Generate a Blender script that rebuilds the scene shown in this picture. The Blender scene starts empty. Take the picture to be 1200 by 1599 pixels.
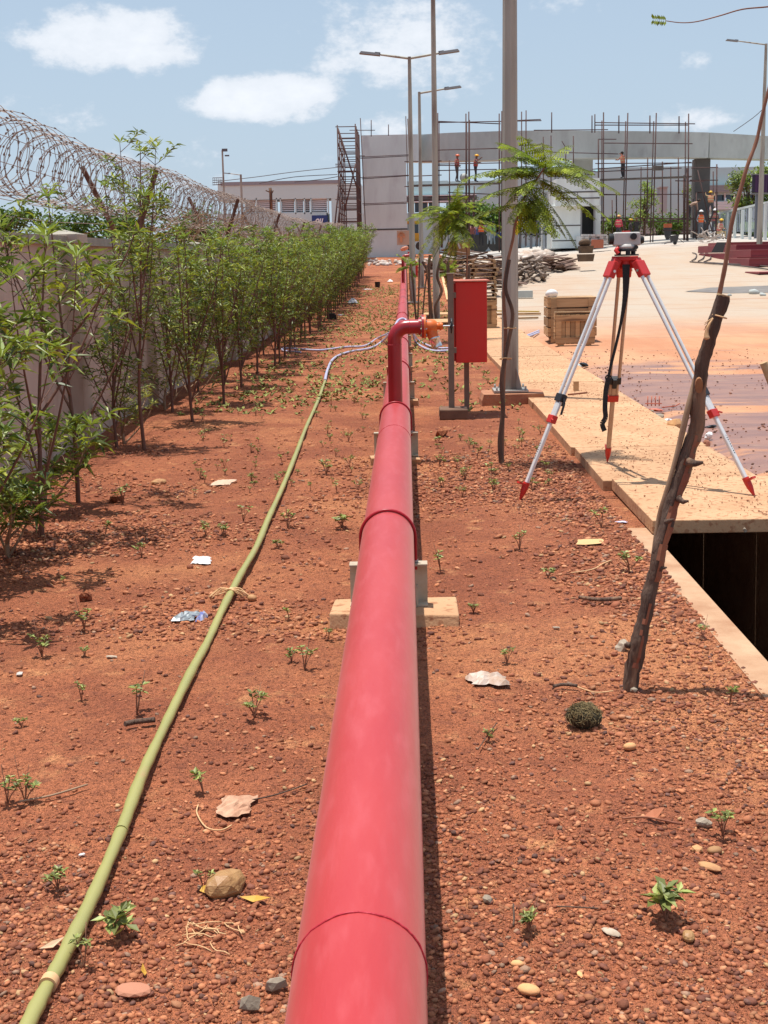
import bpy, math, random
import numpy as np
from mathutils import Vector, Matrix, Euler
random.seed(7)
C = bpy.context.scene.collection
SC = bpy.context.scene
# ---------------------------------------------------------------- camera
F = 2050.0; ROLL = 0.0192; CAMZ = 1.5
_a, _b = 34.0 / F, 394.5 / F
_r0, _u0 = _a * math.cos(ROLL) + _b * math.sin(ROLL), _b * math.cos(ROLL) - _a * math.sin(ROLL)
PITCH = math.atan(_u0)
YAW = math.atan(_r0 / (math.cos(PITCH) + _u0 * math.sin(PITCH)))
FW = Vector((-math.sin(YAW) * math.cos(PITCH), math.cos(YAW) * math.cos(PITCH), -math.sin(PITCH)))
R0 = Vector((math.cos(YAW), math.sin(YAW), 0)); U0 = R0.cross(FW)
RT = R0 * math.cos(ROLL) - U0 * math.sin(ROLL); UP = U0 * math.cos(ROLL) + R0 * math.sin(ROLL)
CAM = Vector((0, 0, CAMZ))
cam_d = bpy.data.cameras.new('camera'); cam = bpy.data.objects.new('camera', cam_d); C.objects.link(cam)
M = Matrix((RT, UP, -FW)).transposed().to_4x4(); M.translation = CAM
cam.matrix_world = M
cam_d.sensor_fit = 'HORIZONTAL'; cam_d.sensor_width = 36; cam_d.lens = 36 * F / 1200
cam_d.clip_start = 0.05; cam_d.clip_end = 5000
SC.camera = cam
# ---------------------------------------------------------------- light
SHX, SHY = 0.125, -0.075                       # ground shadow offset per metre of height
SUN = Vector((-SHX, -SHY, 1)).normalized()     # towards the sun
world = bpy.data.worlds.new('World'); SC.world = world; world.use_nodes = True
wn = world.node_tree; wn.nodes.clear()
def N(t, kind, **kw):
    n = t.nodes.new(kind)
    for k, v in kw.items():
        if k.startswith('i_'): n.inputs[k[2:].replace('_', ' ')].default_value = v
        else: setattr(n, k, v)
    return n
sky = N(wn, 'ShaderNodeTexSky', sky_type='NISHITA', sun_disc=False)
sky.sun_elevation = math.asin(SUN.z); sky.sun_rotation = math.atan2(SUN.x, SUN.y)
sky.air_density = 1.0; sky.dust_density = 1.6; sky.ozone_density = 1.0
def wmath(op, a, b=None, c=None):
    n = wn.nodes.new('ShaderNodeMath'); n.operation = op
    for i, v in enumerate((a, b, c)):
        if v is None: continue
        if isinstance(v, (int, float)): n.inputs[i].default_value = v
        else: wn.links.new(v, n.inputs[i])
    return n.outputs[0]
tc = N(wn, 'ShaderNodeTexCoord'); sep = N(wn, 'ShaderNodeSeparateXYZ')
wn.links.new(tc.outputs['Generated'], sep.inputs[0])
u = wmath('ARCTAN2', sep.outputs[0], sep.outputs[1]); w = wmath('ARCSINE', sep.outputs[2])
comb = N(wn, 'ShaderNodeCombineXYZ'); wn.links.new(wmath('MULTIPLY', u, 1.0), comb.inputs[0]); wn.links.new(wmath('MULTIPLY', w, 1.6), comb.inputs[1])
def wnoise(scale, detail, rough, off):
    mp = N(wn, 'ShaderNodeMapping'); mp.inputs['Location'].default_value = off
    wn.links.new(comb.outputs[0], mp.inputs[0])
    n = N(wn, 'ShaderNodeTexNoise'); n.inputs['Scale'].default_value = scale; n.inputs['Detail'].default_value = detail; n.inputs['Roughness'].default_value = rough
    wn.links.new(mp.outputs[0], n.inputs['Vector']); return n.outputs['Fac']
fine = wnoise(34, 9, 0.62, (3.1, 1.7, 0.4)); big = wnoise(9, 4, 0.5, (7.7, 2.2, 1.1))
def dirang(px, py):
    d = (FW + RT * ((px - 600) / F) + UP * ((799.5 - py) / F)).normalized()
    return math.atan2(d.x, d.y), math.asin(d.z)
field = None
# px, py centre, half widths in px, density
for (px, py, ax, ay, dn) in ((175, 62, 160, 56, 1.0), (415, 152, 145, 44, 1.05), (640, 72, 190, 88, .60), (1060, 182, 110, 24, .40), (1088, 97, 30, 26, .42), (600, 195, 70, 36, .42), (350, 150, 55, 36, .9),
                             (60, 185, 150, 30, .20), (900, 5, 70, 22, .4), (330, 265, 320, 50, .12)):
    cu, cw = dirang(px, py)
    du = wmath('DIVIDE', wmath('SUBTRACT', u, cu), ax / F); dw = wmath('DIVIDE', wmath('SUBTRACT', w, cw), ay / F)
    r2 = wmath('ADD', wmath('MULTIPLY', du, du), wmath('MULTIPLY', dw, dw))
    e = wmath('MULTIPLY', wmath('MAXIMUM', wmath('SUBTRACT', 1.0, r2), -1.0), dn)
    field = e if field is None else wmath('MAXIMUM', field, e)
# the rest of the sky carries the same loose cumulus
gen = wmath('SUBTRACT', wmath('MULTIPLY', wnoise(3.2, 3, .5, (1.3, 9.1, 2.0)), 2.2), 1.15)
inside = wmath('MULTIPLY', wmath('LESS_THAN', wmath('ABSOLUTE', u), .42), wmath('LESS_THAN', w, .27))
gen = wmath('SUBTRACT', gen, wmath('MULTIPLY', inside, 1.5))
field = wmath('MAXIMUM', field, gen)
dens = wmath('ADD', field, wmath('MULTIPLY', wmath('SUBTRACT', fine, .5), 1.7))
dens = wmath('ADD', dens, wmath('MULTIPLY', wmath('SUBTRACT', big, .5), .35))
mask = N(wn, 'ShaderNodeMapRange', interpolation_type='SMOOTHSTEP'); wn.links.new(dens, mask.inputs[0])
mask.inputs[1].default_value = 0.16; mask.inputs[2].default_value = .66; mask.inputs[3].default_value = 0; mask.inputs[4].default_value = .93
shade = N(wn, 'ShaderNodeMapRange'); wn.links.new(dens, shade.inputs[0]); shade.inputs[1].default_value = .2; shade.inputs[2].default_value = 1.3
cc = N(wn, 'ShaderNodeMix', data_type='RGBA'); cc.inputs[6].default_value = (6.3, 6.8, 7.5, 1); cc.inputs[7].default_value = (8.1, 8.4, 8.9, 1)
wn.links.new(shade.outputs[0], cc.inputs[0])
hz_ = N(wn, 'ShaderNodeMapRange', interpolation_type='SMOOTHSTEP'); wn.links.new(w, hz_.inputs[0])
hz_.inputs[1].default_value = -.05; hz_.inputs[2].default_value = .42; hz_.inputs[3].default_value = .80; hz_.inputs[4].default_value = .50
hm = N(wn, 'ShaderNodeMix', data_type='RGBA'); wn.links.new(hz_.outputs[0], hm.inputs[0]); wn.links.new(sky.outputs[0], hm.inputs[6]); hm.inputs[7].default_value = (4.5, 5.65, 6.95, 1)
mx = N(wn, 'ShaderNodeMix', data_type='RGBA'); wn.links.new(mask.outputs[0], mx.inputs[0]); wn.links.new(hm.outputs[2], mx.inputs[6]); wn.links.new(cc.outputs[2], mx.inputs[7])
bg = N(wn, 'ShaderNodeBackground'); bg.inputs[1].default_value = 0.11; wn.links.new(mx.outputs[2], bg.inputs[0])
wo = N(wn, 'ShaderNodeOutputWorld'); wn.links.new(bg.outputs[0], wo.inputs[0])
sd = bpy.data.lights.new('sun', 'SUN'); sd.energy = 5.0; sd.angle = math.radians(.55); sd.color = (1.0, .955, .88)
so = bpy.data.objects.new('sun', sd); C.objects.link(so); so.rotation_euler = SUN.to_track_quat('Z', 'Y').to_euler(); so.location = (0, 0, 30)
SC.view_settings.view_transform = 'Standard'; SC.view_settings.look = 'None'; SC.view_settings.exposure = 0.14; SC.view_settings.gamma = 1
SC.view_settings.use_curve_mapping = False
SC.cycles.max_bounces = 6; SC.cycles.transparent_max_bounces = 8

# ---------------------------------------------------------------- measuring helpers
def ray(px, py): return FW + RT * ((px - 600) / F) + UP * ((799.5 - py) / F)
def G(px, py, z=0.0):
    d = ray(px, py); t = (z - CAMZ) / d.z; return CAM + d * t
def V(px, py, Y):
    d = ray(px, py); return CAM + d * (Y / d.y)
def sstep(a, b, x):
    t = np.clip((x - a) / (b - a), 0, 1); return t * t * (3 - 2 * t)
def macro(x, y):
    x = np.asarray(x, float); y = np.asarray(y, float)
    r = np.log1p(np.exp((np.minimum(y, 96) - 36) / 3.0)) * 3.0 * .031
    return r * (1 + .55 * sstep(2, 20, x))
rs = np.random.RandomState(5)
TAB = [rs.rand(256, 256) for _ in range(6)]
def vn(x, y, k):
    xi = np.floor(x).astype(int); yi = np.floor(y).astype(int); fx = x - xi; fy = y - yi
    fx = fx * fx * (3 - 2 * fx); fy = fy * fy * (3 - 2 * fy); T = TAB[k % 6]
    a = T[xi & 255, yi & 255]; b = T[(xi + 1) & 255, yi & 255]; c = T[xi & 255, (yi + 1) & 255]; d = T[(xi + 1) & 255, (yi + 1) & 255]
    return (a * (1 - fx) + b * fx) * (1 - fy) + (c * (1 - fx) + d * fx) * fy - .5
def gravelly(x, y):      # where the loose gravel lies thick: right of the pipe and in drifts
    g = vn(x * .55 + 11, y * .45 + 3, 1) * 1.5 + vn(x * 1.9 + 4, y * 1.7 + 9, 2) * .95 + .12 + .28 * sstep(-.3, 1, x)
    return np.clip(g, 0.04, 1)
def micro(x, y):
    x = np.asarray(x, float); y = np.asarray(y, float)
    g = gravelly(x, y)
    h = .045 * vn(x * .7, y * .7, 0) + .026 * vn(x * 2.1, y * 2.1, 1) + .014 * vn(x * 6.5, y * 6.5, 2)
    h += (.006 + .006 * g) * vn(x * 21, y * 21, 3) + (.003 + .006 * g) * vn(x * 47 + 3, y * 47, 4)
    return h * (1 - sstep(1.0, 1.22, x) * .75)
def hgt(x, y): return macro(x, y) + micro(x, y)
def gz(x, y): return float(hgt(x, y))
def GT(px, py):
    p = G(px, py, 0)
    if p.y < 0 or p.y > 150: p = V(px, py, 60)
    d = ray(px, py); lo, hi = 1.0, 140.0
    for _ in range(40):
        m = (lo + hi) / 2; q = CAM + d * (m / d.y)
        if q.z > float(macro(q.x, q.y)) + .0: lo = m
        else: hi = m
    q = CAM + d * (lo / d.y); q.z = gz(q.x, q.y) + .004; return q
# ---------------------------------------------------------------- materials
MATS = {}
def mat(name, c1, c2=None, scale=8, rough=.8, bump=0, bscale=40, metal=0, detail=5, spec=.4, stretch=(1, 1, 1), c3=None, scale3=3, th3=(.5, .7), tone=False, transl=0, coat=0, rvar=0):
    m = bpy.data.materials.new(name); m.use_nodes = True; t = m.node_tree; p = t.nodes['Principled BSDF']
    L = t.links.new
    p.inputs['Roughness'].default_value = rough; p.inputs['Metallic'].default_value = metal; p.inputs['Specular IOR Level'].default_value = spec
    p.inputs['Coat Weight'].default_value = coat; p.inputs['Coat Roughness'].default_value = .25
    tcn = N(t, 'ShaderNodeTexCoord'); mp = N(t, 'ShaderNodeMapping'); mp.inputs['Scale'].default_value = stretch; L(tcn.outputs['Object'], mp.inputs[0])
    c1 = (*c1, 1); c2 = (*(c2 or c1[:3]), 1)
    nz = N(t, 'ShaderNodeTexNoise'); nz.inputs['Scale'].default_value = scale; nz.inputs['Detail'].default_value = detail; nz.inputs['Roughness'].default_value = .6; L(mp.outputs[0], nz.inputs['Vector'])
    mr = N(t, 'ShaderNodeMapRange'); mr.inputs[1].default_value = .32; mr.inputs[2].default_value = .68; L(nz.outputs[0], mr.inputs[0])
    mixn = N(t, 'ShaderNodeMix', data_type='RGBA'); mixn.inputs[6].default_value = c1; mixn.inputs[7].default_value = c2; L(mr.outputs[0], mixn.inputs[0])
    col = mixn.outputs[2]
    if c3:
        n3 = N(t, 'ShaderNodeTexNoise'); n3.inputs['Scale'].default_value = scale3; n3.inputs['Detail'].default_value = 6; L(mp.outputs[0], n3.inputs['Vector'])
        m3 = N(t, 'ShaderNodeMapRange', interpolation_type='SMOOTHSTEP'); m3.inputs[1].default_value, m3.inputs[2].default_value = th3; L(n3.outputs[0], m3.inputs[0])
        x3 = N(t, 'ShaderNodeMix', data_type='RGBA'); L(m3.outputs[0], x3.inputs[0]); L(col, x3.inputs[6]); x3.inputs[7].default_value = (*c3, 1); col = x3.outputs[2]
    if tone:
        at = N(t, 'ShaderNodeAttribute', attribute_name='tone'); xt = N(t, 'ShaderNodeMix', data_type='RGBA', blend_type='MULTIPLY'); xt.inputs[0].default_value = 1
        L(col, xt.inputs[6]); L(at.outputs['Color'], xt.inputs[7]); col = xt.outputs[2]
    L(col, p.inputs['Base Color'])
    if rvar:
        rr = N(t, 'ShaderNodeMapRange'); rr.inputs[3].default_value = rough - rvar; rr.inputs[4].default_value = rough + rvar; L(nz.outputs[0], rr.inputs[0]); L(rr.outputs[0], p.inputs['Roughness'])
    if bump:
        nb = N(t, 'ShaderNodeTexNoise'); nb.inputs['Scale'].default_value = bscale; nb.inputs['Detail'].default_value = 4; L(mp.outputs[0], nb.inputs['Vector'])
        bn = N(t, 'ShaderNodeBump'); bn.inputs['Strength'].default_value = 1; bn.inputs['Distance'].default_value = bump; L(nb.outputs[0], bn.inputs['Height']); L(bn.outputs[0], p.inputs['Normal'])
    if transl:
        tr = N(t, 'ShaderNodeBsdfTranslucent'); ms = N(t, 'ShaderNodeMixShader'); ms.inputs[0].default_value = transl
        g = N(t, 'ShaderNodeMix', data_type='RGBA', blend_type='MULTIPLY'); g.inputs[0].default_value = 1; L(col, g.inputs[6]); g.inputs[7].default_value = (1.5, 1.6, .5, 1); L(g.outputs[2], tr.inputs[0])
        o = t.nodes['Material Output']; L(p.outputs[0], ms.inputs[1]); L(tr.outputs[0], ms.inputs[2]); L(ms.outputs[0], o.inputs[0])
    MATS[name] = m; return m
# ---------------------------------------------------------------- mesh helpers
class B:
    def __init__(s): s.v = []; s.f = []; s.t = []; s.sm = []
    def add(s, vs, fs, tone=1.0, smooth=False):
        n = len(s.v); s.v.extend([tuple(x) for x in vs]); s.f.extend([tuple(i + n for i in f) for f in fs])
        if not isinstance(tone, tuple): tone = (tone, tone, tone)
        s.t.extend([tone] * len(vs)); s.sm.extend([smooth] * len(fs)); return s
    def box(s, c, d, rot=None, tone=1.0, taper=1.0):
        c = Vector(c); vs = []
        for z in (-.5, .5):
            k = taper if z > 0 else 1
            for x, y in ((-.5, -.5), (.5, -.5), (.5, .5), (-.5, .5)):
                p = Vector((x * d[0] * k, y * d[1] * k, z * d[2]))
                if rot is not None: p = rot @ p
                vs.append(p + c)
        return s.add(vs, [(3, 2, 1, 0), (4, 5, 6, 7), (0, 1, 5, 4), (1, 2, 6, 5), (2, 3, 7, 6), (3, 0, 4, 7)], tone)
    def bar(s, a, b, wd, th, upv=(0, 0, 1), tone=1.0):
        a = Vector(a); b = Vector(b); d = b - a; L = d.length; d.normalize(); sd = d.cross(Vector(upv))
        if sd.length < 1e-4: sd = d.cross(Vector((1, 0, 0)))
        sd.normalize(); u_ = sd.cross(d); R = Matrix((sd, d, u_)).transposed()
        return s.box((a + b) / 2, (wd, L, th), R, tone)
    def tube(s, pts, r, n=8, cap=True, tone=1.0, smooth=True, squash=1.0):
        pts = [Vector(p) for p in pts]; k = len(pts); rr = r if isinstance(r, (list, tuple)) else [r] * k
        vs = []; prev = None
        for i, p in enumerate(pts):
            d = (pts[min(i + 1, k - 1)] - pts[max(i - 1, 0)]).normalized()
            if prev is None:
                a = d.cross(Vector((0, 0, 1)));
                if a.length < .05: a = d.cross(Vector((1, 0, 0)))
                a.normalize()
            else:
                a = prev - d * prev.dot(d)
                a.normalize()
            prev = a; b = d.cross(a)
            for j in range(n):
                q = 2 * math.pi * j / n; vs.append(p + a * (math.cos(q) * rr[i]) + b * (math.sin(q) * rr[i] * squash))
        fs = [(i * n + j, i * n + (j + 1) % n, (i + 1) * n + (j + 1) % n, (i + 1) * n + j) for i in range(k - 1) for j in range(n)]
        s.add(vs, fs, tone, smooth)
        if cap:
            if n > 6:
                s.add(vs[:n], [tuple(reversed(range(n)))], tone); s.add(vs[-n:], [tuple(range(n))], tone)
            else:
                m = len(s.v) - len(vs)
                s.f.append(tuple(m + j for j in reversed(range(n)))); s.f.append(tuple(m + (k - 1) * n + j for j in range(n))); s.sm += [False, False]
        return s
    def disc(s, c, axis, r, h, n=16, tone=1.0):
        c = Vector(c); a = Vector(axis).normalized() * h / 2; return s.tube([c - a, c + a], r, n, True, tone)
    def ring(s, c, axis, R, r, n=32, m=8, a0=0, a1=2 * math.pi, start=None):
        c = Vector(c); ax = Vector(axis).normalized(); e = Vector(start) if start else ax.orthogonal().normalized(); f = ax.cross(e)
        pts = [c + e * (math.cos(a0 + (a1 - a0) * i / n) * R) + f * (math.sin(a0 + (a1 - a0) * i / n) * R) for i in range(n + 1)]
        return s.tube(pts, r, m, True)
    def blob(s, c, d, seed=0, sub=1, rough=.25, tone=1.0, smooth=True, rot=None):
        rn = random.Random(seed); vs, fs = ICO[sub]; o = []
        ax = [Vector((rn.uniform(-1, 1), rn.uniform(-1, 1), rn.uniform(-1, 1))).normalized() for _ in range(5)]; am = [rn.uniform(-1, 1) * rough for _ in range(5)]
        R = rot or Euler((rn.uniform(-.4, .4), rn.uniform(-.4, .4), rn.uniform(0, 6.3))).to_matrix()
        for v in vs:
            v = Vector(v); k = 1 + sum(a * abs(v.dot(x)) for a, x in zip(am, ax)) + rn.uniform(-.3, .3) * rough
            o.append(Vector(c) + R @ Vector((v.x * d[0] * k / 2, v.y * d[1] * k / 2, v.z * d[2] * k / 2)))
        return s.add(o, fs, tone, smooth)
    def mesh(s, name, m, org=(0, 0, 0)):
        me = bpy.data.meshes.new(name); ox, oy, oz = org
        me.from_pydata([(x - ox, y - oy, z - oz) for x, y, z in s.v], [], s.f)
        me.polygons.foreach_set('use_smooth', s.sm)
        at = me.attributes.new('tone', 'FLOAT_COLOR', 'POINT')
        at.data.foreach_set('color', np.array([(a, b, c, 1) for a, b, c in s.t], 'f').ravel())
        for q in (m if isinstance(m, list) else [m]): me.materials.append(q)
        me.update(); return me
import bmesh
ICO = {}
for k_ in (0, 1, 2, 3):
    bm = bmesh.new(); bmesh.ops.create_icosphere(bm, subdivisions=max(1, k_), radius=1)
    if k_ == 0:
        bm.free(); bm = bmesh.new()
        for p in ((1, 0, 0), (0, 1, 0), (-1, 0, 0), (0, -1, 0), (0, 0, 1), (0, 0, -1)): bm.verts.new(p)
        bm.verts.ensure_lookup_table()
        for f in ((0, 1, 4), (1, 2, 4), (2, 3, 4), (3, 0, 4), (1, 0, 5), (2, 1, 5), (3, 2, 5), (0, 3, 5)): bm.faces.new([bm.verts[i] for i in f])
    bm.verts.ensure_lookup_table(); bm.verts.index_update()
    ICO[k_] = ([tuple(v.co) for v in bm.verts], [tuple(v.index for v in f.verts) for f in bm.faces]); bm.free()
ORG = {}
def thing(name, label, cat, loc=(0, 0, 0), group=None):
    o = bpy.data.objects.new(name, None); C.objects.link(o); o.location = loc; o.empty_display_size = .1
    o['label'] = label; o['category'] = cat
    if group: o['group'] = group
    ORG[o] = tuple(loc); return o
def part(name, b, m, parent, label=None, kind=None):
    org = ORG[parent]; o = bpy.data.objects.new(name, b.mesh(name, m, org)); C.objects.link(o); o.parent = parent; ORG[o] = org
    if label: o['label'] = label
    if kind: o['kind'] = kind
    return o
def solo(name, b, m, label, cat, loc=(0, 0, 0), group=None, kind=None):
    o = bpy.data.objects.new(name, b.mesh(name, m, loc)); C.objects.link(o); o.location = loc; ORG[o] = tuple(loc)
    o['label'] = label
    if cat: o['category'] = cat
    if group: o['group'] = group
    if kind: o['kind'] = kind
    return o
def struct(name, b, m, parent=None):
    o = bpy.data.objects.new(name, b.mesh(name, m)); C.objects.link(o); ORG[o] = (0, 0, 0)
    if parent: o.parent = parent
    else: o['kind'] = 'structure'
    return o
def dup(o, loc=None, rz=None, sc=None, label=None, group=None, parent=None):
    c = o.copy(); C.objects.link(c)
    if parent: c.parent = parent
    if loc is not None: c.location = loc
    if rz is not None: c.rotation_euler = (0, 0, rz)
    if sc is not None: c.scale = (sc, sc, sc) if isinstance(sc, (int, float)) else sc
    if label: c['label'] = label
    if group: c['group'] = group
    for ch in list(o.children): dup(ch, parent=c)
    return c
def lerp(a, b, t): return a + (b - a) * t
def spline(pts, n=6):
    P = [Vector(p) for p in pts]; out = []
    for i in range(len(P) - 1):
        p0, p1, p2, p3 = P[max(i - 1, 0)], P[i], P[i + 1], P[min(i + 2, len(P) - 1)]
        for j in range(n):
            t = j / n; out.append(.5 * ((2 * p1) + (p2 - p0) * t + (2 * p0 - 5 * p1 + 4 * p2 - p3) * t * t + (3 * p1 - p0 - 3 * p2 + p3) * t ** 3))
    out.append(P[-1]); return out
# ---------------------------------------------------------------- materials in use
def soil_mat(name, fars=False):
    m = bpy.data.materials.new(name); m.use_nodes = True; t = m.node_tree; p = t.nodes['Principled BSDF']; L = t.links.new
    p.inputs['Roughness'].default_value = .93; p.inputs['Specular IOR Level'].default_value = .2
    tcn = N(t, 'ShaderNodeTexCoord')
    def noise(s, d=5, r=.6, off=0):
        mp = N(t, 'ShaderNodeMapping'); mp.inputs['Location'].default_value = (off, off * .7, 0); L(tcn.outputs['Object'], mp.inputs[0])
        n = N(t, 'ShaderNodeTexNoise'); n.inputs['Scale'].default_value = s; n.inputs['Detail'].default_value = d; n.inputs['Roughness'].default_value = r; L(mp.outputs[0], n.inputs['Vector']); return n.outputs[0]
    def rng(x, a, b, c=0, d=1):
        n = N(t, 'ShaderNodeMapRange', interpolation_type='SMOOTHSTEP'); L(x, n.inputs[0]); n.inputs[1].default_value = a; n.inputs[2].default_value = b; n.inputs[3].default_value = c; n.inputs[4].default_value = d; return n.outputs[0]
    def mixc(f, a, b, bt='MIX'):
        n = N(t, 'ShaderNodeMix', data_type='RGBA', blend_type=bt)
        if isinstance(f, float): n.inputs[0].default_value = f
        else: L(f, n.inputs[0])
        for i, v in ((6, a), (7, b)):
            if isinstance(v, tuple): n.inputs[i].default_value = (*v, 1)
            else: L(v, n.inputs[i])
        return n.outputs[2]
    c = mixc(rng(noise(1.3, 5), .38, .62), (.47, .160, .075), (.35, .112, .056))
    c = mixc(rng(noise(.55, 4, .6, 5), .5, .68), c, (.62, .25, .11))
    c = mixc(rng(noise(5.5, 5, .65, 9), .56, .72), c, (.66, .29, .13))
    c = mixc(rng(noise(16, 5, .7, 2), .52, .7, 0, .7), c, (.22, .075, .045))
    vo = N(t, 'ShaderNodeTexVoronoi'); vo.inputs['Scale'].default_value = 95; L(tcn.outputs['Object'], vo.inputs['Vector'])
    sp = N(t, 'ShaderNodeSeparateColor'); L(vo.outputs['Color'], sp.inputs[0])
    c = mixc(rng(sp.outputs[0], .0, 1., 0, .38), c, (.15, .055, .036))
    L(c, p.inputs['Base Color'])
    b1 = N(t, 'ShaderNodeBump'); b1.inputs['Distance'].default_value = .009; b1.inputs['Strength'].default_value = 1; L(vo.outputs['Distance'], b1.inputs['Height']); b1.invert = True
    b2 = N(t, 'ShaderNodeBump'); b2.inputs['Distance'].default_value = .006; L(noise(130, 3), b2.inputs['Height']); L(b1.outputs[0], b2.inputs['Normal'])
    b3 = N(t, 'ShaderNodeBump'); b3.inputs['Distance'].default_value = .05 ; L(noise(9, 6, .7), b3.inputs['Height']); L(b2.outputs[0], b3.inputs['Normal'])
    L(b3.outputs[0], p.inputs['Normal'])
    return m
def yard_mat():
    m = bpy.data.materials.new('yard_surface'); m.use_nodes = True; t = m.node_tree; p = t.nodes['Principled BSDF']; L = t.links.new
    tcn = N(t, 'ShaderNodeTexCoord'); sp = N(t, 'ShaderNodeSeparateXYZ'); L(tcn.outputs['Object'], sp.inputs[0])
    def mth(op, a, b=None):
        n = N(t, 'ShaderNodeMath', operation=op)
        for i, v in enumerate((a, b)):
            if v is None: continue
            if isinstance(v, (int, float)): n.inputs[i].default_value = v
            else: L(v, n.inputs[i])
        return n.outputs[0]
    def noise(s, d=5, r=.6, st=(1, 1, 1), off=0):
        mp = N(t, 'ShaderNodeMapping'); mp.inputs['Scale'].default_value = st; mp.inputs['Location'].default_value = (off, off, 0); L(tcn.outputs['Object'], mp.inputs[0])
        n = N(t, 'ShaderNodeTexNoise'); n.inputs['Scale'].default_value = s; n.inputs['Detail'].default_value = d; n.inputs['Roughness'].default_value = r; L(mp.outputs[0], n.inputs['Vector']); return n.outputs[0]
    def rng(x, a, b, c=0, d=1):
        n = N(t, 'ShaderNodeMapRange', interpolation_type='SMOOTHSTEP'); L(x, n.inputs[0]); n.inputs[1].default_value = a; n.inputs[2].default_value = b; n.inputs[3].default_value = c; n.inputs[4].default_value = d; return n.outputs[0]
    def mixc(f, a, b):
        n = N(t, 'ShaderNodeMix', data_type='RGBA'); L(f, n.inputs[0])
        for i, v in ((6, a), (7, b)):
            if isinstance(v, tuple): n.inputs[i].default_value = (*v, 1)
            else: L(v, n.inputs[i])
        return n.outputs[2]
    y = sp.outputs[1]; x = sp.outputs[0]
    dist = mth('MULTIPLY', mth('SUBTRACT', noise(.35, 5, .6), .5), 7.0)
    yd = mth('ADD', y, dist)
    dirt = mixc(rng(noise(.8, 6, .65, (1, .25, 1)), .35, .65), (.55, .285, .15), (.46, .20, .10))
    pale = mixc(rng(noise(.5, 6, .65, (1, .3, 1)), .35, .7), (.44, .36, .28), (.44, .32, .225))
    pale = mixc(rng(noise(2.2, 6, .7, (.35, 1, 1), 4), .55, .72, 0, .6), pale, (.50, .36, .25))
    far = mixc(rng(noise(.9, 4, .6, (.2, 1, 1), 4), .4, .7), (.45, .43, .40), (.52, .45, .38))
    c = mixc(rng(yd, 23, 34), dirt, pale)
    c = mixc(rng(yd, 74, 86), c, far)
    # wheel tracks and wet ground
    tr = noise(.9, 4, .6, (.15, 2.2, 1), 8)
    c = mixc(rng(tr, .56, .66, 0, .5), c, (.34, .155, .085))
    wet = mth('MULTIPLY', rng(mth('ADD', yd, mth('MULTIPLY', mth('SUBTRACT', x, 3), -.25)), 19.5, 16.5), rng(noise(.55, 5, .62, (.45, 1.6, 1), 3), .41, .50))
    wet = mth('MULTIPLY', wet, 1.0)
    spl = rng(noise(.7, 4, .6, (.3, 2.0, 1), 20), .60, .66)
    wet = mth('MAXIMUM', wet, mth('MULTIPLY', spl, rng(yd, 24, 19)))
    mud = mixc(rng(noise(2.5, 5, .6, (.5, 1.5, 1), 6), .4, .65), (.33, .155, .10), (.235, .11, .08))
    c = mixc(wet, c, mud)
    c = mixc(rng(noise(3.5, 8, .8, (.5, 1, 1), 12), .54, .68, 0, .55), c, (.40, .245, .15))
    sc_ = noise(11, 6, .75, (1, 1, 1), 2)
    c = mixc(rng(sc_, .6, .72, 0, .55), c, (.30, .13, .075))
    L(c, p.inputs['Base Color'])
    L(rng(wet, 0, 1, .92, .34), p.inputs['Roughness']); p.inputs['Specular IOR Level'].default_value = .5
    b = N(t, 'ShaderNodeBump'); b.inputs['Distance'].default_value = .03; L(noise(5, 7, .7), b.inputs['Height'])
    L(rng(wet, 0, 1, 1, .25), b.inputs['Strength']); L(b.outputs[0], p.inputs['Normal'])
    return m
soil = soil_mat('laterite_soil'); yardm = yard_mat()
gravel_m = mat('gravel_stones', (1, 1, 1), rough=.85, tone=True, bump=.002, bscale=160)
slab_m = mat('dusty_concrete_slab', (.58, .35, .195), (.47, .26, .135), 2.4, .9, .003, 90, c3=(.38, .18, .09), scale3=26, th3=(.54, .64), tone=True)
curb_m = mat('drain_wall_concrete', (.52, .33, .20), (.38, .2, .11), 5, .9, .004, 60)
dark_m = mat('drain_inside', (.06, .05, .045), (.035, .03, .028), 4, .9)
red_m = mat('red_pipe_paint', (.42, .017, .022), (.46, .034, .034), 5, .46, .0012, 55, stretch=(1, .22, 1), c3=(.47, .045, .050), scale3=30, th3=(.45, .75), detail=7, spec=.55, rvar=.1)
red_m.node_tree.nodes['Principled BSDF'].inputs['Sheen Weight'].default_value = .16
red_m.node_tree.nodes['Principled BSDF'].inputs['Sheen Roughness'].default_value = .55
red_m.node_tree.nodes['Principled BSDF'].inputs['Sheen Tint'].default_value = (1, .8, .72, 1)
riser_m = mat('dark_red_riser_paint', (.30, .008, .014), (.36, .012, .02), 9, .3, spec=.6)
clamp_m = mat('red_clamp_paint', (.36, .01, .02), rough=.35)
weld_m = mat('weld_bead', (.50, .03, .05), (.42, .02, .035), 30, .5, .004, 90)
redbox_m = mat('red_cabinet_paint', (.60, .022, .014), (.55, .030, .02), 3, .45)
redtop_m = mat('pale_peach_red', (.55, .20, .13), (.5, .12, .08), 8, .7)
orange_m = mat('orange_valve_paint', (.75, .18, .035), (.66, .13, .03), 12, .45)
steel_m = mat('galvanised_steel', (.42, .40, .37), (.33, .31, .285), 5, .55, .001, 90, metal=.25, stretch=(1, 1, .2))
pole_m = mat('weathered_galvanised_pole', (.43, .41, .35), (.30, .28, .23), 6, .6, .0008, 80, metal=.1, stretch=(1, 1, .12), c3=(.17, .12, .10), scale3=4)
chan_m = mat('beige_channel_paint', (.50, .44, .34), (.42, .34, .24), 12, .6)
post_m = mat('brown_grey_post', (.22, .155, .115), (.17, .12, .09), 9, .7)
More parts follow.
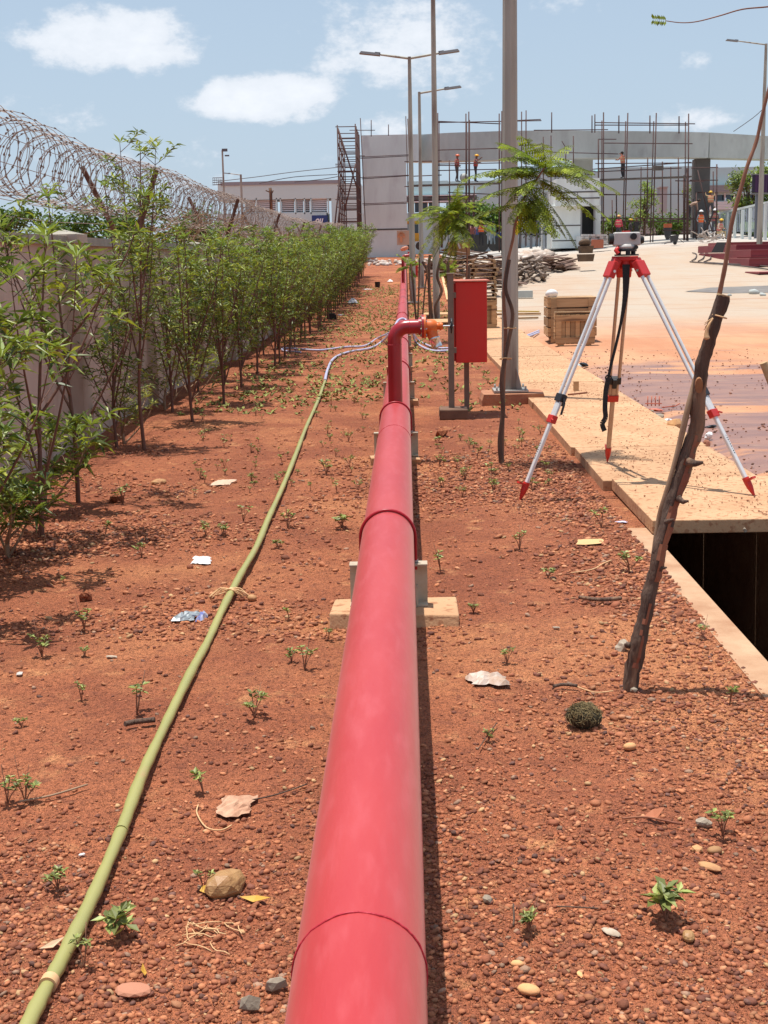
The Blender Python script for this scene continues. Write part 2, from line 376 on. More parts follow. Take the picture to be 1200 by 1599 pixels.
chrome_m = mat('polished_metal', (.7, .7, .7), rough=.22, metal=1)
hose_m = mat('yellow_green_hose', (.36, .335, .115), (.30, .295, .105), 7, .42, spec=.45, c3=(.42, .27, .12), scale3=9, th3=(.6, .8), stretch=(1, .4, 1))
lilac_m = mat('lilac_hose', (.42, .42, .60), (.5, .48, .6), 8, .4)
string_m = mat('straw_string', (.62, .36, .17), (.7, .45, .24), 30, .9)
wall_m = mat('boundary_wall_plaster', (.58, .47, .385), (.50, .40, .325), 1.6, .95, .002, 40, c3=(.38, .27, .20), scale3=2.2, stretch=(1, 1, .45))
cope_m = mat('wall_coping', (.40, .37, .31), (.30, .27, .22), 6, .95)
bark_dark = mat('dark_bark', (.15, .09, .062), (.06, .038, .03), 16, .92, .02, 45, stretch=(1, 1, .12), c3=(.26, .15, .09), scale3=9, th3=(.52, .64))
stripped = mat('stripped_wood', (.33, .13, .065), (.22, .07, .04), 12, .75, .004, 40, stretch=(1, 1, .1))
cutwood = mat('cut_wood', (.52, .36, .19), (.42, .26, .13), 30, .8); knot_m = mat('knot_wood', (.34, .15, .06), (.22, .09, .04), 30, .8)
sapling_m = mat('sapling_bark', (.30, .14, .08), (.2, .09, .055), 12, .7, .002, 60, stretch=(1, 1, .2))
twig_m = mat('shrub_stem', (.20, .09, .06), (.12, .06, .042), 20, .7)
tan_m = mat('pale_stem', (.36, .24, .15), (.28, .17, .1), 20, .7)
leaf_m = mat('narrow_green_leaf', (.21, .25, .065), (.095, .145, .042), 3, .46, tone=True, transl=.22, spec=.45)
feather_m = mat('feathery_yellow_green_leaf', (.17, .20, .016), (.10, .145, .014), 4, .6, tone=True, transl=.25, spec=.25)
weed_m = mat('weed_leaf', (.235, .25, .07), (.13, .16, .045), 6, .5, tone=True, transl=.15)
farleaf_m = mat('far_tree_leaf', (.11, .18, .035), (.06, .11, .025), .8, .6, tone=True, transl=.15)
white_alu = mat('white_aluminium', (.74, .73, .72), (.66, .65, .64), 20, .32, metal=.15, coat=.2)
tan_alu = mat('tan_aluminium', (.50, .36, .25), (.44, .30, .20), 20, .4, metal=.1)
tripod_red = mat('tripod_red_plastic', (.55, .022, .02), (.5, .03, .02), 8, .38)
black_m = mat('black_plastic', (.018, .018, .02), rough=.4)
strap_m = mat('black_webbing', (.016, .016, .018), (.03, .03, .032), 90, .85)
level_m = mat('grey_level_body', (.54, .51, .48), (.48, .45, .42), 10, .42)
wood_m = mat('crate_wood', (.58, .37, .19), (.44, .26, .13), 7, .8, .002, 50, stretch=(.3, 1, 4), c3=(.2, .11, .06), scale3=5, tone=True)
conc_m = mat('grey_concrete', (.52, .55, .525), (.425, .45, .43), 1.1, .9, .004, 12, c3=(.34, .335, .33), scale3=.8, th3=(.55, .75), stretch=(1, 1, .5))
panel_m = mat('pale_concrete_panel', (.73, .78, .755), (.635, .675, .655), 1.0, .9, .003, 12, c3=(.52, .52, .525), scale3=.7, stretch=(1, 1, .35))
darkconc_m = mat('dark_concrete', (.125, .115, .11), (.09, .085, .08), 1.2, .9)  # far darker grey, for one pillar, a groove and panel joints
build_m = mat('pale_blue_grey_cladding', (.46, .63, .64), (.43, .595, .605), .3, .6)
build2_m = mat('light_cladding', (.60, .74, .72), (.57, .70, .685), .3, .7)
glass_m = mat('dark_window_glass', (.03, .05, .075), rough=.12, spec=.8)
louv_m = mat('louver_white', (.72, .72, .72), rough=.6)
scaf_m = mat('rusty_scaffold_tube', (.11, .058, .052), (.07, .042, .04), 3, .8)
plank_m = mat('grey_scaffold_board', (.15, .13, .115), (.09, .08, .072), 2, .9)
rust_m = mat('rusty_steel', (.16, .06, .035), (.09, .038, .025), 12, .85)
wire_m = mat('razor_wire_steel', (.38, .31, .27), (.25, .17, .13), 6, .55, metal=.3)
vine_m = mat('dry_creeper', (.30, .17, .10), (.2, .11, .065), 10, .9)
hedge_m = MATS['far_tree_leaf']
white_m = mat('white_plastic_bag', (.85, .84, .83), (.72, .70, .69), 20, .5)
stone_m = mat('grey_stone', (.36, .30, .23), (.24, .18, .13), 22, .9, .006, 40, tone=True)
ochre_m = mat('ochre_stone', (.58, .33, .14), (.44, .20, .09), 14, .75, .003, 50, tone=True)
blue_m = mat('blue_print', (.02, .045, .17), (.03, .06, .2), 5, .5)
paint = {}
def pm(name, c, r=.6, c2=None, sc=8):
    if name not in paint: paint[name] = mat(name, c, c2, sc, r)
    return paint[name]

# ---------------------------------------------------------------- soil ground
DX0, DX1, DIN0, DIN1 = 1.235, 2.345, 1.325, 2.255
def col_list():
    xs = list(np.arange(-3.4, DX0, .0125)); xs[-1] = DX0
    right = [DX1 + .06 * i for i in range(30)]; g = .08; x = right[-1]
    xs += [x_ for x_ in (DIN0, DIN1)] + right
    while x < 900: x += g; g *= 1.28; xs.append(x)
    x = -3.4; g = .05; lf = []
    while x > -900: x -= g; g *= 1.22; lf.append(x)
    return np.array(lf[::-1] + xs)
xs = col_list()
ys = [-60, -25, -8, -2, 0, .8, 1.2, 1.5, 1.7]; y = 1.85
while y < 2000:
    ys.append(y); y += max(.0115, y * (.0047 if y < 7 else .0075 if y < 24 else .02 if y < 110 else .2))
ys = np.array(ys)
X, Y = np.meshgrid(xs, ys); Z = hgt(X, Y)
far = (Y > 30) | (np.abs(X) > 4); Z = np.where(far, macro(X, Y) + .03 * vn(X * .6, Y * .6, 0), Z)
Z = np.where((X > DX0 - .0001) & ((X > DIN0 + .001) | (Y < 7.2)), np.where(Y < 50, macro(X, Y) - .012 - .06 * (X > DX1), macro(X, Y) - .03), Z)
nx, ny = len(xs), len(ys)
co = np.stack([X, Y, Z], -1).reshape(-1, 3)
ii = (np.arange(ny - 1)[:, None] * nx + np.arange(nx - 1)[None, :])
xm = (xs[:-1] + xs[1:]) / 2; ym = (ys[:-1] + ys[1:]) / 2
keep = ~(((xm > DX0) & (xm < DX1))[None, :] & ((ym < 7.06))[:, None]) & ~(((xm > DIN0) & (xm < DX1))[None, :] & ((ym < 33.5))[:, None])
ii = ii[keep]
fc = np.stack([ii, ii + 1, ii + nx + 1, ii + nx], -1)
def npmesh(name, co, fc, mats, smooth=True, tone=None):
    me = bpy.data.meshes.new(name); k = fc.shape[1]
    me.vertices.add(len(co)); me.vertices.foreach_set('co', co.astype('f').ravel())
    me.loops.add(fc.size); me.loops.foreach_set('vertex_index', fc.astype('i').ravel())
    me.polygons.add(len(fc)); me.polygons.foreach_set('loop_start', np.arange(0, fc.size, k, dtype='i'))
    me.polygons.foreach_set('use_smooth', np.full(len(fc), smooth))
    for q in mats: me.materials.append(q)
    if tone is not None:
        at = me.attributes.new('tone', 'FLOAT_COLOR', 'POINT'); at.data.foreach_set('color', tone.astype('f').ravel())
    me.update(calc_edges=True); me.validate(); return me
used = np.unique(fc); remap = np.full(len(co), -1); remap[used] = np.arange(len(used))
gnd = bpy.data.objects.new('ground', npmesh('ground', co[used], remap[fc], [soil])); C.objects.link(gnd); gnd['kind'] = 'structure'
gnd['label'] = 'red laterite soil strewn with small gravel'

# ---------------------------------------------------------------- loose gravel
def scatter(n, x0, x1, y0, y1, seed):
    r = np.random.RandomState(seed); yy = y0 * (y1 / y0) ** r.rand(n); xx = x0 + (x1 - x0) * r.rand(n)
    ok = (np.abs(xx + .02 * yy) < .315 * yy + .25) & (xx > -2.7) & (xx < DX0 - .015) & (r.rand(n) < gravelly(xx, yy)); return xx[ok], yy[ok], r
def stones(name, n, smin, smax, y0, y1, seed, sub, label, pw=2.6):
    xx, yy, r = scatter(n, -2.7, DX0, y0, y1, seed); k = len(xx)
    vs, fs = ICO[sub]; vs = np.array(vs); fs = np.array(fs)
    s = (smin + (smax - smin) * r.rand(k) ** pw) * np.clip(yy / 4.5, .85, 1.35)
    S = s[:, None] * np.stack([.8 + .6 * r.rand(k), .8 + .6 * r.rand(k), .5 + .35 * r.rand(k)], -1) / 2
    base = vs[None] * (1 + .5 * (r.rand(k, len(vs), 1) - .5)) * S[:, None, :]
    a = r.rand(k) * 6.28; ca, sa = np.cos(a)[:, None], np.sin(a)[:, None]; til = (r.rand(k, 1) - .5) * .9
    x_ = base[..., 0] * ca - base[..., 1] * sa; y_ = base[..., 0] * sa + base[..., 1] * ca; z_ = base[..., 2] + x_ * til
    zz = hgt(xx, yy) + S[:, 2] * .38
    co = np.stack([x_ + xx[:, None], y_ + yy[:, None], z_ + zz[:, None]], -1).reshape(-1, 3)
    fc = (fs[None] + (np.arange(k) * len(vs))[:, None, None]).reshape(-1, 3)
    pal = np.array([(.40, .145, .068), (.28, .092, .046), (.48, .185, .085), (.21, .075, .046), (.52, .23, .115), (.34, .20, .13), (.52, .31, .15), (.17, .08, .06)])
    ch = r.choice(len(pal), k, p=[.31, .26, .16, .12, .08, .03, .02, .02]); cl = pal[ch] * (.62 + .62 * r.rand(k, 1))
    tn = np.repeat(np.concatenate([cl, np.ones((k, 1))], 1), len(vs), 0)
    o = bpy.data.objects.new(name, npmesh(name, co, fc, [gravel_m], sub > 0, tn)); C.objects.link(o); o['kind'] = 'stuff'; o['label'] = label
    return o
stones('gravel', 200000, .0045, .022, 2.0, 12, 3, 1, 'fine reddish brown laterite gravel scattered over the soil', 2.1)
stones('pebbles', 11000, .010, .034, 2.0, 14, 4, 1, 'larger rounded brown pebbles lying among the fine gravel', 4.2)

# ---------------------------------------------------------------- yard beyond the covered drain
yx = [DX1 + .01] ; g = .25
while yx[-1] < 260: yx.append(yx[-1] + g); g = min(g * 1.04, 30)
yy_ = [1.5]; g = .25
while yy_[-1] < 96: yy_.append(yy_[-1] + g); g = min(g * 1.015, 2)
X, Y = np.meshgrid(np.array(yx), np.array(yy_)); Z = macro(X, Y) - .005 + .035 * vn(X * .35, Y * .5, 1) * (Y > 8) * sstep(2.4, 4, X) + .012 * vn(X * 1.6, Y * 2.1, 2)
Z[:, 0] -= .05
nx, ny = len(yx), len(yy_); ii = (np.arange(ny - 1)[:, None] * nx + np.arange(nx - 1)[None, :]).ravel()
yard = bpy.data.objects.new('yard', npmesh('yard', np.stack([X, Y, Z], -1).reshape(-1, 3), np.stack([ii, ii + 1, ii + nx + 1, ii + nx], -1), [yardm])); C.objects.link(yard); yard['kind'] = 'structure'
yard['label'] = 'dusty concrete yard with wet mud along the drain'
def yz(x, y): return float(macro(x, y)) - .005

# ---------------------------------------------------------------- covered drain
b = B()
def wallseg(x0, x1, y0, y1, z0, z1): b.box(((x0 + x1) / 2, (y0 + y1) / 2, (z0 + z1) / 2), (x1 - x0, y1 - y0, z1 - z0))
wallseg(DX0 - .03, DIN0, 1.0, 7.2, -1.25, .004); wallseg(DX0 - .03, DIN0, 7.2, 36, -1.25, -.12); wallseg(DIN1, DX1 + .03, 1.0, 36, -1.25, .004)
drain = struct('drain_channel', b, curb_m); drain['label'] = 'concrete drain channel, open at its near end'
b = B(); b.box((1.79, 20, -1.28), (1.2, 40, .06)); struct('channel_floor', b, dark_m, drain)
ed = [G(1040, 853).y, G(960, 772).y, G(1000, 722).y, G(881, 690, .05).y, G(900, 646).y, G(870, 607).y, G(850, 575).y, G(840, 545).y]
ed = sorted(set(round(e, 2) for e in ed)); print('slab edges', ed)
ed = [7.0, 8.42, 9.95, 11.6, 13.2, 15.3, 17.4, 19.5, 21.6, 23.7, 25.8, 27.9, 30.0, 32.1, 34.2]
rn = random.Random(3)
for i in range(len(ed) - 1):
    b = B(); y0, y1 = ed[i] + .006, ed[i + 1] - .006; x0 = 1.265 - rn.uniform(0, .025); x1 = 2.27 + rn.uniform(-.02, .02)
    if i == 0: x0 = 1.315; x1 = 2.40
    q = .003 * (i % 3)
    b.box(((x0 + x1) / 2, (y0 + y1) / 2, .047 - .02 * (i > 0) + q), (x1 - x0, y1 - y0, .075), Euler((rn.uniform(-.002, .002), 0, rn.uniform(-.012, .012))).to_matrix(), tone=rn.uniform(.88, 1.08))
    o = struct('cover_slab', b, slab_m, drain)
    if i == 0: o['label'] = 'nearest cover slab with exposed thick front edge'
    md = o.modifiers.new('bevel', 'BEVEL'); md.width = .005; md.segments = 2
# ================================================================ fire main pipe
PXC, PZ, PR = -.0935, .35, .1095
def pz(y): return PZ + float(macro(PXC, y)) - .010 * min(max(y - 6, 0), 6) / 6
pipe = thing('fire_main_pipe', 'long red painted fire main running straight away beside the yellow green hose', 'pipe', (PXC, .3, 0))
seams = [.2, V(566, 1425, 1).y and G(566, 1425, .46).y, 8.4, 14.4, 20.4, 26.4, 32.4, 38.4, 44.4, 50.4, 56.4, 62.4, 72]
for i in range(len(seams) - 1):
    b = B(); a, e = seams[i], seams[i + 1]; n = 4 if e < 32 else 8
    ys_ = [a + (e - a) * k / n for k in range(n + 1)]
    b.tube([(PXC, q, pz(q)) for q in ys_], PR, 48 if e < 30 else 24, cap=False); part('pipe_section', b, red_m, pipe)
    b = B()
    rn = random.Random(i); q = [(PXC + math.sin(t * math.tau / 40) * (PR + rn.uniform(-.0006, .0022)), e + rn.uniform(-.0025, .0025), pz(e) + math.cos(t * math.tau / 40) * (PR + rn.uniform(-.0006, .002))) for t in range(40)]
    q.append(q[0])
    if e < 50: b.tube(q, .0022, 6, False); part('weld_seam', b, weld_m, pipe)
def riser(y0, h=.52, reach=.19):
    o = part('hydrant_riser', B().tube([(PXC, y0, pz(y0) + .06)] + [(PXC, y0, pz(y0) + t) for t in (.2, .35, h - .02)] +
        [(PXC + .10 * (1 - math.cos(a)), y0, pz(y0) + h + .10 * math.sin(a)) for a in [math.pi / 2 * k / 8 for k in range(9)]] + [(PXC + .10 + reach, y0, pz(y0) + h + .10)], .053, 24), riser_m, pipe)
    z = pz(y0) + h + .10; x = PXC + .10 + reach
    b = B(); b.ring((PXC, y0, pz(y0) + h - .03), (0, 0, 1), .0535, .002, 24, 5); b.ring((PXC + .115, y0, z), (1, 0, 0), .0535, .0018, 24, 5); part('weld_seam', b, weld_m, o)
    b = B(); b.disc((x + .012, y0, z), (1, 0, 0), .088, .016, 28); b.disc((x - .010, y0, z), (1, 0, 0), .066, .02, 24); part('flange', b, riser_m, o)
    b = B(); b.disc((x + 0.0272, y0, z), (1, 0, 0), .086, .014, 28); part('valve_flange', b, orange_m, o)
    b = B()
    for k in range(8):
        a = k * math.tau / 8 + .2; c = (x + 0.0186, y0 + .08 * math.cos(a), z + .074 * math.sin(a)); b.disc(c, (1, 0, 0), .007, .05, 6)
    part('flange_bolts', b, steel_m, o)
    b = B(); b.tube([(x + 0.0305, y0, z), (x + 0.0503, y0, z), (x + 0.0701, y0, z - .004), (x + 0.0998, y0, z), (x + 0.1163, y0, z)], [.055, .052, .056, .05, .036], 20)
    b.tube([(x + 0.0701, y0, z), (x + 0.0800, y0 - .01, z - .05), (x + 0.0932, y0 - .02, z - .088)], [.046, .042, .040], 18); b.tube([(x + 0.1163, y0, z), (x + 0.1361, y0, z), (x + 0.1394, y0, z), (x + 0.1625, y0, z)], [.026, .026, .034, .022], 14)
    part('valve_body', b, orange_m, o)
    b = B(); d = Vector((.02, -.01, -.055)).normalized(); c = Vector((x + 0.0932, y0 - .02, z - .085)); b.tube([c, c + d * .012, c + d * .014, c + d * .075], [.043, .047, .040, .040], 20); part('outlet_coupling', b, chrome_m, o)
    b = B(); b.disc((x + 0.1955, y0, z), (1, 0, 0), .007, .09, 8); part('valve_stem', b, chrome_m, o)
    b = B(); c = (x + 0.2252, y0, z); b.ring(c, (1, 0, 0), .052, .007, 24, 8); b.disc(c, (1, 0, 0), .02, .022, 12)
    for k in range(3):
        a = k * math.pi / 3 + .3; v_ = Vector((0, math.cos(a), math.sin(a))) * .056; b.tube([Vector(c) - v_, Vector(c) + v_], .005, 6)
    part('handwheel', b, black_m, o)
    return o
riser(9.85, .565, .10)
riser(45, .9, .10)
def support(y, idx, lab):
    x = PXC; z = float(macro(x, y))
    t = thing('pipe_support', lab, 'pipe support', (x, y, z), 'pipe supports under the fire main')
    rn = random.Random(idx); b = B(); b.box((x + rn.uniform(-.02, .03), y - .02, z + .018), (.52 if y < 7 else .36, .29 if y < 7 else .2, .07), Euler((.0, rn.uniform(-.02, .02), rn.uniform(-.05, .05))).to_matrix())
    o = part('concrete_pad', b, slab_m, t)
    for v_ in o.data.vertices: v_.co += Vector((rn.uniform(-.018, .018), rn.uniform(-.018, .018), rn.uniform(-.006, .006)))
    md = o.modifiers.new('bevel', 'BEVEL'); md.width = .007; md.segments = 2
    b = B(); zt = pz(y) - PR - .002; zb = z + .055; yy = y + .0
    b.box((x, yy, zt - .004), (.33, .07, .008)); b.box((x, yy, zb + .004), (.33, .07, .008)); b.box((x, yy + .031, (zt + zb) / 2), (.33, .008, zt - zb - .016)); b.box((x + .12, yy - .02, zb + .05), (.008, .05, .08)); part('steel_channel', b, chan_m, t)
    b = B(); R = PR + .007; pts = [(x - R, y, zt - .03)] + [(x - R * math.cos(a), y, pz(y) + R * math.sin(a)) for a in [math.pi * k / 20 for k in range(21)]] + [(x + R, y, zt - .03)]
    b.tube(pts, .0065, 8); part('u_bolt', b, clamp_m, t)
    b = B()
    for sx in (-1, 1): b.disc((x + sx * R, y, zt + .006), (0, 0, 1), .012, .01, 6)
    part('nuts', b, steel_m, t)
for i, (y, lab) in enumerate(((5.42, 'nearest pipe support, wide concrete pad with beige channel and red clamp'), (9.75, 'pipe support right at the foot of the hydrant riser'), (13.9, 'first small pipe support beyond the hydrant riser'),
                              (18.2, 'second pipe support beyond the hydrant riser'), (22.5, 'third pipe support beyond the hydrant riser'), (26.8, 'fourth pipe support beyond the hydrant riser'))):
    support(y, i, lab)

# ================================================================ hose
def gpt(px, py, up=0):
    q = GT(px, py); return Vector((q.x, q.y, float(macro(q.x, q.y)) + .012 + up))
pts = [gpt(x, y, .010 + .012 * ((x * 7) % 3 == 0)) for x, y in ((20, 1670), (62, 1580), (100, 1508), (143, 1420), (190, 1310), (222, 1230), (258, 1150), (300, 1062), (325, 1010), (350, 955), (378, 905), (402, 862), (420, 818), (442, 765), (463, 712), (478, 672), (497, 628), (508, 597))]
hose = thing('hose', 'long flattened yellow green hose lying on the soil left of the pipe', 'hose', tuple(pts[0]))
sp_ = spline(pts, 12); rad = []
for i, p in enumerate(sp_): rad.append(.0172 * (1 + .05 * math.sin(i * .7) + .06 * math.sin(i * .23 + 1) + .04 * math.sin(i * 1.9)))
part('hose_tube', B().tube(sp_, rad, 18, squash=.86), hose_m, hose)
for k_, (px, py, m_) in enumerate(((80, 1552, string_m), (193, 1308, hose_m), (360, 935, string_m))):
    c = gpt(px, py, .022); d = (min(sp_, key=lambda q: (q - c).length)); i = sp_.index(d); ax = sp_[min(i + 1, len(sp_) - 1)] - sp_[i - 1]
    b = B(); b.tube([d - ax.normalized() * (.012 if k_ != 1 else .003), d + ax.normalized() * (.012 if k_ != 1 else .003)], .0195 if k_ != 1 else .0185, 18); part('joint_band', b, m_, hose)
c = gpt(362, 935, .03); rn = random.Random(4); b = B()
for k in range(16):
    a = rn.uniform(-.6, .6) + (math.pi if k % 2 else 0); L = rn.uniform(.04, .11); e = c + Vector((math.cos(a) * L, math.sin(a) * L * .5 - .01, -.03)); m_ = (c + e) / 2 + Vector((0, rn.uniform(-.02, .02), rn.uniform(0, .025))); b.tube(spline([c, m_, e], 4), rn.uniform(.002, .0035), 5)
part('string_tie', b, string_m, hose)
# lilac hose: continues from the green one, climbs over the pipe and runs to the crates
def pth(l, up=.014): return [gpt(x, y, up) for x, y in l]
over = [Vector((PXC - .16, 22.6, .30)), Vector((PXC - .05, 22.9, pz(23) + PR + .02)), Vector((PXC + .08, 23.0, pz(23) + PR + .015)), Vector((PXC + .2, 22.6, .25))]
h2 = thing('hose', 'pair of thin lilac hoses crossing over the red pipe beyond the hydrant', 'hose', tuple(gpt(508, 597)))
A = pth([(508, 597), (512, 580), (522, 562), (545, 552), (578, 546), (596, 536)]) + over + pth([(650, 537), (672, 549), (700, 550), (745, 547), (790, 540), (842, 521)])
part('hose_tube', B().tube(spline(A, 8), .020, 8), lilac_m, h2)
Bp = pth([(470, 552), (452, 551), (441, 549), (445, 546), (466, 547), (500, 549), (540, 544), (570, 542), (590, 530)]) + [o_ + Vector((0, .12, 0)) for o_ in over] + pth([(655, 534), (680, 545), (715, 545), (760, 540), (800, 534), (842, 518)])
part('hose_tube', B().tube(spline(Bp, 8), .017, 8), lilac_m, h2)

# ================================================================ hydrant box
base = GT(706, 652); bx, by = base.x, base.y; bz = float(macro(bx, by)); S = by / F
hb = thing('hydrant_hose_cabinet', 'red hydrant hose cabinet on a grey angle post beside the hydrant outlet', 'cabinet', (bx, by, bz))
b = B(); b.box((bx + .015, by, bz + .045), (.27, .30, .10)); o = part('concrete_block', b, mat('shade_brown_concrete', (.20, .11, .07), (.13, .075, .05), 6, .9), hb, 'concrete footing block with shade put into its colour'); md = o.modifiers.new('bevel', 'BEVEL'); md.width = .012; md.segments = 2  # block coloured dark brown all over for the shade on its front face
b = B(); H = 1.27; b.box((bx, by, bz + .09 + H / 2), (.055, .006, H)); b.box((bx - .0245, by + .030, bz + .09 + H / 2), (.006, .054, H)); part('post', b, post_m, hb)
b = B(); b.box((bx, by + .02, bz + .09 + H + .004), (.075, .075, .008)); part('post_cap', b, chan_m, hb)
cx = bx + .195; y0 = by + .02; z0, z1 = bz + .52, bz + 1.28; b = B()
b.box((cx, y0 + .36, (z0 + z1) / 2), (.30, .66, z1 - z0)); o = part('box', b, redbox_m, hb); md = o.modifiers.new('bevel', 'BEVEL'); md.width = .006; md.segments = 2
b = B(); b.box((cx + .006, y0 + .355, z1 + .008), (.345, .70, .012)); part('lid', b, redtop_m, hb, 'paler peach red top plate')  # top plate coloured paler than the box
b = B(); b.box((cx - .158, y0 + .36, (z0 + z1) / 2), (.012, .62, z1 - z0 - .03)); part('door', b, redbox_m, hb)
b = B()
for z in (z0 + .12, z1 - .12): b.box((bx + .036, by + .04, z), (.03, .05, .05))
part('fixing_clip', b, post_m, hb)
b = B(); b.box((cx - .02, y0 + .66, bz + .32), (.05, .05, .80)); part('post', b, post_m, hb)

# ================================================================ tripod and level
FT = [G(812, 782), G(1179, 775, .08), G(949, 720, .075)]
FT = [Vector((FT[0].x, FT[0].y, gz(FT[0].x, FT[0].y))), FT[1], FT[2]]
cen = (FT[0] + FT[1] + FT[2]) / 3
hd = V(979, 401, cen.y); hd = Vector((hd.x, hd.y, hd.z)); print('tripod', FT, hd)
tr = thing('survey_tripod', 'aluminium and red survey tripod with one leg in the soil and two on the slabs', 'tripod', (cen.x, cen.y, 0))
b = B()
hexa = [(hd + Vector((math.cos(a) * .092, math.sin(a) * .092, 0))) for a in [math.radians(90 + 60 * k + (18 if k % 2 else -18)) for k in range(6)]]
n = 6; vs = [(p.x, p.y, hd.z + .005) for p in hexa] + [(p.x, p.y, hd.z - .022) for p in hexa]
b.add(vs, [tuple(range(6)), tuple(reversed(range(6, 12)))] + [(i + 6, (i + 1) % 6 + 6, (i + 1) % 6, i) for i in range(6)]); b.disc((hd.x, hd.y, hd.z - .045), (0, 0, 1), .045, .05, 16); o = part('tripod_head', b, tripod_red, tr); md = o.modifiers.new('bevel', 'BEVEL'); md.width = .004; md.segments = 2
for li, ft in enumerate(FT):
    hv = Vector((ft.x - hd.x, ft.y - hd.y, 0)).normalized(); sd = Vector((-hv.y, hv.x, 0)); top = hd + hv * .085 + Vector((0, 0, -.035)); d = (ft - top).normalized(); L = (ft - top).length
    up_ = sd.cross(d); alu = white_alu if li < 2 else tan_alu  # far leg darker and more tan than the other two
    leg = part('leg', B().tube([top + d * .05 - sd * .030, top + d * (L * .565) - sd * .030], .0115, 14).tube([top + d * .05 + sd * .030, top + d * (L * .565) + sd * .030], .0115, 14), alu, tr)
    if li == 2: leg['label'] = 'far leg in orange tan metal'
    R = Matrix((sd, up_, d)).transposed()
    b = B(); b.box(top + d * .045, (.094, .042, .105), R, taper=.98); b.box(top + d * .0 - hv * .01, (.06, .05, .05), R); o = part('hinge_bracket', b, tripod_red, leg); md = o.modifiers.new('bevel', 'BEVEL'); md.width = .006; md.segments = 2
    b = B()
    for s_ in (-1, 1): b.disc(top + d * .055 + sd * s_ * .045, sd, .009, .014, 10)
    part('hinge_screws', b, chrome_m, leg)
    b = B(); m1 = top + d * (L * .565); b.box(m1, (.088, .036, .05), R); b.box(m1 + up_ * .026 + d * .01, (.03, .022, .07), R); b.tube([m1 + sd * .046 - up_ * .0, m1 + sd * .058 + up_ * .012 + d * .03, m1 + sd * .056 + up_ * .02 + d * .10], .008, 8); o = part('clamp', b, black_m, leg); md = o.modifiers.new('bevel', 'BEVEL'); md.width = .004; md.segments = 1
    b = B(); m2 = top + d * (L * .655); b.tube([m1 + sd * .024, m2 + sd * .024], .0105, 12).tube([m1 - sd * .024, m2 - sd * .024], .0105, 12); part('clamp_rods', b, alu, leg)
    b = B(); b.box(m2, (.074, .036, .05), R, taper=1.0); b.tube([m2 + sd * .03 - up_ * .02, m2 + sd * .065 - up_ * .02 + d * .01], .006, 6); o = part('clamp_collar', b, tripod_red, leg); md = o.modifiers.new('bevel', 'BEVEL'); md.width = .005; md.segments = 2
    b = B(); m3 = top + d * (L * .945); b.box((m1 + d * .02 + m3) / 2, (.032, .022, (m3 - m1).length - .04), R); o = part('lower_leg', b, alu, leg); md = o.modifiers.new('bevel', 'BEVEL'); md.width = .007; md.segments = 3
    b = B()
    for k in range(9): b.box(top + d * (L * (.75 + .009 * k)) + up_ * (-.0115), (.010 if k % 3 else .004, .001, .006), R)
    for k in range(9): b.box(top + d * (L * (.75 + .009 * k)) + up_ * (.0115), (.010 if k % 3 else .004, .001, .006), R)
    if li < 2: part('scale_lettering', b, black_m, leg)
    b = B(); b.tube([m3 - d * .035, m3 + d * .005, m3 + d * .03, ft - d * .018, ft + d * .012], [.021, .021, .019, .009, .003], 12); b.box(m3 - d * .028 + hv * .028, (.04, .012, .06), R @ Euler((1.57, 0, 0)).to_matrix()); part('foot', b, tripod_red, leg)
b = B(); t0 = hd + Vector((-.01, -.05, -.045)); pts = spline([t0, t0 + Vector((-.005, -.01, -.2)), t0 + Vector((-.035, -.0, -.40)), t0 + Vector((-.085, 0, -.62)), t0 + Vector((-.10, 0, -.70))], 8)
def ribbon(b, pts, w, th=.003, ax=Vector((1, 0, 0))):
    for i in range(len(pts) - 1):
        a, c = pts[i], pts[i + 1]; ww = w[i] if isinstance(w, list) else w
        b.bar(a, c + (c - a) * .05, ww, th, upv=(0, 1, 0))
ribbon(b, pts, [.048 - .03 * min(i / 14, 1) for i in range(len(pts))]); p0 = pts[-1]; ribbon(b, spline([p0, p0 + Vector((-.015, 0, -.08)), p0 + Vector((-.02, -.005, -.19)), p0 + Vector((-.015, 0, -.25)), p0 + Vector((-.035, 0, -.29)), p0 + Vector((-.02, 0, -.335))], 4), .03, .008)
b.ring(p0, (0, 1, 0), .018, .005, 14, 6); part('carrying_strap', b, strap_m, tr)
# level
lz = hd.z + .006; lv = thing('optical_level', 'grey automatic optical level standing on top of the red tripod head', 'survey level', (hd.x, hd.y, lz))
b = B(); b.disc((hd.x, hd.y, lz + .006), (0, 0, 1), .075, .010, 28); b.disc((hd.x, hd.y, lz + .034), (0, 0, 1), .062, .012, 28)
for k in range(3):
    a = math.radians(30 + 120 * k); b.tube([(hd.x + .052 * math.cos(a), hd.y + .052 * math.sin(a), lz + .01), (hd.x + .052 * math.cos(a), hd.y + .052 * math.sin(a), lz + .03)], .015, 12)
part('levelling_base', b, black_m, lv)
b = B(); b.tube([(hd.x, hd.y, lz + .040), (hd.x, hd.y, lz + .052), (hd.x, hd.y, lz + .060), (hd.x, hd.y, lz + .072)], [.045, .058, .056, .045], 28); part('horizontal_circle', b, level_m, lv)
b = B(); b.box((hd.x - .002, hd.y, lz + .104), (.168, .072, .082), taper=.95); o = part('body', b, level_m, lv); md = o.modifiers.new('bevel', 'BEVEL'); md.width = .009; md.segments = 3
b = B(); b.tube([(hd.x - .074, hd.y, lz + .104), (hd.x - .084, hd.y, lz + .104), (hd.x - .112, hd.y, lz + .104)], [.028, .032, .033], 24); part('objective_lens', b, black_m, lv)
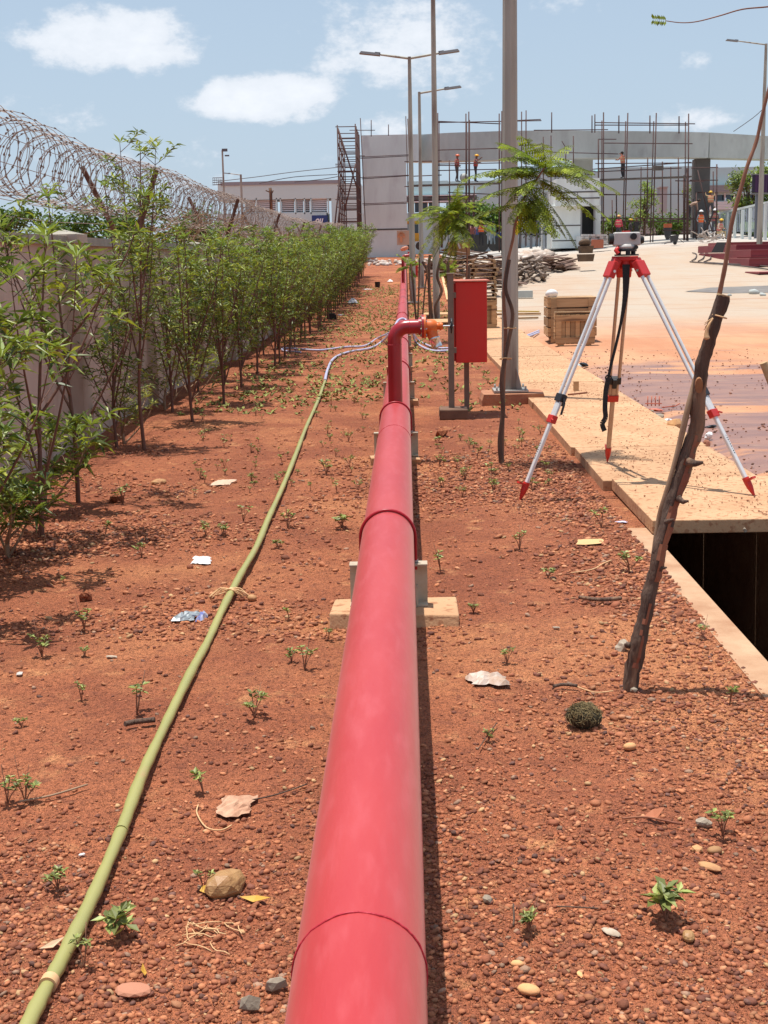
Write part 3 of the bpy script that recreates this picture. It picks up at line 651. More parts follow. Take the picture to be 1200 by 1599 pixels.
b = B(); b.tube([(hd.x + .07, hd.y, lz + .096), (hd.x + .088, hd.y, lz + .096), (hd.x + .105, hd.y, lz + .096)], [.022, .025, .019], 20); part('eyepiece', b, black_m, lv)
b = B(); b.disc((hd.x + .034, hd.y - .042, lz + .118), (0, 1, 0), .020, .022, 20); part('focus_knob', b, black_m, lv)
b = B(); b.disc((hd.x + .05, hd.y - .045, lz + .052), (0, 1, 0), .012, .03, 12); b.disc((hd.x + .05, hd.y + .05, lz + .05), (0, 1, 0), .012, .03, 12); part('fine_motion_knob', b, black_m, lv)
b = B(); b.box((hd.x - .005, hd.y, lz + .149), (.05, .012, .010)); b.tube([(hd.x - .06, hd.y - .03, lz + .05), (hd.x - .075, hd.y - .05, lz + .035), (hd.x - .06, hd.y - .055, lz + .015)], .013, 8); part('sight_and_red_cap', b, tripod_red, lv)

# ================================================================ near stake with sapling
sb = GT(985, 1080); sy = sb.y
def SP(px, py, dy=0): return V(px, py, sy + dy)
cl = [(983, 1090, 0), (990, 1040, 0), (1001, 990, 0), (1012, 940, .01), (1024, 890, .02), (1035, 840, .03), (1052, 780, .05), (1073, 715, .06), (1089, 660, .06), (1092, 610, .05), (1100, 560, .03), (1115, 510, .02), (1130, 462, .02)]
st = thing('wooden_stake', 'rough dark cut branch stake leaning right beside the open drain', 'stake', (sb.x, sb.y, sb.z - .03))
pts = spline([SP(*q) for q in cl], 6); rn = random.Random(8); rad = []; W = [13, 12, 11.2, 11, 11, 10.8, 12, 11.6, 10.8, 10.3, 9.8, 9.8, 10.4]
for i in range(len(pts)): t = i / 6; k = min(int(t), len(W) - 2); rad.append(lerp(W[k], W[k + 1], t - k) * sy / F * rn.uniform(.95, 1.08))
b = B(); b.tube(pts, rad, 16)
for i in range(16 * 2, len(b.v) - 16 * 3):
    p = Vector(b.v[i]); k = i // 16; c = pts[min(k, len(pts) - 1)]; a = i % 16; b.v[i] = tuple(c + (p - c) * (1 + .11 * math.sin(a * 2.36 + k * .09) + .09 * math.sin(k * .8 + a * .4) + .10 * rn.uniform(-1, 1)))
trunk_v = list(b.v[:16 * len(pts)])
for (px, py, dx, dy, r_) in ((1092, 722, 12, 2, .016), (1073, 778, 8, 6, .012), (1052, 815, 6, -2, .010), (1004, 1030, 6, -2, .014), (984, 1008, -3, 0, .012), (1038, 886, 9, 2, .010)):
    a = SP(px - dx - 5, py, .02); b.tube([a, SP(px - 5, py + dy, .0), SP(px + dx - 5, py + dy - 2, -.005)], [r_ * 1.1, r_ * .7, r_ * .3], 7)
part('trunk', b, bark_dark, st)
b = B()
TV = [Vector(v) for v in trunk_v]; cams = [(TV[k * 16 + j] - pts[k]).normalized().dot(Vector((-.15, -1, 0))) for k in range(len(pts)) for j in range(16)]
b2_ = B()
for k in range(6, 46):
    for j in range(16):
        a_ = cams[k * 16 + j]; sidex = (TV[k * 16 + j] - pts[k]).normalized().x
        if a_ < .45: continue
        wd_ = (.40 if 22 <= k <= 41 else .16) + .14 * math.sin(k * .9 + j) + .08 * math.sin(k * 2.3)
        if abs(sidex - (.12 if k > 20 else -.1)) > wd_ or k in (20, 21): continue
        q = [k * 16 + j, k * 16 + (j + 1) % 16, (k + 1) * 16 + (j + 1) % 16, (k + 1) * 16 + j]
        (b if k > 21 else b2_).add([TV[i_] + (TV[i_] - pts[i_ // 16]).normalized() * .0022 for i_ in q], [(0, 1, 2, 3)], 1, True)
part('stripped_bark_patch', b, stripped, st, 'strips of bare reddish wood'); part('stripped_bark_patch', b2_, stripped, st, 'strips of bare reddish wood')
b = B(); p = SP(1130, 461.5, .02); d = (pts[-1] - pts[-2]).normalized(); b.disc(p, d, 10.2 * sy / F, .006, 20); part('sawn_top', b, cutwood, st)
b = B(); b.disc(SP(1092, 603, -.036), (0.1, 1, .15), .013, .012, 12); b.v = [(x, y, SP(1092, 603).z + (z - SP(1092, 603).z) * 2.0) for x, y, z in b.v]; part('knot', b, knot_m, st)
b = B(); c = SP(1124, 494, .018); b.ring(c, d, .0245, .0026, 20, 5); e = SP(1114, 497, -.01); b.tube(spline([e, SP(1107, 508, -.02), SP(1104, 520, -.02), SP(1105, 530, -.02)], 4), [.003, .003, .003, .004, .004, .005, .005, .006, .007, .008, .010, .011, .004], 7)
for k in range(8): b.tube([SP(1114, 496, -.01), SP(1104 + rn.uniform(-5, 3), 505 + rn.uniform(-3, 14), -.02)], .0012, 4)
part('string_tie', b, string_m, st)
sp0 = GT(1012, 905)
sap = thing('sapling', 'thin bare sapling stem tied to the leaning stake by the open drain', 'sapling', (sb.x + .02, sy + .05, 0))
low = [SP(1008, 1000, .05), SP(1015, 920, .05), SP(1023, 850, .055), SP(1031, 806, .06), SP(1042, 765, .05), SP(1060, 700, .055), SP(1074, 640, .05), SP(1086, 592, .06), SP(1102, 545, .05), SP(1118, 490, .045)]
part('stem', B().tube(spline(low, 5), [.0095 + .0015 * math.sin(i * .5) for i in range(len(low) * 5 - 4)], 9), tan_m, sap)
hi = [SP(1118, 490, .045), SP(1125, 455, .03), SP(1134, 410, .02), SP(1143, 350, .02), SP(1156, 300, .02), SP(1168, 258, .02), SP(1182, 220, .03), SP(1192, 175, .03), SP(1206, 120, .03), SP(1222, 60, .03), SP(1240, -10, 0)]
hs = spline(hi, 5); part('upper_stem', B().tube(hs, [.0078 - .00008 * i + .0010 * abs(math.sin(i * .9)) for i in range(len(hs))], 9), sapling_m, sap)
bs = spline([SP(1240, -10, 0), SP(1225, 5, -.02), SP(1200, 10, -.03), SP(1160, 14, -.03), (SP(1125, 24, -.03)), SP(1090, 33, -.03), SP(1065, 35, -.03), SP(1040, 32, -.03)], 5)
part('side_twig', B().tube(bs, [.0032 - .00005 * i for i in range(len(bs))], 6), sapling_m, sap)
b = B(); rn = random.Random(1)
for k in range(7):
    c = SP(1040 - k * 3.2, 32 - k * .3, -.03)
    for s_ in (-1, 1):
        e = c + RT * (-.006) + UP * (s_ * .018) + Vector((0, rn.uniform(-.01, .01), 0)); w_ = RT * .0045
        b.add([c, (c + e) / 2 - w_, e, (c + e) / 2 + w_], [(0, 1, 2, 3)], rn.uniform(.9, 1.5))
part('leaflets', b, feather_m, sap)
# stub piece entering at the right edge
s2 = GT(1230, 760); b = B(); a = V(1193, 566, 5.6); b.tube([a, a + Vector((.06, .0, -.14)), a + Vector((.16, -.02, -.60)), a + Vector((.22, -.02, -1.0))], [.017, .018, .02, .02], 12)
b.tube([a + Vector((0.16, .02, -.6)), a + Vector((.3, .0, -.45))], .01, 8); solo('wooden_stake', b, cutwood, 'pale stick end poking in at the right edge above the mud', 'stake', tuple(a + Vector((.22, -.02, -1.0))))
# ================================================================ lamp posts
def octpole(b, x, y, z0, z1, r0, r1, n=8, lean=0):
    k = 8; b.tube([(x + lean * (t / k), y, lerp(z0, z1, t / k)) for t in range(k + 1)], [lerp(r0, r1, t / k) for t in range(k + 1)], n, smooth=(n > 8))
def lamp_arm(b, bl, x, y, z, sx, L=1.5, rise=.32, r=.035):
    tip = Vector((x + sx * L, y, z + rise)); b.tube([(x, y, z), (x + sx * L * .5, y, z + rise * .5), tip], [r, r, r * .8], 8)
    q = Euler((0, -sx * .12, 0)).to_matrix(); bl.box(tip + Vector((sx * .28, 0, .03)), (.62, .26, .07), q, taper=.85); bl.box(tip + Vector((sx * .05, 0, .02)), (.16, .1, .09), q)
lb = GT(796, 640); x, y = lb.x, 13.9; x = V(797, 620, y).x; z = float(macro(x, y)); k = y / F
lp = thing('lamp_post', 'thick grey octagonal lamp post with a yellow sticker, standing on an earthen plinth', 'lamp post', (x, y, z))
b = B(); octpole(b, x, y, z + .12, z + 8, .090, .054, 8, .0); part('pole', b, pole_m, lp)
b = B(); b.box((x, y, z + .125), (.36, .36, .02)); part('base_plate', b, steel_m, lp)
b = B()
for a in range(4):
    q = Vector((math.cos(a * math.pi / 2 + .78), math.sin(a * math.pi / 2 + .78), 0)); b.add([Vector((x, y, z + .135)) + q * .09, Vector((x, y, z + .135)) + q * .17, Vector((x, y, z + .36)) + q * .095, Vector((x, y, z + .135)) + q * .09 + q.cross(Vector((0, 0, .008))), Vector((x, y, z + .135)) + q * .17 + q.cross(Vector((0, 0, .008))), Vector((x, y, z + .36)) + q * .095 + q.cross(Vector((0, 0, .008)))], [(0, 1, 2), (3, 5, 4), (0, 3, 4, 1), (1, 4, 5, 2)])
part('gusset_plates', b, steel_m, lp)
b = B()
for sx in (-1, 1):
    for sy_ in (-1, 1): b.disc((x + sx * .15, y + sy_ * .15, z + .15), (0, 0, 1), .012, .05, 6)
part('anchor_bolts', b, steel_m, lp)
b = B(); b.add([(x + .02 + sx * (.31 + .02 * kk), y - .02 + sy_ * .24, z + zz) for kk, zz in ((1, -.05), (1, .04), (0, .105)) for sx, sy_ in ((-1, -1), (-.3, -1.1), (.4, -1.02), (1, -1), (1.05, 0), (1, 1), (-1, 1), (-1.05, .1))], [(i, (i + 1) % 8, 8 + (i + 1) % 8, 8 + i) for i in range(8)] + [(8 + i, 8 + (i + 1) % 8, 16 + (i + 1) % 8, 16 + i) for i in range(8)] + [tuple(range(16, 24))]); o = part('footing', b, mat('earthen_plinth', (.46, .22, .115), (.33, .14, .08), 9, .95, .012, 30), lp, 'rough soil covered concrete footing')
b = B(); 
for i in range(10):
    a0 = -1.25 + i * .01
# round yellow sticker wrapped on the right flank
cs = V(806, 353, y - .06); ring_ = []
for i in range(20):
    a = i * math.tau / 20; ring_.append((i, a))
vs = [];
for i, a in ring_:
    zz = cs.z + .09 * math.sin(a); th = -.62 + .62 * math.cos(a) * .8; R_ = .0845
    vs.append((x + R_ * math.cos(th), y + R_ * math.sin(th), zz))
b = B(); b.add([(x + .0855 * math.cos(-.62), y + .0855 * math.sin(-.62), cs.z)] + vs, [(0, i + 1, (i + 1) % 20 + 1) for i in range(20)]); part('sticker', b, pm('yellow_sticker', (.75, .36, .02)), lp)

def far_lamp(px0, pyb, pytop, Y, r0, r1, label, arms=(), n=12, base=True, armL=1.5, name='street_lamp'):
    p = V(px0, pyb, Y); x = p.x; z = float(macro(x, Y)); top = V(px0, pytop, Y).z
    t = thing(name, label, 'lamp post', (x, Y, z)); b = B(); octpole(b, x, Y, z, top, r0, r1, n); part('pole', b, pole_m, t)
    if base: b = B(); b.box((x, Y, z + .03), (r0 * 4, r0 * 4, .03)); part('base_plate', b, steel_m, t)
    for sx in arms:
        b = B(); bl = B(); lamp_arm(b, bl, x, Y, top - .05, sx, armL, .22 * armL / 1.5); o = part('arm', b, pole_m, t); part('luminaire', bl, pm('lamp_head_grey', (.16, .16, .17)), o)
    return t
far_lamp(682, 480, -40, 32, .085, .05, 'slim plain lamp pole next to the twisted stakes, running out of the frame top')
far_lamp(645, 455, 88, 41, .10, .05, 'double armed lamp post nearest to the hydrant line', (-1, 1), armL=.9)
far_lamp(659, 440, 143, 50, .09, .05, 'single armed lamp post just right of the double armed one', (1,), armL=.95)
far_lamp(1187, 362, 68, 70, .16, .07, 'single armed lamp post at the right edge of the yard', (-1,), armL=1.45)
far_lamp(379, 345, 272, 118, .13, .09, 'small single armed lamp beyond the boundary wall', (-1,), armL=.95, base=False)
far_lamp(352, 350, 234, 125, .11, .08, 'tall thin mast with a small head beyond the boundary wall', (), base=False)
p = V(351, 234, 125); solo('mast_head', B().box(p, (.5, .2, .25)).box(p + Vector((.2, 0, -.5)), (.4, .2, .12)), pm('mast_dark', (.12, .12, .13)), 'small dark lamp head at the tip of the thin mast', 'lamp')

# ================================================================ boundary wall
WX = -2.80
wl = thing('boundary_wall', 'plastered boundary wall with buttresses running away behind the row of shrubs', 'wall', (WX, 3, 0))
WH = 1.67
ysw = [4.0 + 3.3 * i for i in range(19)]
for i in range(len(ysw) - 1):
    a, c = ysw[i], ysw[i + 1]; z = float(macro(WX, (a + c) / 2)) * .75; b = B(); b.box((WX - .08, (a + c) / 2, z + WH / 2 - .1), (.15, c - a - .006, WH + .2)); part('wall_panel', b, wall_m, wl)
    b = B(); b.box((WX - .08, (a + c) / 2, z + WH + .035), (.25, c - a - .004, .07)); part('coping', b, cope_m, wl)
for i, y in enumerate(ysw):
    z = float(macro(WX, y)) * .75; yy = y + .45; b = B(); b.box((WX - .04, yy, z + WH / 2 - .08), (.27, .30, WH + .2)); b.box((WX - .04, yy, z + WH + .05), (.33, .36, .07)); part('pilaster', b, wall_m, wl)
    b = B(); b.add([(WX - .205, yy - .18, z + WH + .085), (WX + .125, yy - .18, z + WH + .085), (WX + .125, yy + .18, z + WH + .085), (WX - .205, yy + .18, z + WH + .085), (WX - .04, yy, z + WH + .13)], [(0, 1, 4), (1, 2, 4), (2, 3, 4), (3, 0, 4)]); part('pilaster_cap', b, cope_m, wl)
def wz(y): return float(macro(WX, y)) * .75
brs = [6.9, 13.6, 20.2, 26.8, 33.4, 40, 46.6, 53.2, 59.5]
for i, y in enumerate(brs):
    b = B(); z = wz(y) + WH + .05; c = WX - .05
    b.bar((c, y, z - .1), (c - .40, y, z + .76), .045, .045); b.bar((c + .05, y + .06, z - .1), (c + .34, y + .06, z + .72), .045, .045); part('bracket_arm', b, rust_m, wl)
# concertina coil
b = B(); barb = B(); rn = random.Random(12)
for lay, (ph, R_) in enumerate(((0, .28), (math.pi, .265))):
    y = 6.0; pts = []; a = ph
    while y < 60:
        st_ = 22 if y < 26 else 14
        c = Vector((WX - .06 + .03 * math.sin(y * .8), 0, wz(y) + WH + .61 + .03 * math.sin(y * .9 + lay))); rr = R_ * (1 + .08 * math.sin(a * .37 + lay)); 
        pts.append(Vector((c.x + rr * math.cos(a), y + .05 * math.sin(a * .61), c.z + rr * math.sin(a)))); a += math.tau / st_; y += (.21 + .04 * math.sin(y * 2.3)) / st_ * (1 if y < 26 else 1.6)
    b.tube(pts, .0030, 3, False)
    for i in range(0, len(pts) - 1):
        if i % 2 and (pts[i].y > 20 or i % 4): continue
        p = pts[i]; d = (pts[i + 1] - p).normalized(); n_ = d.orthogonal().normalized(); n2 = d.cross(n_)
        s_ = .015
        barb.add([p - d * s_, p + n_ * s_ * .7, p + d * s_, p - n_ * s_ * .7], [(0, 1, 2, 3)]); barb.add([p - d * s_, p + n2 * s_ * .7, p + d * s_, p - n2 * s_ * .7], [(0, 1, 2, 3)])
rw = thing('razor_wire', 'coiled razor wire carried by rusty V brackets along the wall top', 'razor wire', (WX, 6, WH))
part('coil', b, wire_m, rw); part('barbs', barb, wire_m, rw)
b = B()
for (dx, dz) in ((-.30, .42), (.22, .40), (-.05, .22), (-.14, .12), (.10, .62)):
    b.tube([(WX - .06 + dx, y, wz(y) + WH + .1 + dz + .02 * math.sin(y)) for y in np.arange(5, 61, 1.1)], .003, 3, False)
part('line_wire', b, wire_m, rw)
# dry creeper tangled through the far coils
b = B(); rn = random.Random(44)
for k in range(1500):
    y = 14 + 44 * rn.random() ** .8; c = Vector((WX - .06 + rn.uniform(-.32, .34), y, wz(y) + WH + rn.uniform(.0, .5) * (1 if y > 17 else .5))); p = [c]
    d = Vector((rn.uniform(-1, 1), rn.uniform(-1, 1) * 1.6, rn.uniform(-.6, .6)))
    for j in range(5): d += Vector((rn.uniform(-.9, .9), rn.uniform(-.9, .9), rn.uniform(-.7, .5))); c = c + d.normalized() * .09; p.append(c)
    b.tube(p, rn.uniform(.003, .006), 3, False, tone=rn.uniform(.7, 1.3))
solo('dry_creeper', b, vine_m, 'brown dried creeper tangled through the far razor wire', 'creeper', (WX, 16, WH), kind='stuff')

# ================================================================ shrubs along the wall
def leaf(b, p, d, L, W, rn, droop=.2, tone=None):
    d = d.normalized(); sd = d.cross(Vector((0, 0, 1)))
    if sd.length < .1: sd = Vector((1, 0, 0))
    sd.normalize(); sd = (sd + Vector((rn.uniform(-.5, .5), rn.uniform(-.5, .5), rn.uniform(-.5, .5)))).normalized(); up_ = sd.cross(d).normalized()
    m = p + d * L * .45 + up_ * L * .03; t = p + d * L - Vector((0, 0, droop * L)); q = p + d * L * .42 - up_ * W * .25
    b.add([p, m - sd * W / 2, t, q, m + sd * W / 2], [(0, 1, 2, 3), (0, 3, 2, 4)], tone or rn.choice(((.5, .55, .5), (.75, .75, .7), (1, 1, 1), (1.2, 1.15, 1), (1.6, 1.5, 1.2), (2.2, 1.9, 1.3))))
def shrub_mesh(seed, H=2.2, nst=5, sub=8, wid=.55, fork=.35, leafs=1.0, lmin=.07, lmax=.125, lo=.30):
    rn = random.Random(seed); wood = B(); lf = B()
    topx, topy = rn.uniform(-.12, .12), rn.uniform(-.12, .12)
    tr_ = [Vector((0, 0, -.05)), Vector((rn.uniform(-.02, .02), 0, H * .2)), Vector((topx * .3, topy * .3, H * .45)), Vector((topx * .7, topy * .7, H * .75)), Vector((topx, topy, H * .97))]
    ts = spline(tr_, 5); wood.tube(ts, [lerp(.017, .003, i / (len(ts) - 1)) for i in range(len(ts))], 7)
    stems = [ts]
    for s in range(nst):
        a = s * 2.4 + rn.uniform(-.5, .5); i0 = int(len(ts) * (fork + .32 * s / nst)) ; p0 = ts[min(i0, len(ts) - 3)]; L = (H - p0.z) * rn.uniform(.72, 1.0); o = Vector((math.cos(a), math.sin(a), 0)) * wid * rn.uniform(.6, 1.0)
        q = spline([p0, p0 + o * .42 + Vector((0, 0, L * .3)), p0 + o * .8 + Vector((0, 0, L * .65)), p0 + o + Vector((0, 0, L))], 5); wood.tube(q, [lerp(.0095, .002, i / (len(q) - 1)) for i in range(len(q))], 5); stems.append(q)
    for q in stems:
        for s in range(sub):
            t = lo + (1 - lo) * (s + rn.random()) / sub; i = min(int(t * (len(q) - 1)), len(q) - 2); p0 = q[i]; a = rn.uniform(0, 6.28); L = rn.uniform(.16, .38) * (1.2 - .5 * t)
            d = Vector((math.cos(a), math.sin(a), rn.uniform(.7, 1.5))).normalized(); e = p0 + d * L; mid = p0 + d * L * .5 + Vector((0, 0, -.015)); wood.tube([p0, mid, e], [.0032, .0025, .0015], 3, False)
            nw = 4
            for w_ in range(nw):
                c = lerp(p0, e, .25 + .75 * (w_ + 1) / nw); nl = 7 if w_ == nw - 1 else 4
                for l in range(int(nl * leafs + rn.random())):
                    aa = l * 2.4 + rn.uniform(-.4, .4); dd = Vector((math.cos(aa), math.sin(aa), rn.uniform(-.25, 1.0))); L_ = rn.uniform(lmin, lmax); leaf(lf, c, dd, L_, L_ * rn.uniform(.17, .25), rn, rn.uniform(0, .5))
        c = q[-1]
        for l in range(9): aa = l * 2.4; dd = Vector((math.cos(aa), math.sin(aa), rn.uniform(.2, 1.4))); L_ = rn.uniform(lmin, lmax); leaf(lf, c, dd, L_, L_ * .2, rn, .1, 1.6)
    return wood, lf
def shrub(x, y, seed, label, **kw):
    z = gz(x, y); t = thing('tall_shrub', label, 'shrub', (x, y, z), 'young shrubs planted along the wall'); w_, l_ = shrub_mesh(seed, **kw)
    ORG[t] = (0, 0, 0); part('stem', w_, twig_m, t); part('foliage', l_, leaf_m, t); ORG[t] = (x, y, z); return t
pr = []
g = G(122, 782); pr.append(shrub(g.x, g.y, 21, 'bushy shrub with a bare lower trunk, first whole one at the wall', H=2.0, nst=6, sub=6, wid=.60, fork=.28, lo=.52, leafs=.75, lmax=.115))
g = G(226, 702); pr.append(shrub(g.x, g.y, 22, 'tallest slim shrub reaching up past the razor wire', H=2.45, nst=4, sub=8, wid=.30, fork=.3, leafs=1.0, lo=.25, lmax=.11))
shrub(-2.12, 6.15, 26, 'short shrub outside the left edge that shades the soil there', H=1.42, nst=5, sub=6, wid=.5, fork=.2, lo=.2, lmin=.09, lmax=.14); shrub(-2.08, 5.35, 27, 'short shrub nearest to the camera beyond the left edge', H=1.15, nst=5, sub=6, wid=.48, fork=.2, lo=.2, lmin=.09, lmax=.14)
pr.append(shrub(-2.06, 7.15, 23, 'large leaved shrub cut off by the left edge of the frame', H=1.70, nst=4, sub=5, wid=.45, fork=.2, lo=.45, leafs=.8, lmin=.09, lmax=.15))
for i, (x, y, h) in enumerate(((-2.05, 12.4, 1.78), (-2.0, 14.2, 1.82), (-2.03, 16.0, 1.92), (-2.05, 17.9, 1.98))):
    pr.append(shrub(x, y, 30 + i, ('slender shrub standing right behind the tallest one', 'leafy shrub third behind the tallest one, full to its knee', 'dense shrub in front of the second wire bracket', 'rounded shrub beside the loop of lilac hose')[i], H=h, nst=6, sub=9, wid=.44, fork=.15, lo=.12, leafs=.95, lmin=.07, lmax=.115))
rn = random.Random(6); y = 19.3; i = 0
while y < 62:
    src = pr[3 + i % 4]; x = -2.02 + rn.uniform(-.12, .12); s_ = rn.uniform(.82, 1.12) * (1 + .15 * min((y - 19) / 20, 1))
    dup(src, (x, y, gz(x, y)), rn.uniform(0, 6.28), s_, 'shrub of the dense far stretch of the row along the wall', 'shrubs in the dense far stretch of the row'); i += 1; y += rn.uniform(.75, 1.05)
    if i % 2: dup(src, (x - .42 + rn.uniform(-.1, .1), y - .5, gz(x, y)), rn.uniform(0, 6.28), s_ * rn.uniform(.8, .95), 'shrub of the dense far stretch of the row along the wall', 'shrubs in the dense far stretch of the row')
# back rank close to the wall, near part
for i, (x, y, s_, lab) in enumerate(((-2.45, 10.9, .9, 'smaller shrub squeezed between the wall and the tallest one'), (-2.42, 13.4, .95, 'shrub close to the wall at the second buttress'), (-2.45, 15.3, .95, 'shrub close to the wall behind the leafy ones'), (-2.4, 17.2, 1.0, 'shrub close to the wall beside the rounded one'))):
    dup(pr[3 + i], (x, y, gz(x, y)), rn.uniform(0, 6), s_, lab, 'young shrubs planted along the wall')
# low bush with yellowing leaves by the first trunk, and small stray ones
def low_bush(px, py, H, seed, label, wid=.3, **kw):
    g = GT(px, py); t = thing('low_bush', label, 'bush', tuple(g)); w_, l_ = shrub_mesh(seed, H=H, nst=4, sub=4, wid=wid, fork=.1, lo=.3, **kw); ORG[t] = (0, 0, 0); part('stem', w_, tan_m, t); part('foliage', l_, weed_m if seed % 2 else leaf_m, t); ORG[t] = tuple(g); return t
low_bush(70, 800, .55, 52, 'low spreading bush with drooping leaves before the first trunk', .42, lmin=.09, lmax=.15)
low_bush(12, 870, .30, 54, 'dark small bush at the left edge in the shade', .2, lmin=.08, lmax=.13)
low_bush(195, 690, .42, 51, 'yellow green low bush between the first two shrubs at the wall', .32, lmin=.05, lmax=.08)
low_bush(258, 640, .45, 53, 'yellow green low bush just past the tallest shrub', .35, lmin=.05, lmax=.08)
low_bush(300, 625, .45, 55, 'low bush third along the foot of the wall', .35, lmin=.05, lmax=.08)

# ================================================================ feathery saplings on the right
def frond(b, st_, p, d, L, rn, np_=11, plen=.11, droop=.55):
    d = d.normalized(); pts = [p]; c = p; dd = d.copy()
    for i in range(np_): dd = (dd + Vector((0, 0, -droop / np_ * 1.1))).normalized(); c = c + dd * (L / np_); pts.append(c)
    st_.tube(pts, .0022, 3, False, 1.2)
    for i in range(1, len(pts)):
        f = pts[i]; ax = (pts[i] - pts[i - 1]).normalized(); sd = ax.cross(Vector((0, 0, 1)));
        if sd.length < .05: continue
        sd.normalize(); prof = math.sin(math.pi * min(.12 + .88 * i / len(pts), 1) * .92) ** .6
        for s_ in (-1, 1):
            pl = plen * prof * rn.uniform(.8, 1.1); e = (sd * s_ + ax * .55 + Vector((0, 0, rn.uniform(-.7, -.15)))).normalized(); n_ = 4 if plen < .1 else 5; tn = rn.choice((.5, .8, 1.1, 1.6, 2.3))
            w0 = ax.cross(e).cross(e).normalized() if ax.cross(e).length > .01 else ax
            for j in range(n_):
                c0 = f + e * (pl * (j + .3) / n_); w_ = plen * (.27 if plen < .1 else .20) * (1 - .35 * j / n_)
                for s2 in (-1, 1):
                    t = c0 + w0 * s2 * w_ + e * .006 + Vector((0, 0, -.004)); h_ = e * (pl / n_ * .38)
                    b.add([c0 - h_ * .5, t - h_, t + h_, c0 + h_ * .5], [(0, 1, 2, 3)], tn)
def feather_tree(name, label, Y, stem_px, fronds, r0=.02, mat_st=sapling_m, seed=0, npn=11, plen=.078, sprd=.13):
    rn = random.Random(seed); pts = [V(px, py, Y + dy) for px, py, dy in stem_px]; base = pts[0]
    t = thing(name, label, 'sapling', tuple(base)); sp2 = spline(pts, 5); part('trunk', B().tube(sp2, [lerp(r0, .006, i / (len(sp2) - 1)) for i in range(len(sp2))], 8), mat_st, t)
    lf = B(); rc = B()
    for (px, py, tx, ty, dy, br) in fronds:
        p = V(px, py, Y); e = V(tx, ty, Y + dy)
        for k in range(min(br, 2) if plen < .1 else br):
            e2 = e + Vector((rn.uniform(-sprd, sprd), rn.uniform(-.3, .3), rn.uniform(-sprd, sprd) * .8)) * (1 if k else 0)
            v_ = e2 - p; frond(lf, rc, p + Vector((0, 0, rn.uniform(-.05, .02))), v_ + Vector((0, 0, v_.length * .26)), v_.length * rn.uniform(.8, 1.05), rn, npn, plen, .5)
    part('rachis', rc, feather_m, t); part('leaflets', lf, feather_m, t); return t
Y3 = GT(783, 725).y
feather_tree('feathery_sapling', 'feathery leaved sapling climbing in front of the thick lamp post', Y3, [(784, 728, 0), (785, 660, 0), (787, 590, .02), (790, 520, 0), (787, 460, 0), (793, 410, 0), (801, 375, 0), (806, 345, 0), (818, 310, 0), (835, 285, 0), (853, 258, 0)],
   [(853, 258, 815, 205, -.2, 2), (853, 258, 870, 268, .2, 2), (845, 270, 800, 265, .1, 3), (835, 285, 780, 330, .1, 2), (825, 300, 850, 330, -.1, 3), (840, 275, 880, 300, .2, 3), (845, 270, 925, 290, .2, 2), (853, 258, 785, 215, 0, 2), (853, 258, 800, 232, .2, 2), (850, 262, 905, 250, -.2, 2), (853, 258, 942, 295, 0, 4), (845, 270, 742, 272, 0, 3), (853, 258, 915, 262, 0, 3), (850, 262, 740, 285, 0, 2), (845, 270, 765, 262, -.1, 1), (840, 275, 925, 330, .1, 2), (835, 285, 745, 300, .2, 1), (830, 292, 890, 370, 0, 2), (825, 300, 870, 350, -.1, 3), (820, 308, 812, 350, .2, 2), (838, 280, 800, 300, 0, 2), (840, 278, 835, 345, 0, 2), (845, 270, 885, 225, .2, 1), (835, 285, 905, 385, 0, 1), (820, 308, 715, 335, 0, 1)], .017, sapling_m, 3)
b = B(); pts = spline([V(784, 728, Y3 - .04), V(781, 690, Y3 - .04), V(786, 640, Y3 - .04), V(784, 590, Y3 - .05), V(793, 540, Y3 - .05), V(801, 490, Y3 - .05), V(790, 450, Y3 - .05), V(796, 405, Y3 - .05)], 6); b.tube(pts, [.0185 - .00015 * i for i in range(len(pts))], 10)
solo('wooden_stake', b, bark_dark, 'twisted dark stake tied to the sapling in front of the thick lamp post', 'stake', tuple(pts[0]))
b = B(); b.ring(V(797, 512, Y3 - .03), (0, 0, 1), .045, .004, 14, 5); b.ring(V(790, 560, Y3 - .03), (0, .2, 1), .042, .004, 14, 5); solo('string_tie', b, string_m, 'string looped round the twisted stake at the thick lamp post', 'string', tuple(V(797, 512, Y3)))
Y4 = 24.0
feather_tree('feathery_sapling', 'feathery leaved sapling over the pile of boards left of the thick lamp post', Y4, [(730, 600, 0), (729, 540, 0), (727, 470, 0), (730, 400, 0), (724, 370, 0), (716, 345, 0), (700, 325, 0)],
   [(700, 325, 650, 345, 0, 4), (705, 330, 660, 375, .4, 4), (700, 325, 745, 320, 0, 5), (712, 340, 775, 350, .3, 4), (716, 345, 690, 400, 0, 5), (716, 345, 740, 390, -.3, 4), (705, 330, 700, 300, 0, 4), (712, 338, 640, 340, -.4, 3), (706, 330, 685, 360, .5, 5), (720, 355, 700, 408, 0, 4), (705, 328, 672, 315, .3, 4), (712, 338, 725, 350, -.4, 5)], .022, sapling_m, 5, 14, .12, .32)
for (px, py, ph, Yv, sd_, lab) in ((640, 470, 415, 36, 7, 'small feathery sapling beside the far red cabinet'), (699, 470, 425, 34, 8, 'small leafy sapling tied to the short post left of the pallets')):
    feather_tree('feathery_sapling', lab, Yv, [(px + 3, py, 0), (px, (py + ph) // 2, 0), (px - 1, ph, 0)], [(px - 1, ph, px - 22, ph + 6, 0, 4), (px - 1, ph, px + 16, ph - 12, 0, 4), (px, ph + 3, px + 6, ph + 22, 0, 4), (px, ph, px - 10, ph - 18, .2, 3)], .02, sapling_m, sd_, 10, .12)
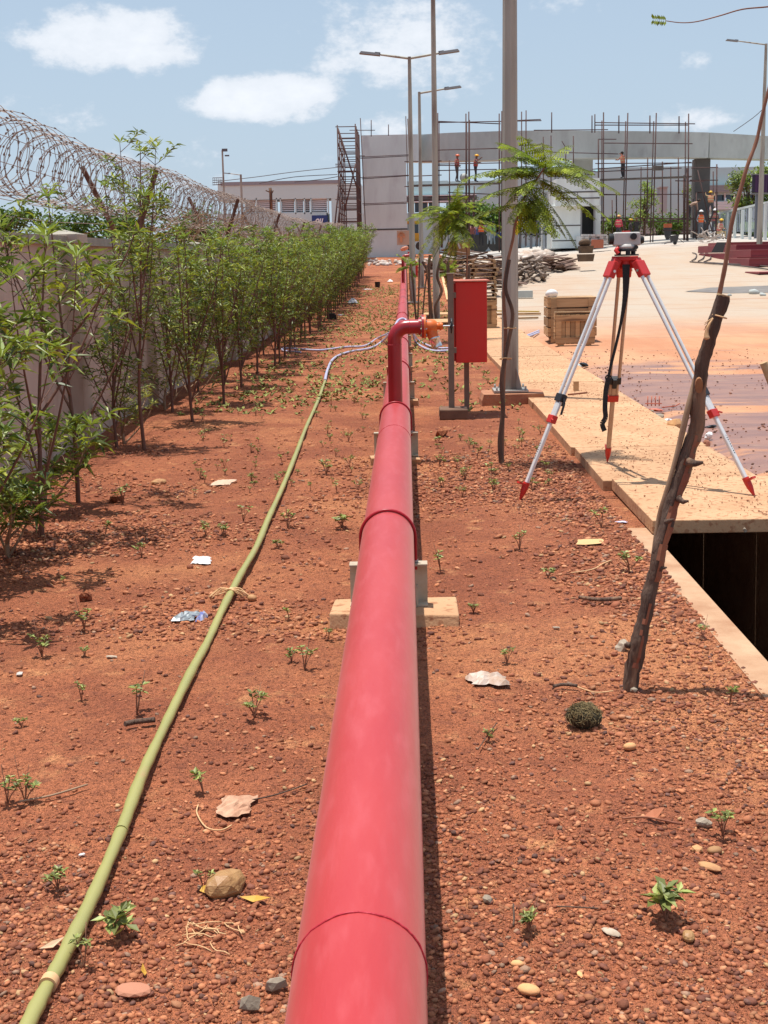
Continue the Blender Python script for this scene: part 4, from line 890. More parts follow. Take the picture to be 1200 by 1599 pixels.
# rough stakes between the lamp posts
for (l, r_, lab) in (((683, 505, 680, 478, 690, 455, 683, 430, 689, 402), .032, 'twisted grey stake wound against the slim lamp pole'), ((676, 488, 671, 455, 668, 425, 660, 408), .03, 'crooked dark stick leaning towards the double armed lamp'), ((672, 440, 670, 424, 672, 398), .035, 'short thick upright stake with a sawn top near the slim pole'),
                     ((659, 472, 664, 450, 668, 425), .018, 'thin stick crossing the crooked stake'), ((650, 460, 645, 440, 642, 412), .022, 'dark stick left of the far red cabinet'), ((652, 460, 655, 430, 655, 402), .018, 'thin stick right of the far red cabinet'), ((731, 470, 732, 440, 731, 415), .05, 'dark short post just above the hydrant cabinet'), ((703, 432, 700, 418, 698, 408), .04, 'stub of a cut post beside the small leafy sapling')):
    Yv = 31 if l[1] < 600 else 20; pts = [V(l[i], l[i + 1], Yv) for i in range(0, len(l), 2)]; g = float(macro(pts[0].x, Yv)); Yv = 31
    pts = [p for p in pts]; pts[0].z = min(pts[0].z, g); solo('wooden_stake', B().tube(spline(pts, 5), r_, 8), bark_dark, lab, 'stake', tuple(pts[0]))
# ================================================================ gate under construction
def wpt(px, py, Y): return V(px, py, Y)
def xz(px, py, Y): q = V(px, py, Y); return q.x, q.z
GY = 90.0
gt = thing('gate_frame', 'unfinished grey concrete entrance gate with a long beam on pillars', 'gate', (V(600, 390, GY).x, GY, float(macro(-3, GY))))
x0, zt = xz(565, 211, GY); x1, _ = xz(634, 209, GY); _, zb = xz(600, 398, GY)
b = B(); b.box(((x0 + x1) / 2, GY + .6, (zt + zb) / 2 - .5), (x1 - x0, 1.2, zt - zb + 1)); part('wall_pillar', b, panel_m, gt, 'tall pale slab pillar at the left end')
b = B(); _, z1 = xz(600, 358, GY); b.box(((x0 + x1) / 2, GY - .01, z1), (x1 - x0 + .04, .03, .10)); part('groove_strip', b, darkconc_m, gt)
x2, _ = xz(653, 209, GY); _, z2 = xz(640, 252, GY)
b = B(); b.box(((x1 + x2) / 2 + .003, GY + .63, (zt + z2) / 2), (x2 - x1, 1.2, zt - z2)); part('beam_end', b, panel_m, gt)
bm_ = [(654, 210, 252, 91.2), (700, 207, 251, 89.6), (790, 204, 249, 88.2), (870, 203, 247, 87.5), (960, 204, 246, 87.5), (1050, 205, 245, 88.0), (1108, 206.5, 246, 88.6), (1109.2, 206.5, 246, 88.7), (1200, 212, 248, 90), (1330, 220, 252, 93)]
def beam(seg, m, label=None):
    b = B(); vs = []
    for (px, pt, pb, Y_) in seg:
        x, z = xz(px, pt, Y_); _, zb_ = xz(px, pb, Y_); vs += [(x, Y_, z), (x, Y_, zb_), (x, Y_ + 1.6, zb_), (x, Y_ + 1.6, z)]
    k = len(seg); fs = []
    for i in range(k - 1):
        for j in range(4): fs.append((i * 4 + j, i * 4 + (j + 1) % 4, (i + 1) * 4 + (j + 1) % 4, (i + 1) * 4 + j))
    fs += [(3, 2, 1, 0), tuple((k - 1) * 4 + j for j in range(4))]; b.add(vs, fs); part('beam', b, m, gt, label)
beam(bm_[:7], conc_m, 'long curved grey beam'); beam(bm_[7:], conc_m, 'right hand length of the beam beyond the joint')
def pillar(pa, pb, pt, pbot, Y_, m, dp=1.1, lab=None):
    xa, z_t = xz(pa, pt, Y_); xb, z_b = xz(pb, pbot, Y_); b = B(); b.box(((xa + xb) / 2, Y_ + dp / 2, (z_t + z_b) / 2 - .4), (xb - xa, dp, z_t - z_b + .8)); part('pillar', b, m, gt, lab)
pillar(1087, 1107, 248, 368, 89.3, darkconc_m, 1.1, 'dark pillar under the joint of the beam'); pillar(848, 866, 300, 384, 89.2, conc_m); pillar(895, 926, 249, 292, 89.2, conc_m, 1.1, 'stub of pillar behind the guard house')
# guard house
GH = 84.0
gh = thing('guard_house', 'small pale panelled guard house with a dark doorway under the gate beam', 'guard house', (V(890, 385, GH).x, GH, yz(10, GH)))
def pbox(b, pa, pb, pt, pbot, Y_, dp, ex=0):
    xa, z_t = xz(pa, pt, Y_); xb, z_b = xz(pb, pbot, Y_); b.box(((xa + xb) / 2, Y_ + dp / 2, (z_t + z_b) / 2 - ex / 2), (abs(xb - xa), dp, z_t - z_b + ex)); return b
part('wall', pbox(B(), 863, 907, 321, 387, GH, 4), panel_m, gh); part('side_wall', pbox(B(), 930, 938, 321, 387, GH + .3, 3.8), panel_m, gh)
part('canopy', pbox(B(), 869, 937, 279, 320.5, GH - .6, 5), panel_m, gh); part('doorway', pbox(B(), 907.2, 929.8, 321, 385, GH + 1.0, .1), pm('dark_doorway', (.02, .02, .022)), gh)
part('door_frame', pbox(pbox(B(), 907.2, 909, 321, 385, GH, .3), 928, 929.8, 321, 385, GH, .3), pm('grey_frame', (.25, .25, .26)), gh)
b = B(); pbox(b, 869, 937, 299, 299.8, GH - .62, .03); pbox(b, 902, 902.6, 300, 309, GH - .62, .03); pbox(b, 869, 937, 309, 309.7, GH - .62, .03); pbox(b, 863, 907, 351.5, 352.3, GH - .02, .03); pbox(b, 863, 907, 375, 375.8, GH - .02, .03); part('panel_joints', b, darkconc_m, gh)
part('door_post', pbox(B(), 901, 907, 368, 385, GH - .4, .3), panel_m, gh)
# steel gate with bars left of the guard house
ig = thing('steel_gate', 'grey steel bar gate standing between the lamp post and the guard house', 'gate', (V(830, 384, 86).x, 86, yz(8, 86)))
pbox_ = lambda *a: part('bar', pbox(B(), *a), pm('gate_grey', (.17, .17, .18)), ig)
for px in (812, 820, 838, 843, 852): pbox_(px, px + 1.3, 345, 386, 86, .05)
part('gate_post', pbox(B(), 828, 832, 341, 388, 86, .2), pm('gate_grey', 0), ig); part('rail', pbox(B(), 806, 855, 345, 346.3, 86, .05), pm('gate_grey', 0), ig); part('rail', pbox(B(), 806, 855, 365, 366.2, 86, .05), pm('gate_grey', 0), ig)
part('gate_leaf', pbox(B(), 849, 861, 343, 388, 87.2, .2), pm('light_steel', (.42, .46, .52)), ig)

# ---------------------------------------------------------------- scaffolds
def pole_(name, par, a, c, r=.05, m=scaf_m, n=6): part(name, B().tube([a, c], r, n, smooth=True), m, par)
def scaffold(label, Y, vert, horiz, planks=(), diag=(), dep=0, r=.042):
    q = V(vert[0][0], vert[0][2], Y); t = thing('scaffold', label, 'scaffold', tuple(q))
    for v_ in vert:
        px, a, c = v_[:3]; px2 = v_[3] if len(v_) > 3 else px; dy = v_[4] if len(v_) > 4 else 0; pole_('upright_pole', t, V(px, a, Y + dy), V(px2, c, Y + dy) - Vector((0, 0, .15)), r)
        if c > 340 and Y < 88: p_, q_ = V(px, a + 9, Y), V(px2, c, Y); pole_('upright_pole', t, p_ + Vector((.12, 1.5 + dy, 0)), q_ + Vector((.12, 1.5 + dy, -.15)), r * .9)
    for h_ in horiz:
        pa, ya, pb, yb = h_[:4]; dy = h_[4] if len(h_) > 4 else 0; pole_('ledger_pole', t, V(pa, ya, Y + .1 + dy), V(pb, yb, Y + .1 + dy), r * .8)
    for (pa, ya, pb, yb) in planks: b = B(); b.bar(V(pa, ya, Y + .5), V(pb, yb, Y + .5), 1.0, .08); part('plank', b, plank_m, t)
    for (pa, ya, pb, yb) in diag: pole_('brace_pole', t, V(pa, ya, Y - .1), V(pb, yb, Y - .1), r * .8)
    return t
# ladder tower left of the gate, two faces and rungs going back
tw = thing('scaffold', 'tall narrow scaffold tower at the left end of the gate', 'scaffold', tuple(V(545, 392, 82)))
TY = [80, 83, 86, 89, 92]; rn = random.Random(9)
for k, Y_ in enumerate(TY):
    t_ = k / 4; pl, pr_ = lerp(527, 538, t_), lerp(555, 561, t_); top_l, top_r = lerp(195, 232, t_), lerp(193, 210, t_)
    pole_('upright_pole', tw, V(pl, top_l, Y_), V(pl + 5, 400, Y_), .042); pole_('upright_pole', tw, V(pr_, top_r, Y_), V(pr_ + 5, 400, Y_), .042)
    for j in range(9):
        yl = lerp(top_l + 3, 345, j / 8) + rn.uniform(-4, 4)
        pole_('rung_pole', tw, V(pl - (3 if j % 3 == 0 else 0), yl, Y_), V(pr_ + 2, yl - .5, Y_), .028)
for j in range(7):
    a = V(527 + j * .6, 200 + j * 22, 80); c = V(538 + j * .6, 236 + j * 17, 92); pole_('ledger_pole', tw, a, c, .04); a = V(555.5 + j * .6, 200 + j * 22, 80); c = V(561 + j * .6, 214 + j * 20, 92); pole_('ledger_pole', tw, a, c, .04)
for (a, c) in (((531, 275), (519, 392)), ((533, 300), (524, 392)), ((538, 330), (556, 255)), ((528, 200), (560, 300))): pole_('brace_pole', tw, V(*a, 79.6), V(*c, 79.6), .05)
scaffold('scaffold poles lashed against the face of the tall pale pillar', 88.9, [(563, 184, 392, 573), (580, 187, 209), (607, 194, 208), (634, 181, 395, 641), (637, 185, 392, 645)],
         [(546, 203, 586, 203), (560, 245, 645, 241), (563, 247, 640, 243), (562, 277, 643, 273), (565, 279, 640, 274), (566, 318, 640, 315), (568, 320, 636, 317), (558, 243, 570, 243), (524, 259, 560, 258)], r=.032)
scaffold('scaffold bay with two men on its boards, left of the thick lamp post', 85.5, [(684, 176, 395), (728, 177, 360), (732.5, 174, 395), (780, 177, 390), (784, 173, 395), (702, 250, 345, 703, 2), (715, 290, 345, 716, 2), (741, 290, 350, 741, 2)],
         [(682, 191, 846, 188), (684, 189, 782, 193), (684, 234, 790, 231), (676, 256, 784, 254), (684, 266, 776, 264), (676, 258, 720, 258), (632, 252, 690, 251), (632, 291, 690, 289), (640, 306, 740, 308), (640, 313, 735, 312), (640, 275, 690, 273), (700, 300, 790, 304)],
         [(640, 290, 782, 286)], r=.042)
scaffold('scaffold poles in front of the beam behind the feathery sapling', 85.8, [(815, 174, 300), (822, 172, 380), (806, 260, 378, 807, 1), (849, 213, 300), (862, 175, 203), (861, 211, 300), (884, 350 - 112, 300, 884), (896, 212, 300), (925, 180, 203), (929.5, 178, 203)],
         [(800, 188, 845, 186), (834, 203, 950, 202), (852, 237, 966, 240), (800, 262, 930, 267), (855, 276, 930, 272), (800, 290, 860, 296), (935, 217, 963, 217)], diag=[(878, 220, 886, 234)], r=.038)
scaffold('wide scaffold with one man on its boards, right of the guard house', 84.5, [(943, 175, 372), (935, 217, 275), (967, 180, 204), (981, 176, 372, 976), (1015.5, 180, 204), (1025.5, 176, 374, 1020), (1061, 181, 204), (1076, 177, 372, 1075), (1012, 246, 345, 1011, 1.5), (1035, 252, 340, 1035, 2), (1060, 246, 345, 1060, 1.5), (1073, 262, 372), (963, 300, 372, 964, 1)],
         [(930, 191, 1086, 193), (930, 195, 1075, 195), (942, 223, 1082, 224), (925, 264, 1080, 253), (930, 255, 1082, 254), (930, 268, 1065, 262), (932, 304, 1075, 303), (935, 303, 985, 304), (1055, 282, 1100, 283), (930, 340, 1075, 341), (940, 345, 1070, 346), (1035, 359, 1085, 360)],
         [(928, 281, 1078, 276)], r=.042)
b = B(); b.box(V(1028, 262, 84.2), (.62, .4, .28)); solo('mortar_tub', b, plank_m, 'dark mortar tub on the wide scaffold near its middle', 'tub', tuple(V(1028, 267, 84.2)))
b = B(); b.blob(V(725, 277, 85.9), (.5, .4, .55), 2, 2, .1); solo('cement_sack', b, conc_m, 'grey sack between the two men on the scaffold boards', 'sack', tuple(V(725, 285, 85.9)))
scaffold('small scaffold round the dark pillar', 86.6, [(1074, 262, 372), (1120, 256, 372), (1088, 300, 372, 1088), (1118.5, 340, 372)], [(1080, 262, 1122, 261), (1078, 281, 1122, 281), (1090, 300, 1122, 301), (1040, 343, 1125, 341), (1075, 360, 1122, 360)], [(1062, 342, 1115, 341)], [(1090, 265, 1112, 360), (1100, 368, 1116, 330)], r=.045)

# ---------------------------------------------------------------- background buildings
BW = 135.0
bl = thing('warehouse', 'long pale warehouse wall with louvred openings behind the boundary wall', 'building', tuple(V(440, 345, BW)))
part('wall', pbox(B(), 340, 533, 286, 309, BW, 6), build2_m, bl); part('wall', pbox(B(), 517, 566, 286.5, 410, BW + .02, 6), build2_m, bl); part('wall', pbox(B(), 340, 512, 334, 410, BW, 6), build2_m, bl)
part('roof_edge', pbox(B(), 345, 533, 284.2, 286, BW - .1, 6.2), pm('roof_edge_grey', (.3, .3, .32)), bl)
for (pa, pb_, tone_) in ((384, 399, 'brown'), (401, 431, 'brown'), (440, 460, 'brown'), (463, 474, 'sky'), (477, 484, 'brown'), (485, 511, 'sky')):
    part('opening', pbox(B(), pa, pb_, 309, 334, BW + 3, .1), pm('brown_inside', (.26, .22, .20)) if tone_ == 'brown' else pm('bright_inside', (.62, .66, .70)), bl)
    for k in range(8): part('louver_blade', pbox(B(), pa, pb_, 310 + k * 3.0, 311.1 + k * 3.0, BW + .3, .3), louv_m if tone_ == 'brown' else pm('white_blade', (.8, .8, .8)), bl)
for px in (382, 399.5, 431, 437, 460.5, 474.5, 484.5, 511.5): part('mullion', pbox(B(), px, px + 2.6, 309, 334, BW, .5), build2_m, bl)
sg = thing('blue_sign', 'dark blue signboard with white slanted letters hanging on the warehouse', 'sign', tuple(V(500, 351, BW - 1)))
part('board', pbox(B(), 487, 512, 336, 351, BW - 1.2, .1), blue_m, sg)
tc_ = bpy.data.curves.new('lettering', 'FONT'); tc_.body = 'ou'; tc_.size = 1.0; tc_.extrude = .02; tc_.shear = .35; tc_.offset = .03
to = bpy.data.objects.new('lettering', tc_); C.objects.link(to); to.parent = sg; q = V(492, 348, BW - 1.28) - sg.location; to.location = q; to.rotation_euler = (math.pi / 2, 0, 0); tc_.materials.append(pm('sign_white', (.8, .8, .82))); tm_ = bpy.data.meshes.new_from_object(to); bpy.data.objects.remove(to); to = bpy.data.objects.new('lettering', tm_); C.objects.link(to); to.parent = sg; to.location = q; to.rotation_euler = (math.pi / 2, 0, 0); to.scale = (.72, .9, 1)
b2 = thing('factory_building', 'long pale blue grey factory hall behind the gate', 'building', tuple(V(800, 345, 150)))
for (pa, pb_, pt, pbt) in ((636, 700, 283, 312), (700, 800, 283, 410), (800, 935, 270, 312), (935, 1085, 262, 410), (1085, 1320, 262, 300)): part('wall', pbox(B(), pa, pb_, pt, pbt, 150, 8), build_m, b2)
part('wall', pbox(B(), 560, 700, 334, 410, 150, 8), build_m, b2)
for k in range(6): part('shade_louver', pbox(B(), 634, 745, 305 + k * 1.6, 305.7 + k * 1.6, 149, .8), louv_m, b2)
for (pa, pb_) in ((637, 646), (648, 657), (660, 668), (670, 679), (730, 742), (746, 752)):
    f = part('window', pbox(B(), pa, pb_, 313, 331, 150.6 if pb_ < 700 else 149.95, .1), glass_m, b2); part('window_frame', pbox(pbox(B(), pb_ - .6, pb_ + .8, 313, 331, 149.9, .2), pa, pb_, 312.3, 313.2, 149.9, .2), louv_m, f)
for (pa, pb_) in ((1105, 1118), (1120, 1132), (1135, 1147), (1150, 1160), (1163, 1178)):
    f = part('window', pbox(B(), pa, pb_, 302, 313, 150.4, .1), glass_m, b2); part('window_frame', pbox(B(), pb_, pb_ + 1.6, 301, 314, 149.9, .3), louv_m, f)
part('wall', pbox(B(), 1085, 1320, 314, 400, 150, 8), build_m, b2); part('wall', pbox(B(), 800, 935, 312, 400, 150.3, 8), build_m, b2)
for k in range(5): part('shade_louver', pbox(B(), 1107, 1150, 289 + k * 2.2, 290 + k * 2.2, 149, .8), pm('louver_grey', (.3, .3, .3)), b2); part('balustrade_rail', pbox(B(), 1107, 1160, 315 + k * 2.5, 315.9 + k * 2.5, 149, .2), louv_m, b2)
part('chimney_shaft', pbox(B(), 1031, 1042, 292, 332, 146, 1.5), pm('shaft_grey', (.36, .37, .37)), b2); part('chimney_cap', pbox(B(), 1030, 1044, 291, 292.4, 145.8, 1.9), pm('shaft_grey', 0), b2)
b = B(); 
for k in range(6): pbox(b, 332 + k * 2.9, 332.6 + k * 2.9, 277, 289, 128, .15)
for k in range(4): pbox(b, 332, 347, 277 + k * 3.6, 277.6 + k * 3.6, 128.05, .15)
solo('roof_frame', b, rust_m, 'small rusty grid frame above the warehouse roof', 'frame', tuple(V(340, 289, 128)))
# overhead wires
for l, lab in ((((340, 283), (400, 276), (460, 268), (527, 261)), 'uppermost overhead wire above the warehouse roof'), (((405, 286), (460, 276), (527, 272)), 'middle overhead wire above the warehouse roof'), (((460, 284), (500, 280), (530, 275)), 'lowest overhead wire above the warehouse roof'), (((1146, 205), (1176, 184), (1192, 170)), 'thin wire slanting up from the gate beam at the right')):
    solo('overhead_wire', B().tube(spline([V(px, py, 120) for px, py in l], 4), .03, 4, False), pm('wire_dark', (.08, .08, .09)), lab, 'wire', tuple(V(l[0][0], l[0][1], 120)))
# dark bare pole by the warehouse
b = B(); b.tube([V(424, 335, 110), V(423, 300, 110), V(422, 293, 110)], .14, 6); b.tube([V(422, 300, 110), V(415, 297, 110)], .05, 4); b.tube([V(423, 305, 110), V(427, 297, 110)], .05, 4); solo('dead_trunk', b, bark_dark, 'dark dead trunk standing before the louvred openings', 'trunk', tuple(V(424, 335, 110)))
# purple hoarding on posts right
hb2 = thing('purple_hoarding', 'purple striped hoarding on a dark post at the far right', 'hoarding', tuple(V(1190, 365, 76)))
for i, px in enumerate(range(1176, 1215, 4)): part('board_strip', pbox(B(), px, px + 3.4, 273, 300, 76, .1), pm('hoarding_purple' if i % 3 else 'hoarding_dark', (.055, .02, .075) if i % 3 else (.025, .018, .04)), hb2)
part('frame_rail', pbox(pbox(B(), 1174, 1216, 301, 302.5, 76, .1), 1174, 1216, 271.5, 272.8, 76, .1), pm('gate_grey', 0), hb2); part('post', pbox(B(), 1181.5, 1187, 302, 372, 76.2, .2), pm('post_slate', (.12, .14, .17)), hb2)
# pale paling wall, plinth kerb and road edge behind the yard
wf = thing('paling_fence', 'low pale paling fence along the road behind the gate', 'fence', tuple(V(1000, 370, 104)))
for i in range(66): part('paling', pbox(B(), 938 + i * 2.3, 939.4 + i * 2.3, 346, 368, 104, .1), pm('pale_paint', (.55, .56, .58)), wf)
part('top_rail', pbox(B(), 930, 1095, 345, 346.5, 104, .15), pm('gate_grey', 0), wf); part('plinth', pbox(B(), 930, 1100, 366, 372, 104, .3, .6), panel_m, wf)
kb = thing('painted_kerb', 'black and white painted kerb at the far side of the yard', 'kerb', tuple(V(1000, 372, 98)))
for i in range(20): part('kerb_stone', pbox(B(), 932 + i * 8.4, 940.2 + i * 8.4, 367.5 - i * .05, 371.5 - i * .05, 97, .4, .2), pm('kerb_black', (.03, .03, .03)) if i % 2 else pm('kerb_white', (.62, .55, .5)), kb)
rf = thing('panel_fence', 'light concrete post fence climbing at the right edge behind the leaning stake', 'fence', tuple(V(1170, 372, 88)))
for i, (px, pt, pbt) in enumerate(((1112, 335, 362), (1124, 334, 362), (1136, 331, 362), (1148, 330, 362), (1160, 327, 362), (1172, 324, 362), (1196, 317, 364))): part('fence_post', pbox(B(), px, px + 2.4, pt, pbt, 92 - i * 1.5, .3, .5), panel_m, rf)
b = B(); b.bar(V(1110, 336, 92), V(1215, 312, 82), .1, .12); part('top_rail', b, panel_m, rf)
for i in range(36): part('wire_bar', pbox(B(), 1112 + i * 2.7, 1112.4 + i * 2.7, 336 - i * .55, 362, 91.5 - i * .25, .04), pm('light_steel', 0), rf)
b = B(); q = V(1170, 366, 90); b.blob((q.x + 4, q.y + 2, q.z - .2), (16, 7, 1.0), 4, 3, .1); solo('grass_bank', b, pm('grass_green', (.09, .16, .035), .9, (.14, .2, .05), .8), 'green grass bank in front of the panel fence', None, (q.x, q.y, q.z), kind='structure')

# ---------------------------------------------------------------- far trees and hedges
def clump_tree(label, px, pyb, pyt, wpx, Y, seed, n=900, trunk=True, m=None, name='tree', leafs=.26, squash=1.0, tone_=1.0, gap=.5):
    base = V(px, pyb, Y); top = V(px, pyt, Y); H = top.z - base.z; W = wpx / F * Y / 2; rn = random.Random(seed)
    t = thing(name, label, 'tree' if trunk else 'bush', tuple(base)); lf = B(); wd = B()
    cents = []
    for i in range(14):
        a = rn.uniform(0, 6.28); r_ = W * math.sqrt(rn.random()) * .8; h_ = (rn.uniform(.35, .95) if trunk else rn.uniform(.1, .85)) * H; cents.append(Vector((base.x + r_ * math.cos(a), base.y + r_ * math.sin(a) * squash, base.z + h_)))
    if trunk:
        wd.tube([base - Vector((0, 0, .3)), base + Vector((.05, 0, H * .3)), base + Vector((0, .05, H * .8))], [W * .07 + .04, W * .05 + .03, .02], 7)
    for c in cents:
        if trunk: wd.tube([base + Vector((0, 0, H * .25)), lerp(base + Vector((0, 0, H * .4)), c, .5), c], [.05, .035, .015], 4, False)
    for i in range(n):
        c = rn.choice(cents); s_ = W * gap; p = c + Vector((rn.gauss(0, 1) * s_ * .5, rn.gauss(0, 1) * s_ * .5, rn.gauss(0, 1) * min(s_, H * .4) * .4))
        if p.z < base.z: p.z = base.z + rn.random() * .4
        d = Vector((rn.uniform(-1, 1), rn.uniform(-1, 1), rn.uniform(-.6, 1))); leaf(lf, p, d, leafs * rn.uniform(.7, 1.4), leafs * .45, rn, .2, tone_ * rn.choice((.6, .8, 1, 1.2, 1.6)))
    part('trunk', wd, bark_dark, t) if trunk else None
    part('crown' if trunk else 'foliage', lf, m or farleaf_m, t); return t
clump_tree('slim young tree seen through the wide scaffold', 1006, 368, 282, 44, 99, 1, 1100, m=leaf_m, leafs=.24, tone_=1.5, gap=.34)
clump_tree('green tree at the right beside the purple hoarding', 1168, 362, 250, 62, 100, 2, 1900, m=leaf_m, leafs=.32, tone_=1.2, gap=.42)
clump_tree('tree half hidden behind the dark pillar', 1080, 362, 288, 26, 104, 3, 500, m=leaf_m, tone_=1.3)
clump_tree('dark reddish green tree behind the hoarding', 1205, 362, 295, 60, 101, 4, 1400, tone_=.8)
for i, (px, pt, wpx, lab) in enumerate(((952, 340, 40, 'low bright bush left of the slim young tree'), (985, 338, 46, 'bright bush at the foot of the slim young tree'), (1030, 333, 50, 'bright bush below the grey shaft'), (1062, 336, 40, 'bush left of the dark pillar'), (1130, 330, 50, 'bush in front of the factory windows'), (1155, 335, 40, 'bush before the panel fence'))):
    clump_tree(lab, px, 366, pt, wpx, 101, 20 + i, 700, False, name='bush', leafs=.28, tone_=1.35)
for i, (px, pt, wpx, pb_, lab) in enumerate(((712, 322, 40, 378, 'green tree mass behind the digger'), (742, 312, 50, 378, 'bright leafy tree behind the man in orange vest'), (775, 322, 46, 380, 'leafy tree left of the thick lamp post'), (812, 318, 44, 382, 'leafy tree behind the bar gate'), (838, 325, 36, 384, 'leafy tree at the right end of the bar gate'), (690, 330, 30, 380, 'small tree beside the slim lamp pole'))):
    clump_tree(lab, px, pb_, pt, wpx, 98, 40 + i, 1300, True, name='tree', leafs=.30, tone_=1.3, gap=.5)
for i, (px, pt, wpx, lab) in enumerate(((120, 322, 110, 'green treetop behind the wall left of the first bracket'), (205, 326, 90, 'green treetop behind the wall at the first bracket'), (300, 335, 110, 'green treetop behind the wall past the tallest shrub'), (20, 330, 90, 'green treetop behind the wall at the left edge'))):
    clump_tree(lab, px, 420, pt, wpx, 60 + i, 60 + i, 1500, True, name='tree', leafs=.30, tone_=1.1, gap=.45)

# ================================================================ people
def person(name, label, px, pyf, Y, vest, helm=None, pose='stand', face=0.0, h=1.66, shirt=(.1, .1, .12), trou=(.05, .05, .06), z=None, sc=1.0):
    f = V(px, pyf, Y); t = thing(name, label, 'person', tuple(f)); rn = random.Random(int(px * 7))
    J = {}; bend = {'stand': .04, 'bend': 1.15, 'sit': .25, 'climb': .15, 'reach': .1}[pose]
    hip = .92 if pose not in ('sit', 'bend') else (.50 if pose == 'sit' else .86)
    P = lambda x, y, z: Vector((x, y, z))
    J['pel'] = P(0, 0, hip); s_, c_ = math.sin(bend), math.cos(bend); J['chest'] = J['pel'] + P(0, -s_ * .38, c_ * .38); J['neck'] = J['pel'] + P(0, -s_ * .54, c_ * .54); J['head'] = J['neck'] + P(0, -s_ * .10 - .02, c_ * .10 + .02); J['top'] = J['head'] + P(0, -s_ * .1, .13)
    rad = {'pel': .14, 'chest': .155, 'neck': .062, 'head': .088, 'top': .07}; E = [('pel', 'chest'), ('chest', 'neck'), ('neck', 'head'), ('head', 'top')]
    for s in (-1, 1):
        k = 'l' if s < 0 else 'r'
        J['hp' + k] = J['pel'] + P(s * .09, 0, -.06); J['sh' + k] = J['neck'] + P(s * .17, s_ * .06, -.07)
        if pose == 'sit': J['kn' + k] = P(s * .13, -.40, .50); J['an' + k] = P(s * .13, -.42, .08); J['to' + k] = P(s * .14, -.56, .04)
        elif pose == 'climb': J['kn' + k] = P(s * .11, -.18 if s > 0 else 0, .48 + (.15 if s > 0 else 0)); J['an' + k] = P(s * .11, 0, .08 + (.28 if s > 0 else 0)); J['to' + k] = J['an' + k] + P(0, -.14, -.04)
        else: J['kn' + k] = P(s * .105, -.03 + s * .02, .48); J['an' + k] = P(s * .12, .02 - s * .03, .08); J['to' + k] = P(s * .14, -.14 - s * .03, .035)
        if pose == 'reach': J['el' + k] = J['sh' + k] + P(s * .16, -.14, .02 if s > 0 else -.2); J['ha' + k] = J['el' + k] + P(-s * .02, -.2, .16 if s > 0 else .02)
        elif pose == 'bend': J['el' + k] = J['sh' + k] + P(s * .04, -.05, -.28); J['ha' + k] = J['el' + k] + P(-s * .03, -.04, -.25)
        elif pose == 'climb': J['el' + k] = J['sh' + k] + P(s * .12, -.16, .06); J['ha' + k] = J['el' + k] + P(0, -.12, .22)
        elif pose == 'sit': J['el' + k] = J['sh' + k] + P(s * .07, -.05, -.27); J['ha' + k] = J['el' + k] + P(-s * .05, -.22, -.02)
        else: J['el' + k] = J['sh' + k] + P(s * .09, .03, -.27); J['ha' + k] = J['el' + k] + P(-s * .04 if rn.random() < .5 else s * .01, -.16, -.16)
        rad.update({'hp' + k: .10, 'kn' + k: .062, 'an' + k: .045, 'to' + k: .04, 'sh' + k: .06, 'el' + k: .042, 'ha' + k: .036}); E += [('pel', 'hp' + k), ('hp' + k, 'kn' + k), ('kn' + k, 'an' + k), ('an' + k, 'to' + k), ('chest', 'sh' + k), ('sh' + k, 'el' + k), ('el' + k, 'ha' + k)]
    K = list(J); me = bpy.data.meshes.new('body'); me.from_pydata([tuple(J[k]) for k in K], [(K.index(a), K.index(c)) for a, c in E], [])
    o = bpy.data.objects.new('body', me); C.objects.link(o); md = o.modifiers.new('s', 'SKIN'); 
    for i, k in enumerate(K): me.skin_vertices[0].data[i].radius = (rad[k] * (1.15 if k in ('chest', 'pel') else 1), rad[k] * (.8 if k in ('chest', 'pel') else 1)); me.skin_vertices[0].data[i].use_root = (k == 'pel')
    o.modifiers.new('u', 'SUBSURF').levels = 1
    dg = bpy.context.evaluated_depsgraph_get(); m2 = bpy.data.meshes.new_from_object(o.evaluated_get(dg)); C.objects.unlink(o); bpy.data.objects.remove(o)
    skin = pm('skin_brown', (.16, .075, .045)); sh = pm('shirt_%d' % (px * 10), shirt); trm = pm('trousers_%d' % (px * 10), trou); shoe = pm('shoe_dark', (.03, .025, .02))
    for q in (skin, sh, trm, shoe): m2.materials.append(q)
    nk, pl = J['neck'], J['pel']; ax = (nk - pl).normalized()
    for p in m2.polygons:
        c = p.center; tt = (c - pl).dot(ax); near_h = min((c - J['hal']).length, (c - J['har']).length); 
        if near_h < .09 or ((c - J['head']).length < .16 and tt > .55): p.material_index = 0
        elif min((c - J['tol']).length, (c - J['tor']).length) < .13: p.material_index = 3
        elif tt > .02 and not (pose == 'sit' and c.y < -.12 and c.z < .62): p.material_index = 1
        else: p.material_index = 2
        p.use_smooth = True
    bo = bpy.data.objects.new('body', m2); C.objects.link(bo); bo.parent = t
    R = Matrix.Rotation(face, 4, 'Z') @ Matrix.Scale(h / 1.68 * sc, 4); bo.matrix_local = R
    def add(nm, b, m_):
        oo = bpy.data.objects.new(nm, b.mesh(nm, m_)); C.objects.link(oo); oo.parent = t; oo.matrix_local = R
